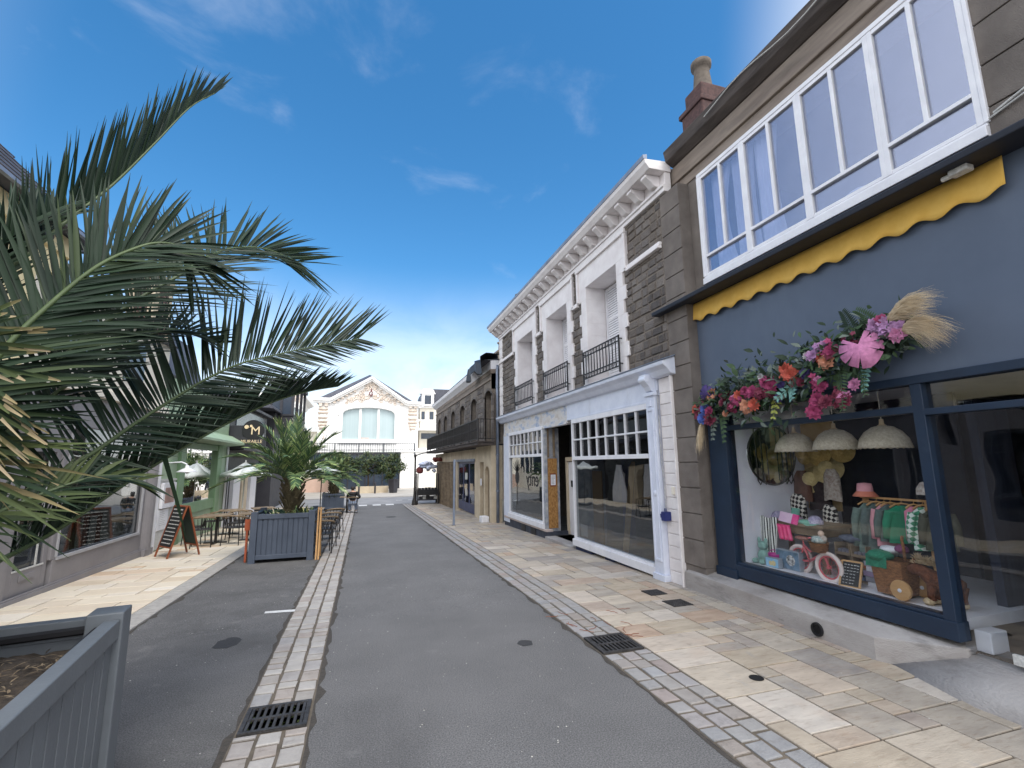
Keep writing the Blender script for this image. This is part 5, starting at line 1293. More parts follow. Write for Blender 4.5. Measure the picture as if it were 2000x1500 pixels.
mb = MB(); mb.prism([(XF-.28, 5.76), (XF+.4, 5.84), (XF+3, 7.2), (XF+6, 5.8)], 17.05, 31.5, 'y'); mb.build('roof', m_slate, B3)
mb = MB(); mb.box(XF+.5, 11, 30.9, 31.2, -.5, 5.8); mb.build('gable_wall', m_mortar, B3)
mb = MB(); mb.box(5.1, 5.9, 18.2, 18.9, 5.9, 6.35); mb.box(5.05, 5.95, 18.15, 18.95, 6.35, 6.44); mb.lathe([(.1,6.44),(.08,6.75),(.14,6.78),(.14,6.83),(.06,6.86)], (5.25,18.4,0), 10); mb.build('chimney', m_plasterl, B3)
# tarpaulin over the damaged eaves
mb = MB()
def tarp(u, v):
    y = 16.9 + 2.6*u; s_ = v*1.25
    x = XF + .35 - .75*min(1, s_*1.6); z = 5.95 - max(0, s_-.45)*.95*(.75+.25*math.sin(u*9)) + .05*math.sin(u*11+v*5)
    return (x - .06*math.sin(u*17+v*3), y, z)
mb.grid(tarp, 30, 14); tag(mb.build('tarpaulin', M_('black_tarp', rgb(32,34,42), rgb(20,22,28), .5, 5), None, (XF, 18, 5.7), smooth='open', solid=.01), 'crumpled black tarpaulin hung over the eaves beside the downpipe', 'tarpaulin')
# balcony
mb = MB(); mb.box(XF-.62, XF, 16.6, 30.9, 2.56, 2.66); mb.box(XF-.66, XF, 16.55, 30.95, 2.66, 2.70); bl = mb.build('balcony', m_slab, B3, bevel=.01)
mb = MB(); X = XF-.6
mb.box(X-.02, X+.02, 16.6, 30.9, 3.46, 3.50); mb.box(X-.015, X+.015, 16.6, 30.9, 2.76, 2.79)
for i in range(10): mb.box(X-.02, X+.02, 16.6+i*1.585, 16.64+i*1.585, 2.70, 3.48)
y = 16.7
while y < 30.9: mb.box(X-.010, X+.010, y-.010, y+.010, 2.78, 3.46); y += .13
for z in (3.48, 2.78): mb.bar((X, 16.6, z), (XF, 16.6, z), .03, .03)
for k in range(4): mb.box(X+.12*k+.06, X+.12*k+.08, 16.59, 16.61, 2.78, 3.46)
y = 16.7
while y < 30.8:
    mb.tube([(X, y+.055*math.cos(q*math.pi/3), 3.12+.055*math.sin(q*math.pi/3)) for q in range(6)], .010, 4, closed=True); y += .26
mb.build('balcony_rail', m_rail, bl)
# ground floor
mb = MB()
mb.box(XF-.02, XF+.4, 17.05, 17.3, -.6, 2.56)
for y0, y1 in ((18.0, 18.2), (18.8, 19.5)): mb.box(XF-.02, XF+.4, y0, y1, -.6, 2.56)
mb.box(XF-.02, XF+.4, 17.3, 18.0, 1.85, 2.56); mb.box(XF-.02, XF+.4, 18.2, 18.8, 1.95, 2.56)
k = 8; c = 17.65
mb.prism([(17.3,1.85)] + [(c + .35*math.cos(math.pi - math.pi*i/k), 1.5+.30*math.sin(math.pi*i/k)) for i in range(k+1)] + [(18.0,1.85)], XF-.02, XF+.3, 'x')
mb.build('ground_floor_wall', m_beige, B3)
mb = MB(); mb.box(XF+.12, XF+.18, 17.3, 18.0, -.6, 1.85); mb.box(XF+.12, XF+.18, 18.2, 18.8, -.6, 1.95); mb.each('door', M_('brown_door', rgb(120,104,88), rgb(100,86,72), .7, 3), B3)
mb = MB(); mb.box(XF-.3, XF-.02, 17.35, 17.75, -.4, .0); tag(mb.build('stone_block', m_white, None, (XF-.2, 17.5, -.3), bevel=.02), 'white painted block on the pavement at the foot of the arched doorway', 'block')
mb = MB(); mb.box(XF-.025, XF-.021, 18.5, 18.72, 1.05, 1.32); mb.build('sign_plate', m_white, B3)
mb = MB(); mb.box(XF-.04, XF+.3, 19.5, 31, 2.02, 2.50); mb.box(XF-.02, XF+.3, 19.5, 19.75, -.6, 2.02); mb.box(XF-.02, XF+.3, 23.6, 24.0, -.6, 2.02); mb.build('shop_fascia', m_beige, B3)
mb = MB(); mb.box(XF-.10, XF-.04, 19.6, 23.6, 2.0, 2.10); mb.build('shutter_housing', m_zinc, B3)
mb = MB(); mb.box(XF+.05, XF+.1, 19.75, 23.6, -.2, 2.02); wd = mb.build('shop_door', M_('shop_blue', rgb(36,56,104), rgb(26,40,78), .4, 3), B3)
mb = MB()
for y0, y1, z0, z1 in ((20.0, 20.9, .2, 1.9), (21.2, 22.2, .2, 1.9), (22.5, 23.4, .2, 1.9)): mb.box(XF+.03, XF+.048, y0, y1, z0, z1)
mb.build('pane', glass('blue_glass', (.3,.36,.5,1), .16, base=.1), wd)
mb = MB(); mb.box(XF+.02, XF+.028, 21.4, 21.9, 1.2, 1.5); mb.box(XF+.02, XF+.028, 21.5, 21.8, .5, .8); mb.build('poster', m_chalk, wd)
mb = MB()
y = 24.1
while y < 30.6: mb.box(XF-.02, XF+.1, y, y+.22, -.6, 2.0, 0, random.random()); y += .45
mb.box(XF+.1, XF+.2, 24, 31, -.6, 2.02, 1)
mb.build('panelled_front', [m_woodg, m_char], B3)
# square post on the pavement
t = thing('sign_post', 'thin bare grey metal post standing on the paving before the far stone building', 'post', (3.09, 16.85, gz(16.85)))
mb = MB(); mb.box(3.055, 3.125, 16.815, 16.885, -.2, 2.05); mb.build('pole', m_zinc, t, bevel=.006)
mb = MB(); mb.box(3.02, 3.16, 16.78, 16.92, -.2, -.185); mb.build('base_plate', m_iron, t)
t = thing('lamp_post', 'slender black post at the corner by the racks at the street end', 'post', (2.95, 28.7, -.43))
mb = MB(); mb.lathe([(.16,-.43),(.14,-.2),(.08,.0),(.06,.4),(.05,2.3),(.06,2.35),(.10,2.4),(.02,2.5)], (2.95,28.7,0), 12); mb.build('pole', m_rail, t, smooth=True)
mb = MB(); mb.tube([(2.95,28.7,2.4),(3.4,28.75,2.55),(3.95,28.8,2.6)], .03, 8); mb.build('bracket', m_rail, t)
# ------------------------------------------------------------------ white hall closing the street
H = thing('hall', 'white hall with arched three part window, carved pediment and slate roof closing the street', 'building', (.55, 52, -.43))
Y0 = 52.0
WL_, WR_, WB_, WS_, WT_ = -2.14, 3.08, 4.41, 7.0, 7.80
cxh = (WL_+WR_)/2
def arch(n=16, g=0.0):
    w = (WR_-WL_)/2 + g; r = WT_ - WS_ + g
    return [(cxh - w*math.cos(math.pi*i/n), WS_ + r*math.sin(math.pi*i/n)**.75) for i in range(n+1)]
mb = MB()
mb.box(-4.5, WL_, Y0, Y0+.6, -.6, 8.3); mb.box(WR_, 5.55, Y0, Y0+.6, -.6, 8.3); mb.box(WL_, WR_, Y0, Y0+.6, 3.3, WB_)
a = arch()
mb.prism([(WL_, 8.3)] + a + [(WR_, 8.3)], Y0, Y0+.6, 'y')
mb.prism([(-4.5, 8.3), (5.55, 8.3), (4.6, 8.35), (.62, 10.7), (-3.5, 8.35)], Y0, Y0+.6, 'y')
mb.box(-4.5, -3.9, Y0+.6, Y0+18, -.6, 8.3); mb.box(4.95, 5.55, Y0+.6, Y0+18, -.6, 8.3)
mb.build('wall', m_hall, H)
mb = MB()
o = arch(24, .32); i_ = arch(24, .06)
for k in range(24):
    mb.prism([i_[k], o[k], o[k+1], i_[k+1]], Y0-.10, Y0, 'y')
mb.box(WL_-.32, WL_-.06, Y0-.10, Y0, WB_-.2, WS_); mb.box(WR_+.06, WR_+.32, Y0-.10, Y0, WB_-.2, WS_); mb.box(WL_-.32, WR_+.32, Y0-.14, Y0, WB_-.34, WB_-.2)
o2 = arch(24, .50)
for k in range(24): mb.prism([o[k], o2[k], o2[k+1], o[k+1]], Y0-.16, Y0, 'y')
mb.build('window_surround', m_hall, H)
mb = MB(); g = MB()
mb.box(-.53, -.29, Y0+.12, Y0+.3, WB_, 7.72); mb.box(1.31, 1.55, Y0+.12, Y0+.3, WB_, 7.72); mb.box(WL_, WR_, Y0+.1, Y0+.34, WB_-.02, WB_+.10)
w = mb.build('window', m_hall, H)
g.prism([(WL_, WB_)] + a + [(WR_, WB_)], Y0+.30, Y0+.32, 'y')
g.build('pane', M_('hall_blinds', rgb(184,200,202), rgb(170,188,190), .25, 1.2, stretch=(3,1,.05), spec=.6), w)
mb = MB(); mb.box(-.5, .55, Y0+.27, Y0+.29, WB_+.12, WB_+.30); mb.build('lettering_strip', M_('faded_print', rgb(226,206,200), rgb(170,150,146), .8, 6, stretch=(4,1,1)), w)
# cornice that runs flat over the pilasters and rakes up to the peak
prof = [(-5.05, 8.30), (-3.35, 8.30), (-2.9, 8.42), (.62, 10.72), (4.1, 8.30), (4.5, 8.16), (6.05, 8.14)]
prof[1:3] = [(-3.4, 8.30)]
mb = MB()
for (xa, za), (xb, zb) in zip(prof[:-1], prof[1:]):
    for d0, d1, yy in ((-.10, .12, .35), (.12, .28, .55), (.28, .40, .45)):
        mb.add([(xa, Y0-yy, za+d0), (xb, Y0-yy, zb+d0), (xb, Y0-yy, zb+d1), (xa, Y0-yy, za+d1), (xa, Y0+.1, za+d0), (xb, Y0+.1, zb+d0), (xb, Y0+.1, zb+d1), (xa, Y0+.1, za+d1)],
               [(0,1,2,3),(0,4,5,1),(3,2,6,7),(0,3,7,4),(1,5,6,2),(4,7,6,5)])
mb.build('cornice', m_hall, H)
mb = MB()
for (xa, za), (xb, zb), n in (((-3.2, 8.32), (.3, 10.5), 9), ((.9, 10.5), (4.0, 8.3), 8)):
    for i in range(n):
        t = (i+.5)/n; x, z = xa+(xb-xa)*t, za+(zb-za)*t
        if abs(x-.6) < 1.3: continue
        mb.box(x-.13, x+.13, Y0-.28, Y0, z-.24, z-.06)
for c in (-4.05, 4.95):
    for d in (-.28, .28): mb.box(c+d-.16, c+d+.16, Y0-.32, Y0, 7.85, 8.2)
mb.each('modillion', m_orn, H)
mb = MB()
mb.add([(-5.1, Y0-.3, 8.72), (-3.4, Y0-.3, 8.72), (.62, Y0-.2, 11.12), (.42, Y0+3, 11.88), (-5.1, Y0+18, 8.72), (.42, Y0+18, 11.88)], [(0,1,3,5,4),(1,2,3)])
mb.add([(6.1, Y0-.3, 8.56), (4.3, Y0-.3, 8.56), (.62, Y0-.2, 11.12), (.42, Y0+3, 11.88), (6.1, Y0+18, 8.56), (.42, Y0+18, 11.88)], [(0,4,5,3,1),(1,3,2)])
mb.add([(-5.0, Y0+.15, 8.5), (5.5, Y0+.15, 8.3), (.42, Y0+3, 11.9)], [(0,1,2)])
mb.add([(-5.1, Y0-.3, 8.70), (-3.4, Y0-.3, 8.70), (.62, Y0-.2, 11.13), (4.3, Y0-.3, 8.56), (6.1, Y0-.3, 8.54), (4.6,Y0-.3,8.4),(.62,Y0-.25,10.9),(-3.5,Y0-.3,8.5)], [(0,1,2,7),(1,2,6,7),(2,3,5,6),(3,4,5)])
mb.build('roof', m_slate, H, smooth='open')
mb = MB(); mb.prism([(-4.6, 8.3), (5.6, 8.3), (.62, 11.0)], Y0+17, Y0+17.4, 'y'); mb.build('back_gable', m_hall, H)
# carved pediment: scrolls, leaves and shells in relief
def scroll(mb, cx, cz, r, turns=1.6, sgn=1, th=.07):
    pts = []
    for i in range(26):
        t = i/25; a = sgn*(turns*2*math.pi*t) + 1.2; rr = r*(1-.85*t)
        pts.append((cx + rr*math.cos(a), Y0-.08, cz + rr*math.sin(a)))
    mb.tube(pts, [th*(1-.5*i/25) for i in range(26)], 6)
mb = MB()
for s_ in (-1, 1):
    for dx, dz, r in ((.55,.55,.28),(1.0,.15,.30),(1.5,-.35,.34),(.45,-.35,.30),(2.0,-.75,.26),(1.05,-.7,.28),(2.45,-1.0,.18),(.3,1.0,.2)):
        scroll(mb, .62+s_*dx, 9.3+dz, r, 1.5, s_, .06)
    for k in range(46):
        t = random.random(); x = .62 + s_*(.25+2.2*t); z = 8.55 + (1.45*(1-t)**1.3)*random.random() + .05
        a = random.uniform(-.5, 1.3); l = random.uniform(.14,.34)
        mb.ball((x, Y0-.07, z), (l*.5, .06, l*.28), 7, 5)
for k in range(30): mb.ball((.62+random.gauss(0,.28), Y0-.08, 10.1+random.gauss(0,.2)), (random.uniform(.06,.14), .07, random.uniform(.05,.12)), 7, 5)
mb.build('pediment_carving', m_orn, H, smooth=True)
mb = MB(); mb.lathe([(0,.16),(.2,.15),(.3,.10),(.34,0)], (.60, Y0-.02, 9.33), 18, (0,-1,0)); cart = mb.build('cartouche', m_hall, H, smooth=True)
m_red = M_('crest_red', rgb(126,56,54), rgb(92,44,46), .7, 8)
mb = MB(); mb.tube([(.60+.2*math.cos(a), Y0-.2, 9.32+.2*math.sin(a)) for a in [.5+5.2*i/16 for i in range(17)]], .05, 6); mb.tube([(.78, Y0-.2, 9.30), (.60, Y0-.2, 9.30), (.62, Y0-.2, 9.22)], .04, 6)
mb.ball((.60, Y0-.18, 9.66), (.08,.05,.09), 8, 6); mb.tube([(.60, Y0-.19, 9.74), (.60, Y0-.19, 9.86)], .03, 6); mb.ball((.58, Y0-.18, 9.04), (.07,.05,.07), 8, 6); mb.build('crest', m_red, cart)
mb = MB()
for c in (-4.05, 4.95):
    for k, (z, w_) in enumerate(((7.6,.50),(7.25,.56),(6.75,.50),(6.35,.52),(6.0,.45),(5.7,.34))):
        mb.ball((c, Y0-.10, z), (w_, .16, .17), 12, 6)
        for s_ in (-1, 1): scroll(mb, c+s_*w_*.7, z-.1, .16, 1.2, s_, .05)
    for k in range(12): mb.ball((c+random.uniform(-.3,.3), Y0-.05, 5.5-random.random()*1.3), (.10,.05,.08), 6, 5)
mb.build('pilaster_carving', m_orn, H, smooth=True)
mb = MB()
for x0, x1 in ((-4.5, -3.55), (4.45, 5.4)): mb.box(x0, x1, Y0-.07, Y0, 3.5, 7.9)
mb.each('pilaster', m_hall, H)
# ground floor verandah: dark glazing under a slim canopy with a railing
m_vg = M_('verandah_glass', rgb(58,70,84), rgb(40,50,64), .15, 1.5, spec=.6)
mb = MB(); mb.box(-4.5, 3.5, Y0-3.0, Y0-2.9, -.4, 2.9); v = mb.build('verandah', m_vg, H)
mb = MB(); x = -4.5
while x <= 3.5: mb.box(x-.05, x+.05, Y0-3.06, Y0-2.98, -.4, 2.95); x += .8
mb.box(-4.6, 3.6, Y0-3.1, Y0-2.95, 2.9, 3.05); mb.box(-4.6, 3.6, Y0-3.05, Y0, 3.05, 3.12); mb.build('frame', m_char, v)
mb = MB(); mb.box(-4.4, 3.4, Y0-2.88, Y0-2.8, .2, 1.6); mb.build('blind', m_chalk, v)
mb = MB()
for z in (3.3, 3.95): mb.box(-4.6, 5.0, Y0-3.05, Y0-2.99, z, z+.06)
x = -4.6
while x < 5.0:
    mb.box(x-.018, x+.018, Y0-3.04, Y0-3.0, 3.12, 3.95); x += .22
for x in (-2.6, -.4, 1.9, 4.95): mb.box(x-.06, x+.06, Y0-3.06, Y0-2.98, 2.6, 4.0)
mb.build('terrace_rail', M_('grey_rail', rgb(96,100,106), rgb(76,80,86), .6, 5), H)
mb = MB(); mb.box(3.55, 9.5, Y0-3.0, Y0-2.6, -.6, 3.1); mb.box(5.55, 9.5, Y0-.1, Y0+.2, 3.0, 3.6); mb.box(3.5, 9.6, Y0-3.1, Y0, 3.1, 3.2); mb.build('side_wall', m_hall, H)
mb = MB(); mb.box(6.0, 7.4, Y0-3.02, Y0-2.98, -.5, 1.7); mb.build('garage_door', m_cream, H)
# house behind with balustrade and mansard dormer
t = thing('house', 'pale belle epoque house with balustrade and dormer behind the hall, right', 'building', (8.2, 60, -.4))
mb = MB(); mb.box(6.6, 12, 60, 68, -.4, 9.0); mb.build('wall', m_cream, t)
mb = MB(); mb.box(6.4, 12.2, 59.8, 60, 8.85, 9.1); mb.box(6.2, 12, 58.8, 60, 6.0, 6.25); mb.box(6.2, 12, 58.8, 59.05, 7.1, 7.3)
x = 6.3
while x < 12: mb.lathe([(.06,6.25),(.12,6.5),(.05,6.9),(.08,7.1)], (x,58.92,0), 6); x += .36
mb.build('balustrade', m_hall, t)
mb = MB(); mb.prism([(6.5, 9.1), (12, 9.1), (11, 11.3), (7.3, 11.3)], 60, 68, 'y'); mb.build('roof', m_slate, t)
mb = MB(); mb.box(6.75, 8.25, 59.5, 60.6, 9.1, 10.6); mb.prism([(6.55,10.6),(8.45,10.6),(8.1,11.2),(6.9,11.2)], 59.4, 60.6, 'y'); dm = mb.build('dormer', m_hall, t)
mb = MB(); mb.box(7.1, 7.9, 59.46, 59.5, 9.3, 10.4); mb.build('pane', m_vg, dm)
mb = MB(); mb.box(6.8, 8.6, 59.95, 59.99, 5.0, 5.7); mb.box(6.8, 7.2, 59.95, 59.99, 7.4, 8.4); mb.box(7.8, 8.3, 59.95, 59.99, 7.4, 8.4); mb.build('window', m_vg, t)
# low beige wall, bollards and big tapered pot in front of the hall
mb = MB(); mb.box(-.45, 2.15, 41.9, 42.3, -.44, .14); tag(mb.build('low_wall', m_beige, None, (.9, 42, -.43), bevel=.01), 'low beige stone wall with bollards before the white hall', 'wall')
for x in (-.2, 1.05):
    mb = MB(); mb.lathe([(.07,-.43),(.07,.45),(.05,.5),(0,.52)], (x, 41.2, 0), 10)
    tag(mb.build('bollard', m_char, None, (x, 41.2, -.43)), 'slim dark bollard at the low beige wall, %s' % ('left of the two' if x < 0 else 'right of the two, nearer the tapered pot'), 'bollard', 'bollards before the hall')
t = thing('plant_pot', 'large dark tapered plant pot at the right end of the low beige wall', 'plant pot', (2.5, 41.3, -.43))
mb = MB(); mb.lathe([(.01,-.43),(.30,-.43),(.46,.72),(.42,.72),(.38,.5),(0,.5)], (2.5, 41.3, 0), 4); mb.build('body', m_char, t)
mb = MB(); mb.lathe([(0,.58),(.4,.58)], (2.5, 41.3, 0), 8); mb.build('soil', m_soil, t)
# leafy trees before the hall
m_leafd = M_('dark_tree_leaf', (0.045, 0.075, 0.022, 1), (0.022, 0.045, 0.014, 1), .6, 3); m_leafy = M_('olive_tree_leaf', (0.14, 0.15, 0.04, 1), (0.07, 0.09, 0.025, 1), .6, 3)
m_bark = M_('bark', rgb(92,78,64), rgb(60,50,42), .9, 8, .4)
def bush(lab, cx, cy, zb, zc, rx, rz, n, seed):
    rnd = random.Random(seed)
    t = thing('tree', lab, 'tree', (cx, cy, zb), 'clipped trees before the white hall')
    mb = MB(); mb.tube([(cx,cy,zb),(cx+.05,cy,zb+.8),(cx-.03,cy,zc)], [.09,.07,.04], 8)
    for k in range(7):
        a = k*.9; mb.tube([(cx,cy,zc-.6),(cx+.5*rx*math.cos(a),cy+.5*rx*math.sin(a),zc-.1),(cx+.8*rx*math.cos(a),cy+.8*rx*math.sin(a),zc+.3*math.sin(k))],[.04,.03,.012],6)
    mb.build('trunk', m_bark, t)
    mb = MB()
    clumps = []
    for k in range(34):
        a, u, r = rnd.uniform(0,6.28), rnd.uniform(-1,1), rnd.random()**.4
        clumps.append((Vector((cx + rx*r*math.cos(a)*math.sqrt(1-u*u), cy + rx*r*math.sin(a)*math.sqrt(1-u*u), zc + rz*r*u)), rnd.uniform(.22,.42)))
    for i in range(n):
        c, cr = rnd.choice(clumps)
        p = c + Vector((rnd.gauss(0,1), rnd.gauss(0,1), rnd.gauss(0,.8)))*cr*.55
        d = Vector((rnd.uniform(-1,1), rnd.uniform(-1,1), rnd.uniform(-.8,.6))); 
        leaf(mb, p, d, Vector((rnd.uniform(-.4,.4), rnd.uniform(-1,.2), 1)), rnd.uniform(.12,.24), rnd.uniform(.06,.11), 0 if rnd.random() < .7 else 1, .2, 2)
    mb.build('crown', [m_leafd, m_leafy], t, smooth='open')
bush('bushy dark green tree before the hall, left of three, half behind the palm', -1.9, 44, -.43, 1.95, 1.3, .95, 2600, 1)
bush('bushy dark green tree before the hall, middle of three', .5, 44.5, -.43, 1.95, 1.45, 1.05, 3000, 2)
bush('bushy dark green tree before the hall, right of three, above the tapered pot', 2.5, 43.6, -.43, 1.7, 1.15, 1.1, 2600, 3)
# shop racks, red sack and coloured goods at the street corner
t = thing('goods_cart', 'dark market cart with slatted shelf at the far street corner', 'cart', (3.7, 29.3, -.43))
mb = MB()
for x in (3.15, 4.35):
    for y in (28.9, 29.7): mb.box(x-.03, x+.03, y-.03, y+.03, -.43, 1.35)
mb.box(3.1, 4.4, 28.86, 29.75, .10, .16); mb.build('frame', m_rail, t)
mb = MB(); mb.box(3.14, 4.36, 28.9, 29.7, .16, .42); mb.build('tray', m_blk, t)
mb = MB(); mb.box(3.2, 4.3, 28.95, 29.6, -.2, -.12); mb.build('shelf', m_char, t)
for i in range(6):
    mb = MB(); mb.box(3.2+.19*i, 3.34+.19*i, 28.9, 29.2, .42, .50+.05*random.random()); tag(mb.build('goods_box', [m_blk, m_char, m_blk][i % 3], None, (3.27+.19*i, 29.05, .42)), 'small dark box in the row on the market cart', 'box', 'boxes on the market cart')
for i in range(5):
    mb = MB(); mb.box(3.25+.22*i, 3.42+.22*i, 29.0, 29.4, -.12, .02+.03*(i % 3)); tag(mb.build('goods_box', [m_char, m_chalk, m_blk][i % 3], None, (3.33+.22*i, 29.2, -.12)), 'small box on the lower shelf of the market cart', 'box', 'boxes on the lower cart shelf')
mb = MB(); mb.ball((3.25, 28.95, 1.55), (.22,.12,.20), 14, 8, jit=.08); tag(mb.build('red_sign', m_red, None, (3.25,28.95,1.75), smooth=True), 'dark red rounded sign hanging beside the slender black post', 'sign')
mb = MB()
for k in range(16): mb.ball((3.75+random.uniform(-.4,.4), 29+random.uniform(-.2,.2), 1.75+random.uniform(-.25,.25)), (random.uniform(.12,.3),.12,random.uniform(.06,.12)), 10, 6, jit=.2)
tag(mb.build('inflatables', M_('pale_blue_vinyl', rgb(176,192,222), rgb(222,222,232), .4, 5), None, (3.8,29,1.85), smooth=True), 'bunch of pale blue inflatable beach goods hanging at the corner shop', 'beach goods')
mb = MB()
for k in range(10): mb.ball((4.0+.05*k, 28.4+random.uniform(-.3,.3), 2.15+random.uniform(-.08,.08)), (.12,.14,.10), 8, 6, jit=.2)
tag(mb.build('nets', M_('red_net', rgb(150,72,64), rgb(90,60,56), .9, 20), None, (4.1,28.4,2.15), smooth=True), 'bunch of reddish fishing nets hung under the far balcony corner', 'nets')
# ------------------------------------------------------------------ left hand side of the street
XL = -4.8
L1 = thing('shop_building', 'low building with grey shopfront, glazed door and wide window on the left pavement', 'building', (-4.8, 11, -.1))
mb = MB()
mb.box(XL-.3, XL+.0, 10.05, 13.35, -.5, .42); mb.box(XL-.3, XL, 10.05, 13.35, 2.62, 3.2); mb.box(XL-.3, XL, 9.98, 10.10, .42, 2.62); mb.box(XL-.3, XL, 13.25, 13.35, .42, 2.62)
mb.box(XL-.3, XL, 8.9, 9.98, 2.3, 3.2); mb.box(XL-.3, XL, 8.6, 8.98, -.5, 2.3); mb.box(XL-.3, XL, 2.0, 8.6, 2.6, 3.2); mb.box(XL-.3, XL, 2.0, 8.6, -.5, .4); mb.box(XL-.3, XL, 8.0, 8.6, .4, 2.6); mb.box(XL-.3, XL, 2.0, 2.6, .4, 2.6)
mb.build('shopfront', m_grey, L1, bevel=.008)
mb = MB(); mb.box(XL, XL+.035, 8.6, 13.4, -.5, .02); mb.box(XL, XL+.02, 8.6, 13.4, .02, .05); mb.build('skirting', m_grey, L1, bevel=.006)
mb = MB(); mb.box(XL-.02, XL+.03, 10.12, 13.23, .40, .45); mb.box(XL-.02, XL+.02, 10.10, 10.14, .45, 2.62); mb.box(XL-.02, XL+.02, 13.21, 13.25, .45, 2.62); sf = mb.build('window_frame', M_('silver_frame', rgb(176,176,178), rgb(160,160,164), .4, 4), L1)
mb = MB(); mb.box(XL-.06, XL-.05, 10.14, 13.21, .45, 2.62); mb.box(XL-.06, XL-.05, 2.6, 8.0, .4, 2.6); mb.build('pane', g_shop2, L1)
mb = MB(); mb.box(XL-.10, XL-.04, 9.0, 9.17, .0, 2.28); mb.box(XL-.10, XL-.04, 9.86, 9.98, .0, 2.28); mb.box(XL-.10, XL-.04, 9.17, 9.86, -.1, .40); mb.box(XL-.10, XL-.04, 9.17, 9.86, 2.16, 2.28)
dr = mb.build('door', m_grey, L1, bevel=.006)
mb = MB(); mb.box(XL-.08, XL-.07, 9.17, 9.86, .40, 2.16); mb.build('pane', g_dark, dr)
mb = MB(); mb.box(XL-.045, XL-.03, 9.15, 9.88, .385, .41); mb.box(XL-.045, XL-.03, 9.66, 9.69, .41, 2.1); mb.build('trim', m_chalk, dr)
mb = MB(); mb.box(XL-.04, XL-.025, 9.33, 9.68, .22, .32); mb.box(XL-.025, XL-.02, 9.36, 9.65, .24, .28); mb.build('letter_slot', m_grey, dr, bevel=.004)
mb = MB(); n = 10
mb.lathe([(.20,-.5),(.20,3.2)], (XL-.08, 13.62, 0), 18); mb.box(XL-.3, XL-.02, 13.35, 13.88, -.5, 3.2); mb.box(XL, XL+.10, 13.40, 13.86, -.5, .02); mb.build('column', m_grey, L1, smooth=False)
mb = MB(); mb.box(XL-.05, XL+.12, 8.4, 13.9, 3.2, 3.34); mb.box(XL-.3, XL+.0, 8.6, 13.9, 3.34, 4.9); mb.box(-11, XL-.3, 13.6, 13.85, -.5, 4.9); mb.build('upper_wall', m_cream, L1)
mb = MB()
for y in (9.6, 11.6): mb.box(XL-.0, XL+.03, y, y+.9, 3.7, 4.6)
mb.build('window', m_vg, L1)
mb = MB(); mb.prism([(XL+.2, 4.9), (XL-.3, 4.98), (-8, 6.3), (-11, 4.9)], 9.32, 13.95, 'y'); mb.build('roof', m_slate, L1)
mb = MB(); mb.box(-9, XL-.3, 8.6, 13.6, -.3, .0); mb.build('shop_floor', m_dim, L1)
mb = MB(); mb.box(-9.1, -9, 2, 13.6, -.3, 3.3); mb.box(-9, XL-.3, 2, 13.6, 3.2, 3.3); mb.build('inner_wall', M_('slate_inner', rgb(60,66,78), rgb(44,50,60), .8, 2), L1)
# goods in the grey shop
t = thing('side_table', 'small wooden table with papers in the grey shop window', 'table', (-5.4, 12.3, .4))
mb = MB(); mb.box(-5.7, -5.2, 11.9, 12.5, .92, .97); mb.build('table_top', m_wood, t)
for x, y in ((-5.66,11.94),(-5.24,11.94),(-5.66,12.46),(-5.24,12.46)):
    mb = MB(); mb.box(x-.03,x+.03,y-.03,y+.03,0,.92); mb.build('leg', m_wood, t)
mb = MB()
for k in range(4): mb.box(-5.6+.02*k, -5.3+.01*k, 12.0+.05*k, 12.3+.03*k, .97+.012*k, .98+.012*k)
tag(mb.build('papers', m_chalk, None, (-5.4,12.2,.97)), 'loose pale papers on the wooden table in the grey shop', 'papers')
t = thing('clothes_rail', 'black clothes rail with wooden hangers and dark clothes in the grey shop', 'clothes rail', (-5.9, 12.4, 0))
mb = MB(); mb.tube([(-6.1,11.2,1.75),(-5.7,13.1,1.75)], .02, 8); mb.tube([(-5.9,11.2,1.8)]+[(-5.9,11.2+.19*k,1.8+.35*math.sin(math.pi*k/10)) for k in range(11)], .018, 6); mb.build('rod', m_rail, t)
for x, y in ((-6.1,11.2),(-5.7,13.1)):
    mb = MB(); mb.tube([(x,y,0),(x,y,1.8)], .02, 8); mb.build('post', m_rail, t)
for i in range(11):
    x, y = -6.08+.034*i, 11.35+.155*i
    mb = MB(); mb.grid(lambda u, v: (x+.2*math.cos(2*math.pi*u)*(.5+.5*min(1,v*5)), y+.04*math.sin(2*math.pi*u), 1.6-.75*v), 14, 5)
    o = thing('garment', 'dark garment on a wooden hanger in the row inside the grey shop', 'garment', (x,y,1.6), 'garments in the grey shop')
    mb.build('fabric', [M_('ink_cloth', rgb(34,38,54), rgb(24,28,40), .9, 6), m_sage2, m_char][i % 3], o, smooth='open')
    mb = MB(); mb.tube([(x-.18,y,1.58),(x,y,1.66),(x+.18,y,1.58)], .012, 5); mb.tube([(x,y,1.66),(x,y,1.75)], .005, 4); mb.build('hanger', m_woodl, o)
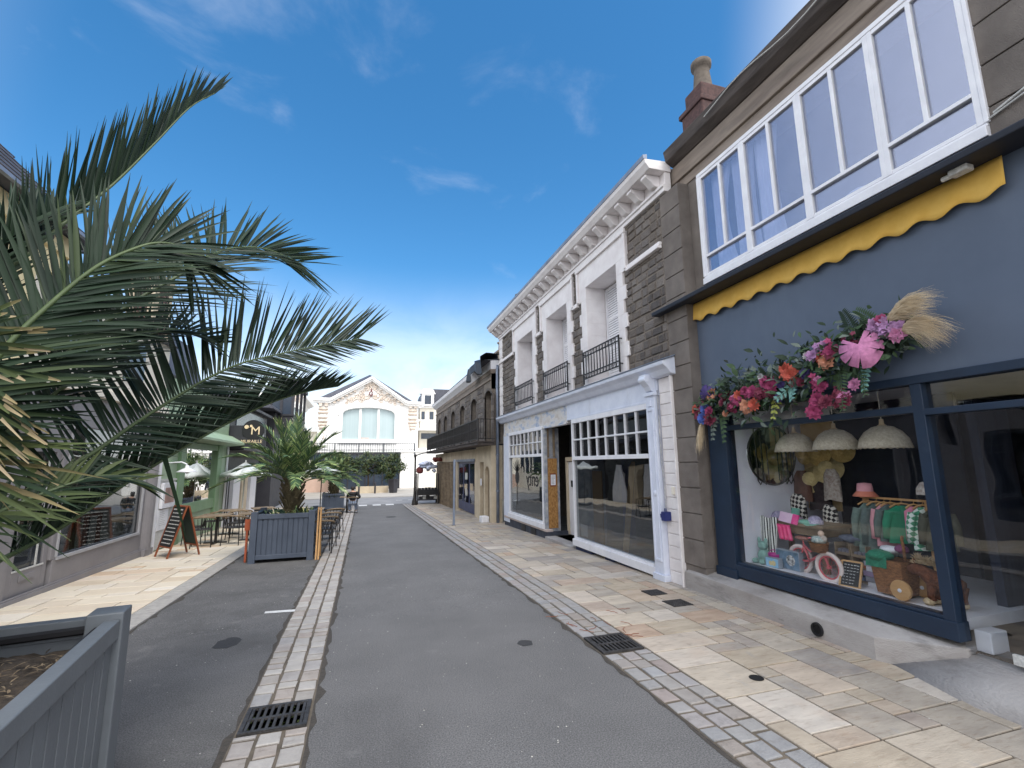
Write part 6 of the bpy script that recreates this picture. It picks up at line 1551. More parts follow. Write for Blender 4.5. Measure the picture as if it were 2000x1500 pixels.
# yellow house with slate hip roof
L0 = thing('house', 'yellow rendered house with slate hip roof behind the big palm, far left', 'building', (-7, 5, 0))
mb = MB(); mb.box(-11, XL-.0, 1.0, 8.59, 3.34, 5.6); mb.box(-11, XL-.0, 8.59, 9.3, 4.95, 5.6); mb.box(XL, XL+.06, 1.0, 9.3, 5.3, 5.6); mb.build('wall', m_yell, L0)
mb = MB(); mb.add([(XL+.3,.5,5.62),(XL+.3,9.6,5.62),(-11.2,9.6,5.62),(-11.2,.5,5.62),(-7.6,4.5,9.4),(-7.6,6.2,9.4)], [(0,1,5,4),(1,2,5),(2,3,4,5),(3,0,4),(0,3,2,1)])
ro = mb.build('roof', m_slate, L0)
mb = MB()
for k in range(22):
    t_ = k/22; a = Vector((XL+.31,9.61,5.635)).lerp(Vector((-7.6,6.2,9.415)), t_)
    b = Vector((XL+.31,.5,5.635)).lerp(Vector((-7.6,4.5,9.415)), t_); mb.bar(a, b, .01, .012); c = Vector((-11.2,9.61,5.635)).lerp(Vector((-7.6,6.2,9.415)), t_); mb.bar(a, c, .01, .012)
mb.build('slate_courses', m_slab, ro)
mb = MB(); mb.box(XL+.30, XL+.36, .5, 9.66, 5.58, 5.63); mb.box(-11.2, XL+.36, 9.61, 9.67, 5.58, 5.63); mb.build('gutter', m_zinc, L0)
mb = MB(); mb.box(XL-.0, XL+.02, 4.6, 5.5, 3.8, 5.0); mb.build('window', m_vg, L0)
mb = MB()
mb.tube([(XL+.05,7.6,4.9),(XL+.6,7.6,5.1)], .015, 6)
for cx_, cz_, r in ((.2,5.02,.1),(.38,4.9,.12),(.62,5.0,.09),(.1,4.75,.07)): mb.tube([(XL+cx_+r*math.cos(a*.5)*(1-.03*a), 7.6, cz_+r*math.sin(a*.5)*(1-.03*a)) for a in range(18)], .014, 5)
tag(mb.build('sign_bracket', m_rail, None, (XL,7.6,4.9)), 'curled wrought iron sign bracket on the yellow house', 'bracket')
t = thing('chimney', 'cream and red brick chimney behind the palm fronds on the left roofs', 'chimney', (-5.2, 13.6, 4.9))
mb = MB(); mb.box(-5.5, -4.95, 13.05, 14.1, 4.6, 6.5)
mb.build('stack', m_beige, t)
mb = MB()
for k in range(20): mb.box(-4.955, -4.94, 13.3, 13.85, 4.8+.085*k, 4.865+.085*k); mb.box(-5.36, -5.08, 13.035, 13.05, 4.8+.085*k, 4.865+.085*k)
mb.build('brick_panel', m_brick, t)
mb = MB(); mb.box(-5.56, -4.89, 12.98, 14.17, 6.5, 6.62); mb.build('cap', m_beige, t)
# green shop
L2 = thing('shop_building', 'sage green shopfront with tall framed window and small sloping canopy', 'building', (-4.8, 17, -.2))
G0 = 13.9
mb = MB(); mb.box(XL-.3, XL, G0, 15.2, -.6, 2.6); mb.box(XL-.3, XL, 15.2, 20.1, -.6, .55); mb.box(XL-.3, XL, 18.95, 20.1, .55, 2.6); mb.box(XL-.3, XL, G0, 20.1, 2.6, 4.2); mb.box(-11, XL-.3, 19.9, 20.1, -.6, 4.2)
mb.build('wall', m_green, L2)
mb = MB()
mb.box(XL-.1, XL+.08, 15.2, 15.62, -.3, 2.6); mb.box(XL-.1, XL+.08, 18.7, 19.2, -.3, 2.6); mb.box(XL-.1, XL+.06, 15.62, 18.7, 2.42, 2.6); mb.box(XL-.1, XL+.06, 15.62, 18.7, .55, .85); mb.box(XL-.05, XL+.03, 14.7, 15.2, 2.0, 2.08)
mb.build('window_frame', m_greend, L2, bevel=.008)
mb = MB(); mb.box(XL-.03, XL-.02, 15.62, 18.7, .85, 2.42); mb.build('pane', glass('mirror_pane', (.5,.5,.5,1), .3, 0, base=.5), L2)
mb = MB(); mb.box(XL-.4, XL-.35, 15.2, 18.9, .0, 2.6); mb.build('inner_wall', m_beige, L2)
mb = MB(); mb.prism([(XL, 3.02), (XL+.12, 3.0), (XL+.55, 2.74), (XL+.55, 2.66), (XL, 2.62)], 14.4, 20.15, 'y'); mb.build('canopy', m_green, L2, bevel=.01)
mb = MB(); mb.box(XL+.02, XL+.06, 20.0, 20.12, -.4, 2.6); mb.box(XL+.0, XL+.05, 13.92, 14.05, -.3, 2.4); mb.each('white_trim', m_white, L2)
mb = MB(); mb.box(XL, XL+.03, 14.1, 15.1, -.1, 1.55); mb.box(XL, XL+.05, 14.05, 15.15, 1.55, 1.60); mb.build('grey_panel', m_chalk, L2)
mb = MB(); mb.prism([(XL-.1, 4.2), (XL-.05, 4.3), (XL-.5, 5.6), (-8, 6.0), (-11, 4.2)], 14.1, 17.0, 'y'); mb.prism([(XL+.1, 4.2), (-8, 5.2), (-11, 4.2)], 17.0, 20.1, 'y'); mb.build('roof', m_slate, L2)
t = thing('menu_case', 'white framed menu case mounted on the green shopfront above the paper menu', 'menu case', (XL+.04, 14.6, 1.2))
mb = MB(); mb.box(XL+.03, XL+.10, 14.15, 15.0, .88, 1.5); mb.build('frame', m_white, t, bevel=.006)
mb = MB(); mb.box(XL+.10, XL+.104, 14.27, 14.88, 1.0, 1.38); mb.build('picture', M_('sunset_print', rgb(190,150,136), rgb(110,84,80), .4, 4, stretch=(1,1,.5)), t)
mb = MB(); mb.box(XL+.035, XL+.05, 14.1, 14.75, .35, .85); t = tag(mb.build('menu_sheet', m_white, None, (XL+.04,14.4,.35)), 'white paper menu pinned below the menu case on the green shop', 'menu')
mb = MB()
for k in range(8): mb.box(XL+.05, XL+.052, 14.2, 14.4+random.uniform(.05,.25), .78-.045*k, .79-.045*k)
b = mb.build('print', m_chalk, t)
t = thing('wall_lamp', 'white swan neck wall lamp with shallow dish shade on the green shop', 'wall lamp', (XL, 14.35, 2.0))
mb = MB(); mb.lathe([(.06,0),(.06,.03),(0,.04)], (XL, 14.4, 2.0), 12, (1,0,0)); mb.tube([(XL,14.4,2.0),(XL+.35,14.4,2.02),(XL+.46,14.4,1.97),(XL+.48,14.4,1.86)], .018, 8); mb.build('arm', m_white, t, smooth=True)
mb = MB(); mb.lathe([(.04,.12),(.05,.05),(.10,.03),(.24,-.05),(.235,-.055),(.06,-.02)], (XL+.48, 14.4, 1.82), 20); mb.lathe([(.05,-.02),(.05,-.08),(0,-.1)], (XL+.48,14.4,1.82), 10); mb.build('lamp_shade', m_white, t, smooth=True)
# dark restaurant with round sign
L3 = thing('restaurant', 'black fronted restaurant with pale panels beside the green shop', 'building', (-4.9, 24, -.3))
mb = MB(); mb.box(-11, XL, 20.12, 27.2, 2.3, 4.3); mb.box(XL-.3, XL, 20.12, 20.6, -.6, 2.3); mb.box(XL-.3, XL-.25, 20.6, 27.2, -.6, 2.3); mb.box(-11, XL-.3, 20.12, 20.3, -.6, 2.3); mb.box(XL, XL+.5, 20.3, 27, 2.5, 2.62)
mb.build('wall', m_blk, L3)
mb = MB()
for y0, y1, m in ((20.75, 21.1, 0), (21.9, 23.0, 0), (23.3, 24.4, 1), (25.0, 26.2, 0)): mb.box(XL-.24, XL-.1, y0, y1, -.5, 1.75, m)
mb.each('pale_panel', [m_white, m_beige], L3)
mb = MB(); mb.prism([(XL+.25, 4.3), (XL+.25, 4.42), (-8, 5.6), (-11, 4.3)], 20.1, 27.2, 'y'); mb.prism([(XL+.1, 3.1),(XL+.6,3.0),(XL+.6,3.06),(XL+.1,3.2)], 20.6, 26.8, 'y'); mb.build('roof', m_char, L3)
mb = MB(); mb.box(XL, XL+.03, 21, 26.5, 3.25, 4.2); mb.build('upper_glazing', m_vg, L3)
t = thing('restaurant_sign', 'round black sign with pale M emblem over the nameboard of the dark restaurant', 'sign', (-4.05, 20.2, 3.0))
mb = MB(); mb.lathe([(0,.05),(.37,.05),(.38,.03),(.38,-.05)], (-4.0,20.2,3.25), 36, (0,-1,0)); mb.build('disc', m_blk, t)
mb = MB(); mb.box(-4.70, -3.55, 20.16, 20.24, 2.62, 2.98); mb.box(-4.74, -3.5, 20.12, 20.26, 2.56, 2.63); mb.box(-4.85, -4.3, 20.2, 20.3, 2.98, 3.42); mb.build('board', m_char, t, bevel=.01)
FY = (R(90), 0, 0)
text('lettering', 'M', .44, (-3.92, 20.14, 3.21), FY, m_gold, t, .004)
mb = MB(); mb.lathe([(0,.006),(.075,.006),(.075,0)], (-4.23,20.148,3.36), 16, (0,-1,0)); mb.lathe([(0,.006),(.045,.006),(.045,0)], (-4.08,20.148,3.40), 14, (0,-1,0)); mb.bar((-4.2,20.143,3.33),(-4.06,20.143,3.36),.006,.03,(0,-1,0)); mb.build('emblem', m_gold, t)
text('lettering', 'MURAILLE', .17, (-4.03, 20.15, 2.81), FY, m_gold, t, .004, .95)
# dark tower with corner glazing, cream house beyond
L4 = thing('tower_house', 'dark timber bay tower with tall glazing above the restaurant roofs', 'building', (-5.2, 32, -.4))
mb = MB(); mb.box(-9, -4.75, 29.2, 36, -.6, 4.9); mb.box(-5.25, -3.95, 30.15, 35.9, 4.0, 4.75); mb.box(-5.35, -3.85, 30, 36, 6.75, 6.95); mb.box(-5.28, -3.92, 30.08, 35.95, 4.75, 4.85)
for x in (-5.25, -4.7, -4.09): mb.box(x, x+.14, 30.15, 30.29, 4.85, 6.75)
for y in (32, 33.9, 35.75): mb.box(-4.09, -3.95, y, y+.14, 4.85, 6.75)
mb.build('wall', m_char, L4)
mb = MB(); mb.box(-5.2, -4.05, 30.2, 30.22, 4.85, 6.75); mb.build('window', m_vg, L4)
mb = MB(); mb.box(-4.05, -4.03, 30.3, 35.8, 4.85, 6.75); mb.build('window', glass('bay_glass', (.5,.55,.6,1), .3, 0, base=.35), L4)
mb = MB(); mb.prism([(-4.6, 4.9), (-4.6, 5.0), (-7, 5.9), (-9.2, 4.9)], 27.3, 36, 'y'); mb.box(-4.7, -4.55, 27.2, 30, 4.86, 4.98); mb.build('roof', m_slate, L4)
t = thing('house', 'cream house with moulded cornice beyond the dark bay tower', 'building', (-6, 42, -.4))
mb = MB(); mb.box(-11, -4.95, 38, 45, -.5, 6.8); mb.build('wall', m_cream, t)
mb = MB(); mb.prism([(-5.0,6.5),(-4.85,6.55),(-4.7,6.8),(-4.3,7.0),(-4.3,7.15),(-11,7.2),(-11,6.5)], 37.8, 45.2, 'y'); mb.build('cornice', m_hall, t)
mb = MB()
for y in (39, 41, 43): mb.box(-4.95, -4.92, y, y+1, 1.0, 3.0); mb.box(-4.95, -4.92, y, y+1, 4.2, 5.9)
mb.build('window', m_vg, t)
t = thing('house', 'pale distant house with balustrade between cream house and hall', 'building', (-6.5, 56, -.4))
mb = MB(); mb.box(-11, -4.6, 56, 62, -.5, 5.6); mb.build('wall', m_cream, t)
mb = MB(); mb.box(-11, -4.4, 55.5, 56, 5.5, 5.7); mb.box(-11, -4.4, 55.5, 55.7, 6.6, 6.8)
x = -10.8
while x < -4.5: mb.lathe([(.07,5.7),(.13,5.95),(.06,6.4),(.09,6.6)], (x,55.6,0), 6); x += .36
mb.build('balustrade', m_hall, t)
mb = MB(); mb.box(-7.6,-6.8,55.96,55.99,2.5,4.5); mb.box(-6,-5.2,55.96,55.99,2.5,4.5); mb.build('window', m_vg, t)
mb = MB(); mb.box(-7.5, -2.75, 45.4, 45.7, -.5, .78); tag(mb.build('garden_wall', M_('pink_render', rgb(226,196,180), rgb(210,180,164), .9, 1.5, .1), None, (-4,45.5,-.43)), 'low pale pink rendered wall beyond the second palm', 'wall')
# ------------------------------------------------------------------ planters and palms
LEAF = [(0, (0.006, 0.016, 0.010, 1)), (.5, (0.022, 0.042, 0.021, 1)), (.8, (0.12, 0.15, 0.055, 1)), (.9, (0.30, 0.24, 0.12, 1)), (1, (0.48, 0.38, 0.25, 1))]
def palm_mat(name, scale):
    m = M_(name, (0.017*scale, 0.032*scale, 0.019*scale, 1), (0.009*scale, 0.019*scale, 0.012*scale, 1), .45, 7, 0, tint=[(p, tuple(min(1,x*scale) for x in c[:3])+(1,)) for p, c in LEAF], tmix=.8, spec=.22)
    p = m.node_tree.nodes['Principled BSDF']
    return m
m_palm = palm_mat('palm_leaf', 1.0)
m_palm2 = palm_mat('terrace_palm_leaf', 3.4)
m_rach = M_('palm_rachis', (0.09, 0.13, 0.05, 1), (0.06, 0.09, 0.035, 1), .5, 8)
m_trunk = M_('palm_trunk', rgb(104,94,70), rgb(62,56,42), .95, 9, .8, 30, stretch=(1,1,.4))
def crom(P, n):
    out = []
    P = [Vector(p) for p in P]; Q = [P[0]*2-P[1]] + P + [P[-1]*2-P[-2]]
    for i in range(1, len(Q)-2):
        for k in range(n):
            t = k/n; a, b, c, d = Q[i-1], Q[i], Q[i+1], Q[i+2]
            out.append(.5*((2*b) + (c-a)*t + (2*a-5*b+4*c-d)*t*t + (3*b-a-3*c+d)*t**3))
    out.append(P[-1]); return out
def frond(parent, path, n, L, nrm, V=20, a0=70, a1=22, w=.026, t0=.12, sides=(1, 1), cut=None, r0=.016, droop=.12, mat=None, dry=0.0, rnd=random, tint0=.0, tipk=.45):
    C = crom(path, 8); m = len(C)-1
    # arc length table
    acc = [0]
    for i in range(m): acc.append(acc[-1] + (C[i+1]-C[i]).length)
    T = acc[-1]
    def at(t):
        s = t*T
        for i in range(m):
            if acc[i+1] >= s:
                f = (s-acc[i])/max(1e-6, acc[i+1]-acc[i]); return C[i].lerp(C[i+1], f), (C[i+1]-C[i]).normalized()
        return C[-1], (C[-1]-C[-2]).normalized()
    mb = MB()
    mb.tube(C, [r0*(1-.86*i/m)+.0012 for i in range(m+1)], 6, 1)
    nv = Vector(nrm).normalized()
    for i in range(n):
        t = t0 + (1-t0)*(i+.5)/n
        p, tg = at(t)
        N_ = (nv - tg*nv.dot(tg)).normalized(); S_ = tg.cross(N_)
        prof = (.55+.45*min(1,(t-t0)/.25)) * (1 - tipk*max(0,(t-.5)/.5)**1.6)
        for sg in (1, -1):
            k = sides[0] if sg > 0 else sides[1]
            if k <= 0: continue
            if rnd.random() < .03: continue
            al = R(a0 + (a1-a0)*((t-t0)/(1-t0))**.8 + rnd.uniform(-6,6)); v = R(V + rnd.uniform(-9,9))
            d = tg*math.cos(al) + (S_*sg*math.cos(v) + N_*math.sin(v))*math.sin(al)
            d.normalize()
            l = L*k*prof*rnd.uniform(.88,1.08)
            fn = (N_*math.cos(v) - S_*sg*math.sin(v)).normalized()
            sd = d.cross(fn).normalized(); fn = sd.cross(d)
            tw = rnd.uniform(-.5,.5); sd, fn = sd*math.cos(tw)+fn*math.sin(tw), fn*math.cos(tw)-sd*math.sin(tw)
            ww = w*rnd.uniform(.8,1.15)*(.75+.25*prof)
            endc = cut*rnd.uniform(.85,1.1) if cut else None
            vs, ts = [], (0, .12, .4, .7, 1.0)
            wp = (.45, .95, 1.0, .62, .04)
            if endc: wp = (.45,.95,1.0,.85,.30); ts = (0,.12,.45,rnd.uniform(.72,.9),1.0)
            dr = rnd.uniform(.5,1.5)*droop
            for q, tt in enumerate(ts):
                c = p + d*l*tt*(endc or 1) + Vector((0,0,-1))*dr*l*tt**2.2 
                h = ww/2*wp[q]
                vs += [c - sd*h + fn*h*.35, c, c + sd*h + fn*h*.35]
            base = tint0 + rnd.random()*.55
            for q in range(4):
                ti = base
                if q == 3 and (rnd.random() < dry): ti = rnd.uniform(.85,1)
                a = 3*q
                mb.add([vs[a],vs[a+1],vs[a+2],vs[a+3],vs[a+4],vs[a+5]], [(0,1,4,3),(1,2,5,4)], 0, ti)
    return mb.build('frond', [mat or m_palm, m_rach], parent, smooth='open')
def planter(lab, c, rz, sz, h, m, posth=None, soil=True):
    t = thing('planter', lab, 'planter', (0,0,0), 'square slatted planters')
    s = sz/2; pw = .13*sz/1.25; post = posth or h+.05
    for k in range(4):
        a = k*math.pi/2; ca, sa = math.cos(a), math.sin(a)
        def P(x, y, z): return (x*ca - y*sa, x*sa + y*ca, z)
        mb = MB()
        def bx(x0, x1, y0, y1, z0, z1):
            mb.add([P(x0,y0,z0),P(x1,y0,z0),P(x1,y1,z0),P(x0,y1,z0),P(x0,y0,z1),P(x1,y0,z1),P(x1,y1,z1),P(x0,y1,z1)], [(0,3,2,1),(4,5,6,7),(0,1,5,4),(1,2,6,5),(2,3,7,6),(3,0,4,7)])
        n = 10; x0 = -s+pw; wd = (2*s-2*pw)/n
        bx(x0, s-pw, -s+.055, -s+.075, .12, h-.02)
        for i in range(n): bx(x0+i*wd+.008, x0+(i+1)*wd-.008, -s+.035, -s+.055, .12, h-.02)
        mb.build('slat_panel', m, t, bevel=.004)
        mb = MB(); bx(x0, s-pw, -s+.012, -s+.085, h-.10, h); bx(x0, s-pw, -s+.012, -s+.085, .08, .17); mb.each('rail', m, t, bevel=.006)
        mb = MB(); bx(-s, -s+pw, -s, -s+pw, 0, post); mb.build('post', m, t, bevel=.008)
    mb = MB(); mb.box(-s+.09, s-.09, -s+.09, s-.09, .15, h-.20)
    o = mb.build('liner', m_blk, t)
    mb = MB()
    def sf(u, v):
        x, y = (u-.5)*(2*s-.2), (v-.5)*(2*s-.2)
        return (x, y, h-.14 + .03*math.sin(x*9+1)*math.cos(y*7) + random.uniform(-.012,.012) + .05*(1-min(1,math.hypot(x,y)/s)))
    mb.grid(sf, 30, 30); mb.build('soil', m_soil, t, smooth='open')
    mb = MB()
    for i in range(60):
        a = i/60*2*math.pi
    mb.tube([(-s+.11,-s+.11,h-.06),(s-.11,-s+.12,h-.07),(s-.12,s-.11,h-.05),(-s+.11,s-.12,h-.07)], .022, 6, closed=True); mb.build('liner_edge', m_blk, t)
    t.location = c; t.rotation_euler = (0,0,rz)
    return t
NP = planter('large blue grey slatted planter in the near left corner holding the big palm', (-1.93, 2.57, 0), R(7.9), 1.60, 1.08, m_planter, 1.115)
# weeds and dry litter on its soil
mb = MB()
for i in range(700):
    x, y = random.uniform(-2.35,-1.35), random.uniform(2.0,3.15)
    gr = random.random() < .5 and x < -1.75
    d = Vector((random.uniform(-1,1), random.uniform(-1,1), random.uniform(.1,1.2) if gr else random.uniform(0,.25)))
    leaf(mb, Vector((x,y,.96+random.uniform(0,.03))), d, (0,0,1), random.uniform(.03,.08), .008, 0 if gr else 1, .1, 2)
o = mb.build('weeds', [M_('weed', rgb(96,116,66), rgb(70,92,50), .8, 10), M_('dry_litter', rgb(150,132,106), rgb(98,82,64), .9, 20)], None, (-1.9,2.75,.9), smooth='open'); tag(o, 'weeds and dry litter on the soil of the near planter', 'weeds', None, 'stuff')
BP = thing('palm_tree', 'big date palm with long arching fronds in the near left planter', 'palm', (-1.93, 2.68, .9))
F = {
'F1':[(-1.94,2.65,1.39),(-1.79,2.7,1.94),(-1.62,2.75,2.42),(-1.49,2.8,2.69),(-1.35,2.85,2.92),(-1.22,2.9,3.06),(-1.13,2.95,3.13),(-1.05,3.0,3.14),(-1.0,3.05,3.07)],
'F2':[(-1.94,2.65,1.39),(-1.97,2.81,2.16),(-1.9,2.96,2.71),(-1.78,3.12,3.07),(-1.73,3.28,3.34),(-1.6,3.43,3.69),(-1.47,3.59,4.12),(-1.34,3.74,4.55),(-1.24,3.9,4.83)],
'F3':[(-1.94,2.65,1.39),(-1.78,2.83,1.94),(-1.56,3.01,2.41),(-1.34,3.19,2.82),(-1.16,3.38,3.11),(-1.09,3.56,3.31),(-0.97,3.74,3.48),(-0.79,3.92,3.58),(-0.57,4.1,3.57)],
'F4':[(-1.94,2.65,1.39),(-1.74,2.84,1.6),(-1.57,3.02,1.8),(-1.42,3.21,1.98),(-1.32,3.39,2.15),(-1.21,3.58,2.32),(-1.07,3.76,2.5),(-0.9,3.94,2.66),(-0.7,4.13,2.78),(-0.41,4.32,2.92),(-0.08,4.5,3.05)],
'F5':[(-1.94,2.65,1.39),(-1.8,2.93,1.37),(-1.75,3.21,1.44),(-1.65,3.49,1.56),(-1.43,3.78,1.83),(-1.12,4.06,2.13),(-0.78,4.34,2.4),(-0.5,4.62,2.56),(-0.26,4.9,2.66)],
'F6':[(-1.9,2.6,1.4),(-1.78,2.55,1.84),(-1.67,2.5,2.03),(-1.6,2.45,2.21),(-1.55,2.4,2.33),(-1.51,2.35,2.45)],
'F7':[(-1.9,2.6,1.4),(-1.74,2.54,1.51),(-1.61,2.48,1.62),(-1.51,2.42,1.74),(-1.45,2.36,1.87),(-1.4,2.3,2.01)],
'F8':[(-1.97,2.7,1.38),(-1.78,2.9,1.87),(-1.62,3.1,2.23),(-1.47,3.3,2.53),(-1.34,3.5,2.73),(-1.21,3.7,2.83),(-1.07,3.9,2.8)],
'F9':[(-1.97,2.7,1.38),(-1.73,2.85,1.69),(-1.54,3.0,1.96),(-1.42,3.15,2.19),(-1.31,3.3,2.35),(-1.18,3.45,2.45),(-1.03,3.6,2.44)],
'F10':[(-1.97,2.7,1.38),(-2.03,2.82,2.16),(-2.0,2.94,2.68),(-1.92,3.06,3.03),(-1.86,3.18,3.25),(-1.82,3.3,3.38)],
'F11':[(-1.9,2.6,1.4),(-1.73,2.7,1.56),(-1.55,2.8,1.71),(-1.39,2.9,1.81),(-1.27,3.0,1.86),(-1.15,3.1,1.83)],
}
rf = random.Random(11)
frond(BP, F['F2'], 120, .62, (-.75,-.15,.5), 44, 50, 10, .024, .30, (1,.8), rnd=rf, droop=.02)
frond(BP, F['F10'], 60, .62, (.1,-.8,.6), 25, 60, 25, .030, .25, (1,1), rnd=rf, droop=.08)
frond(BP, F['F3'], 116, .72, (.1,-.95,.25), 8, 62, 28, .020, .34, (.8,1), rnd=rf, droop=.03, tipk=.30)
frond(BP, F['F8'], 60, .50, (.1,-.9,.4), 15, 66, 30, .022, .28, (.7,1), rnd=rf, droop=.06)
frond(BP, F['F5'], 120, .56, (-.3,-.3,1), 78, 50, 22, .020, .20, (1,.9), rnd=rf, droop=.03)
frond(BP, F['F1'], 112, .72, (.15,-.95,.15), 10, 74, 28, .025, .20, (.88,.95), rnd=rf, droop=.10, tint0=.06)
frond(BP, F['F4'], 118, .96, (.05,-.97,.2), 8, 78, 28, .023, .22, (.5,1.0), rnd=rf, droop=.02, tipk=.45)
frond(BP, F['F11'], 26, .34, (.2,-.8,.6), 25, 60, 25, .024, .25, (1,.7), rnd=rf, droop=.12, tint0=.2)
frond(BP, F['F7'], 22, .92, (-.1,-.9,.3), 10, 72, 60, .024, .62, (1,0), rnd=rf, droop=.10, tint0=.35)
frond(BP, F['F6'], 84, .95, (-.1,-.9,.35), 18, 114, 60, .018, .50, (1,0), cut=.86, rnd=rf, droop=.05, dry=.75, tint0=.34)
# fronds that lean away from the street, mostly hidden
for k, (dx, dy, hz, ln) in enumerate(((-1.2,.2,1.2,.6),(-1.0,-.6,1.1,.6),(-.9,.9,1.5,.6),(-.3,-.95,1.2,.5),(-.9,.35,1.9,.55),(-1.1,.7,1.2,.5))):
    b = Vector((-1.93,2.66,1.38))
    P = [b, b+Vector((dx*.22,dy*.22,hz*.5)), b+Vector((dx*.55,dy*.55,hz*.88)), b+Vector((dx*.9,dy*.9,hz)), b+Vector((dx*1.2,dy*1.2,hz*.9))]
    frond(BP, P, 54, ln, (-dx*.3,-dy*.3,1), 22, 62, 22, .028, .25, rnd=rf, droop=.12)
# one broken leaflet hanging below
mb = MB(); pts = [(-1.26,3.45,2.19),(-1.19,3.45,2.05),(-1.14,3.45,1.9),(-1.06,3.45,1.66),(-1.0,3.45,1.46)]
vs = []
for k, p in enumerate(pts): h = (.014,.015,.013,.009,.001)[k]; vs += [(p[0]-h,p[1],p[2]-h*.4),(p[0]+h,p[1]-.004,p[2]+h*.4)]
mb.add(vs, [(2*k,2*k+1,2*k+3,2*k+2) for k in range(4)], 0, .4); mb.build('broken_leaflet', m_palm, BP, smooth='open')
mb = MB(); mb.lathe([(.20,.86),(.19,1.0),(.22,1.2),(.20,1.38),(.10,1.5),(0,1.52)], (-1.93,2.67,0), 14)
for k in range(40):
    a = k*2.4; z = .95+.011*k; mb.bar((-1.93+.17*math.cos(a),2.67+.17*math.sin(a),z),(-1.93+.27*math.cos(a),2.67+.27*math.sin(a),z+.14),.07,.03,(0,0,1))
mb.build('trunk', m_trunk, BP)
# middle and far planters with their palms
PM = planter('slate blue slatted planter with palm in the middle of the parking lane', (-1.585, 12.1, gz(12)), R(1.5), 1.25, 1.0, m_planter2)
PF = planter('slate blue slatted planter with palm at the far end of the terrace', (-1.41, 27.55, gz(27.5)), R(2), 1.08, .85, m_planter2)
TP = thing('palm_tree', 'bushy palm with arching olive fronds in the middle slatted planter', 'palm', (0,0,0), 'terrace palms')
r2 = random.Random(5)
ctr = Vector((0,0,.72))
for k in range(40):
    a = k*2.399 + r2.uniform(-.2,.2); el = 1.40 - 1.25*(k/39)**1.0
    if k == 0: el = 1.5
    ln = r2.uniform(1.1,1.6)
    d = Vector((math.cos(a)*math.cos(el), math.sin(a)*math.cos(el), math.sin(el)))
    s_ = .10 + .42*math.cos(el)
    P = [ctr + d*.05 - Vector((0,0,.1)), ctr + d*ln*.33, ctr + d*ln*.66 - Vector((0,0,s_*.14*ln)), ctr + d*ln*.9 - Vector((0,0,s_*.38*ln)), ctr + d*ln*1.05 - Vector((0,0,s_*.62*ln))]
    frond(TP, P, 40, .36, (-d.x*.4,-d.y*.4,1), 24, 58, 24, .022, .18, rnd=r2, droop=.14, mat=m_palm2, dry=.12, tint0=.25, r0=.014)
mb = MB(); mb.lathe([(.16,-.12),(.15,.1),(.20,.45),(.17,.7),(.08,.82),(0,.84)], (0,0,0), 12)
for k in range(46):
    a = k*2.4; z = .0+.014*k; mb.bar((.14*math.cos(a),.14*math.sin(a),z),(.27*math.cos(a),.27*math.sin(a),z+.2),.06,.025,(0,0,1))
mb.build('trunk', m_trunk, TP)
mb = MB()
for i in range(420):
    a, q = r2.uniform(0,6.28), r2.uniform(.12,.54); leaf(mb, Vector((q*math.cos(a),q*math.sin(a),-.04)), Vector((r2.uniform(-1,1),r2.uniform(-1,1),r2.uniform(.2,1))), (0,0,1), r2.uniform(.1,.25), .03, 0, .2, 2)
mb.build('undergrowth', [m_palm2], TP, smooth='open')
TP.location = (-1.50, 12.1, .86)
dup(TP, (-1.42, 27.55, gz(27.5)+.72), 2.2, 'smaller olive palm in the far slatted planter at the end of the terrace', 1.08)
# ------------------------------------------------------------------ terrace furniture, boards, parasols, person
m_seat = M_('dark_slat_seat', rgb(62,60,58), rgb(44,42,42), .7, 8)
m_arm = M_('bent_wood', rgb(146,126,100), rgb(112,94,72), .55, 8, .1)
def chair(lab):
    t = thing('terrace_chair', lab, 'chair', (0,0,0), 'terrace chairs')
    mb = MB(); mb.box(-.21,.21,-.21,.21,.43,.455); mb.build('seat', m_seat, t, bevel=.006)
    for x, y, top in ((-.2,-.2,.66),(.2,-.2,.66),(-.2,.2,.45),(.2,.2,.45)):
        mb = MB(); mb.tube([(x*1.12,y*1.12,0),(x,y,.44),(x,y,top)], .013, 7); mb.build('leg', m_rail, t)
    mb = MB(); pts = [(-.26,.20,.66),(-.27,.0,.68)] + [(.27*math.cos(math.pi+math.pi*i/8), -.06-.20*math.sin(math.pi*i/8), .70+.06*math.sin(math.pi*i/8)) for i in range(9)] + [(.27,.0,.68),(.26,.20,.66)]
    mb.tube(pts, .022, 7); mb.build('arm_rail', m_arm, t, smooth=True)
    mb = MB()
    for i in range(5):
        a = math.pi*(1.25+.125*i); mb.tube([(.19*math.cos(a)*1.1, -.20, .45),(.27*math.cos(a), -.06+.2*math.sin(a), .72)], .008, 6)
    mb.tube([(-.2,.2,.45),(-.25,.2,.66)], .012, 6); mb.tube([(.2,.2,.45),(.25,.2,.66)], .012, 6)
    mb.build('back_spindle', m_rail, t); return t
def table(lab):
    t = thing('terrace_table', lab, 'table', (0,0,0), 'terrace tables')
    mb = MB(); mb.box(-.33,.33,-.33,.33,.72,.75); mb.build('table_top', m_woodg, t, bevel=.006)
    mb = MB(); mb.tube([(0,0,.03),(0,0,.72)], .035, 10); mb.build('pedestal', m_rail, t)
    mb = MB(); mb.bar((-.28,0,.015),(.28,0,.015),.06,.03); mb.bar((0,-.28,.015),(0,-.03,.015),.06,.03); mb.bar((0,.03,.015),(0,.28,.015),.06,.03); mb.build('foot', m_rail, t); return t
ch0 = chair('terrace chair, nearest of the row beside the middle planter'); tb0 = table('terrace table, nearest of the row beyond the middle planter')
first = [True, True]
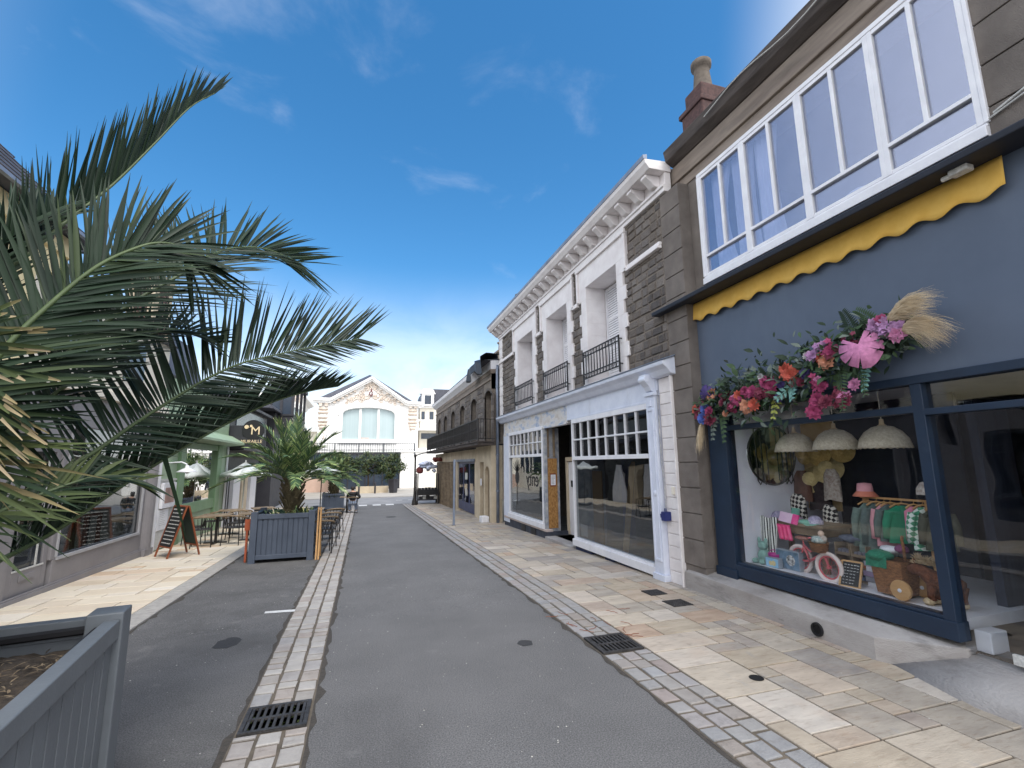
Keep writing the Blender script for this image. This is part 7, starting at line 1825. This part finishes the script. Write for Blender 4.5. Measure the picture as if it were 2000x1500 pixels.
def pc(x, y, rz, lab):
    if first[0]: o = ch0; first[0] = False; o.location = (x,y,gz(y)+.02*(x < -2.84)); o.rotation_euler = (0,0,rz); o['label'] = lab
    else: o = dup(ch0, (x,y,gz(y)+.02*(x < -2.84)), rz, lab)
def pt(x, y, rz, lab):
    if first[1]: o = tb0; first[1] = False; o.location = (x,y,gz(y)+.02*(x < -2.84)); o.rotation_euler = (0,0,rz); o['label'] = lab
    else: o = dup(tb0, (x,y,gz(y)+.02*(x < -2.84)), rz, lab)
ORD = ('nearest', 'second', 'third', 'fourth', 'fifth')
for i, y in enumerate((12.35, 13.5, 14.9, 16.5)): pc(-.86+.03*i, y, .15 + .1*(i % 2), '%s bent wood terrace chair in the row between middle planter and sett gutter' % ORD[i])
for i, y in enumerate((13.1, 14.5, 16.2)): pt(-1.45, y+.6, 0, '%s terrace table in the row behind the middle planter' % ORD[i])
for i, y in enumerate((13.6, 15.4)): pc(-1.95, y, 2.9, '%s terrace chair facing away behind the middle planter' % ORD[i])
for i, (x, y) in enumerate(((-3.75,15.3),(-2.95,15.6),(-3.9,17.4),(-3.1,18.0))): pt(x, y, .1*i, '%s table of the terrace before the green shop' % ORD[i])
for i, (x, y, a) in enumerate(((-3.9,14.6,.2),(-3.2,14.8,-.2),(-4.3,15.4,1.6),(-2.45,15.1,-1.4),(-3.45,16.2,3.1),(-2.7,16.4,3.0),(-4.3,17.2,1.5),(-3.5,17.0,.2),(-2.6,17.6,-1.5))):
    pc(x, y, a, ('black armed terrace chair, %s counting from the A-board, at the tables before the green shop' % ('first','second','third','fourth','fifth','sixth','seventh','eighth','ninth')[i]))
pt(-.66, 25.25, 0, 'pedestal table the seated person faces, beside the far planter')
# A-board (leans sideways, chalk side towards the left)
t = thing('a_board', 'wooden framed blackboard A sign with chalk menu on the left pavement', 'A-board', (0,0,0))
def panel(y0, y1, front):
    w = .30; b0, b1 = Vector((-w,y0,0)), Vector((w,y0,0)); up = Vector((0,y1-y0,1.12)); n = Vector((0,-1.12,(y1-y0))).normalized()*(1 if front else -1)
    if front: n = Vector((0,-1.12,-(y0-y1))).normalized()
    fr = MB()
    for x in (-w, w): fr.bar((x,y0,0), (x,y1,1.12), .045, .03, n)
    for f in (.2, .985): fr.bar(b0+up*f+Vector((.02,0,0)), b1+up*f-Vector((.02,0,0)), .03, .05, n)
    o = fr.build('frame', m_wood, t, bevel=.004)
    pn = MB(); q = [b0+up*.2, b1+up*.2, b1+up*.98, b0+up*.98]; pn.add(q+[v+n*.012 for v in q], [(0,1,2,3),(7,6,5,4),(0,4,5,1),(1,5,6,2),(2,6,7,3),(3,7,4,0)])
    pn.build('board', m_board if front else M_('green_board', rgb(44,66,54), rgb(36,54,46), .7, 4), o)
    if front:
        c = MB()
        for r in range(10):
            f = .92-.072*r; x = -.24+random.uniform(0,.05)
            while x < .2:
                l = random.uniform(.03,.09); p = Vector((x,0,0))+up*f+Vector((0,y0,0))+n*.018
                c.bar(p, p+Vector((l,0,0)), .022 if r not in (0,) else .03, .003, n); x += l+.02
        c.build('chalk_writing', m_chalk, o)
panel(-.33, -.02, True); panel(.33, .02, False)
t.location = (-4.0, 13.25, gz(13.2)+.02); t.rotation_euler = (0,0,R(-50))
t = thing('folded_board', 'folded wooden menu board standing edge on beside the middle planter', 'board', (-.86, 11.55, gz(11.5)))
for x in (-.885,-.835):
    mb = MB(); mb.bar((x,11.5,gz(11.5)),(x+.0,11.62,gz(11.5)+1.08),.03,.06,(0,1,0)); mb.bar((x,12.0,gz(11.5)),(x,11.66,gz(11.5)+1.08),.028,.05,(0,1,0)); mb.build('frame', m_woodl, t)
mb = MB(); mb.box(-.868,-.852,11.62,11.72,gz(11.5)+.2,gz(11.5)+1.0); mb.build('board', m_board, t)
mb = MB(); mb.box(-2.31,-2.27,11.7,11.76,-.1,.78); mb.box(-2.34,-2.24,11.69,11.77,.55,.78); tag(mb.build('rental_sign', M_('orange_sign', rgb(190,96,60), rgb(140,70,46), .7, 6), None, (-2.29,11.73,-.1)), 'thin orange wooden sign edge on at the left of the middle planter', 'sign')
# parasols
def parasol(lab, x, y, ztop, r, zr, m, base):
    t = thing('parasol', lab, 'parasol', (x,y,gz(y)), 'terrace parasols')
    mb = MB(); n = 8
    for k in range(n):
        a0, a1 = 2*math.pi*k/n, 2*math.pi*(k+1)/n
        p0, p1 = Vector((x+r*math.cos(a0),y+r*math.sin(a0),zr)), Vector((x+r*math.cos(a1),y+r*math.sin(a1),zr)); tp = Vector((x,y,ztop))
        q0, q1 = tp.lerp(p0,.5)-Vector((0,0,.05)), tp.lerp(p1,.5)-Vector((0,0,.05)); md = (p0+p1)/2+Vector((0,0,.05))
        mb.add([tp,q0,q1,p0,p1,md,p0-Vector((0,0,.10)),p1-Vector((0,0,.10)),md-Vector((0,0,.08))], [(0,1,2),(1,3,5),(1,5,2),(2,5,4),(3,6,8,5),(5,8,7,4)])
    mb.build('canopy', m, t, smooth='open', solid=.004)
    mb = MB(); mb.tube([(x,y,gz(y)+.05),(x,y,ztop+.06)], .022, 8); mb.build('pole', m_chalk if base else m_rail, t)
    mb = MB(); mb.box(x-.22,x+.22,y-.22,y+.22,gz(y)+.0,gz(y)+.06); mb.build('base', m_char, t, bevel=.01)
m_can = M_('white_canvas', rgb(226,230,228), rgb(206,212,210), .85, 3)
parasol('white parasol on the terrace before the dark restaurant', -4.05, 19.6, 2.05, .88, 1.60, m_can, True)
parasol('white parasol half hidden behind the palms on the far terrace', -1.75, 23.6, 1.95, .8, 1.62, m_can, False)
# person sitting with the back to the street
PX, PY = -.38, 24.5
t = thing('person', 'person in black jacket and light jeans seated, back turned, by the far planter', 'person', (PX, PY, gz(PY)))
z0 = gz(PY)
def skin(name, verts, edges, radii, m, parent, sub=2):
    me = bpy.data.meshes.new(name); base = WL[parent.name]
    me.from_pydata([tuple(Vector(v)-base) for v in verts], edges, [])
    o = bpy.data.objects.new(name, me); COL.objects.link(o); o.parent = parent; WL[o.name] = base
    o.modifiers.new('skin', 'SKIN')
    for sv, r in zip(me.skin_vertices[0].data, radii): sv.radius = (r, r) if not isinstance(r, tuple) else r
    me.skin_vertices[0].data[0].use_root = True
    q = o.modifiers.new('sub', 'SUBSURF'); q.levels = q.render_levels = sub
    me.materials.append(m); return o
def V3(x, y, z): return (PX+x, PY+y, z0+z)
m_jean = M_('light_denim', rgb(176,190,214), rgb(150,166,194), .9, 8); m_skinp = M_('skin', rgb(206,164,140), rgb(190,148,124), .6, 5); m_jack = M_('black_jacket', rgb(24,24,28), rgb(16,16,20), .8, 8); m_hair = M_('dark_hair', rgb(44,34,28), rgb(30,24,20), .6, 12)
bv = [V3(0,0,.53), V3(0,.03,.68), V3(0,.05,.86), V3(0,.07,.96), V3(-.01,.08,1.03), V3(-.02,.11,1.10), V3(-.02,.12,1.17),
      V3(.10,.05,.52), V3(.14,.42,.52), V3(.17,.40,.10), V3(.17,.50,.05), V3(-.10,.05,.52), V3(-.13,.42,.52), V3(-.13,.36,.10), V3(-.13,.46,.05),
      V3(.17,.06,.93), V3(.33,-.02,.74), V3(.18,.10,.66), V3(.15,.13,.65), V3(-.17,.06,.93), V3(-.25,.22,.78), V3(-.22,.46,.80), V3(-.21,.54,.80)]
be = [(0,1),(1,2),(2,3),(3,4),(4,5),(5,6),(0,7),(7,8),(8,9),(9,10),(0,11),(11,12),(12,13),(13,14),(3,15),(15,16),(16,17),(17,18),(3,19),(19,20),(20,21),(21,22)]
br = [.13,.13,.15,.11,.055,.085,.07,.10,.075,.05,.04,.10,.075,.05,.04,.065,.05,.036,.034,.065,.05,.036,.034]
skin('body', bv, be, br, m_skinp, t)
skin('jacket', [V3(0,0,.56)]+bv[1:4]+bv[15:18]+bv[19:22], [(0,1),(1,2),(2,3),(3,4),(4,5),(5,6),(3,7),(7,8),(8,9)], [.165,.165,.18,.14,.09,.07,.055,.09,.07,.055], m_jack, t)
skin('jeans', [V3(0,0,.54)]+bv[7:10]+bv[11:14], [(0,1),(1,2),(2,3),(0,4),(4,5),(5,6)], [.15,.125,.095,.07,.125,.095,.07], m_jean, t)
mb = MB(); mb.ball(V3(-.015,.085,1.15), (.088,.095,.105), 14, 10); mb.build('hair', m_hair, t, smooth=True)
for x, y in ((.17,.46),(-.13,.42)):
    mb = MB(); mb.ball(V3(x,y,.05), (.05,.13,.05), 10, 8); mb.build('shoe', m_white, t, smooth=True)
dup(ch0, (PX, PY+.04, gz(PY)), 0, 'terrace chair the person in the black jacket sits on')
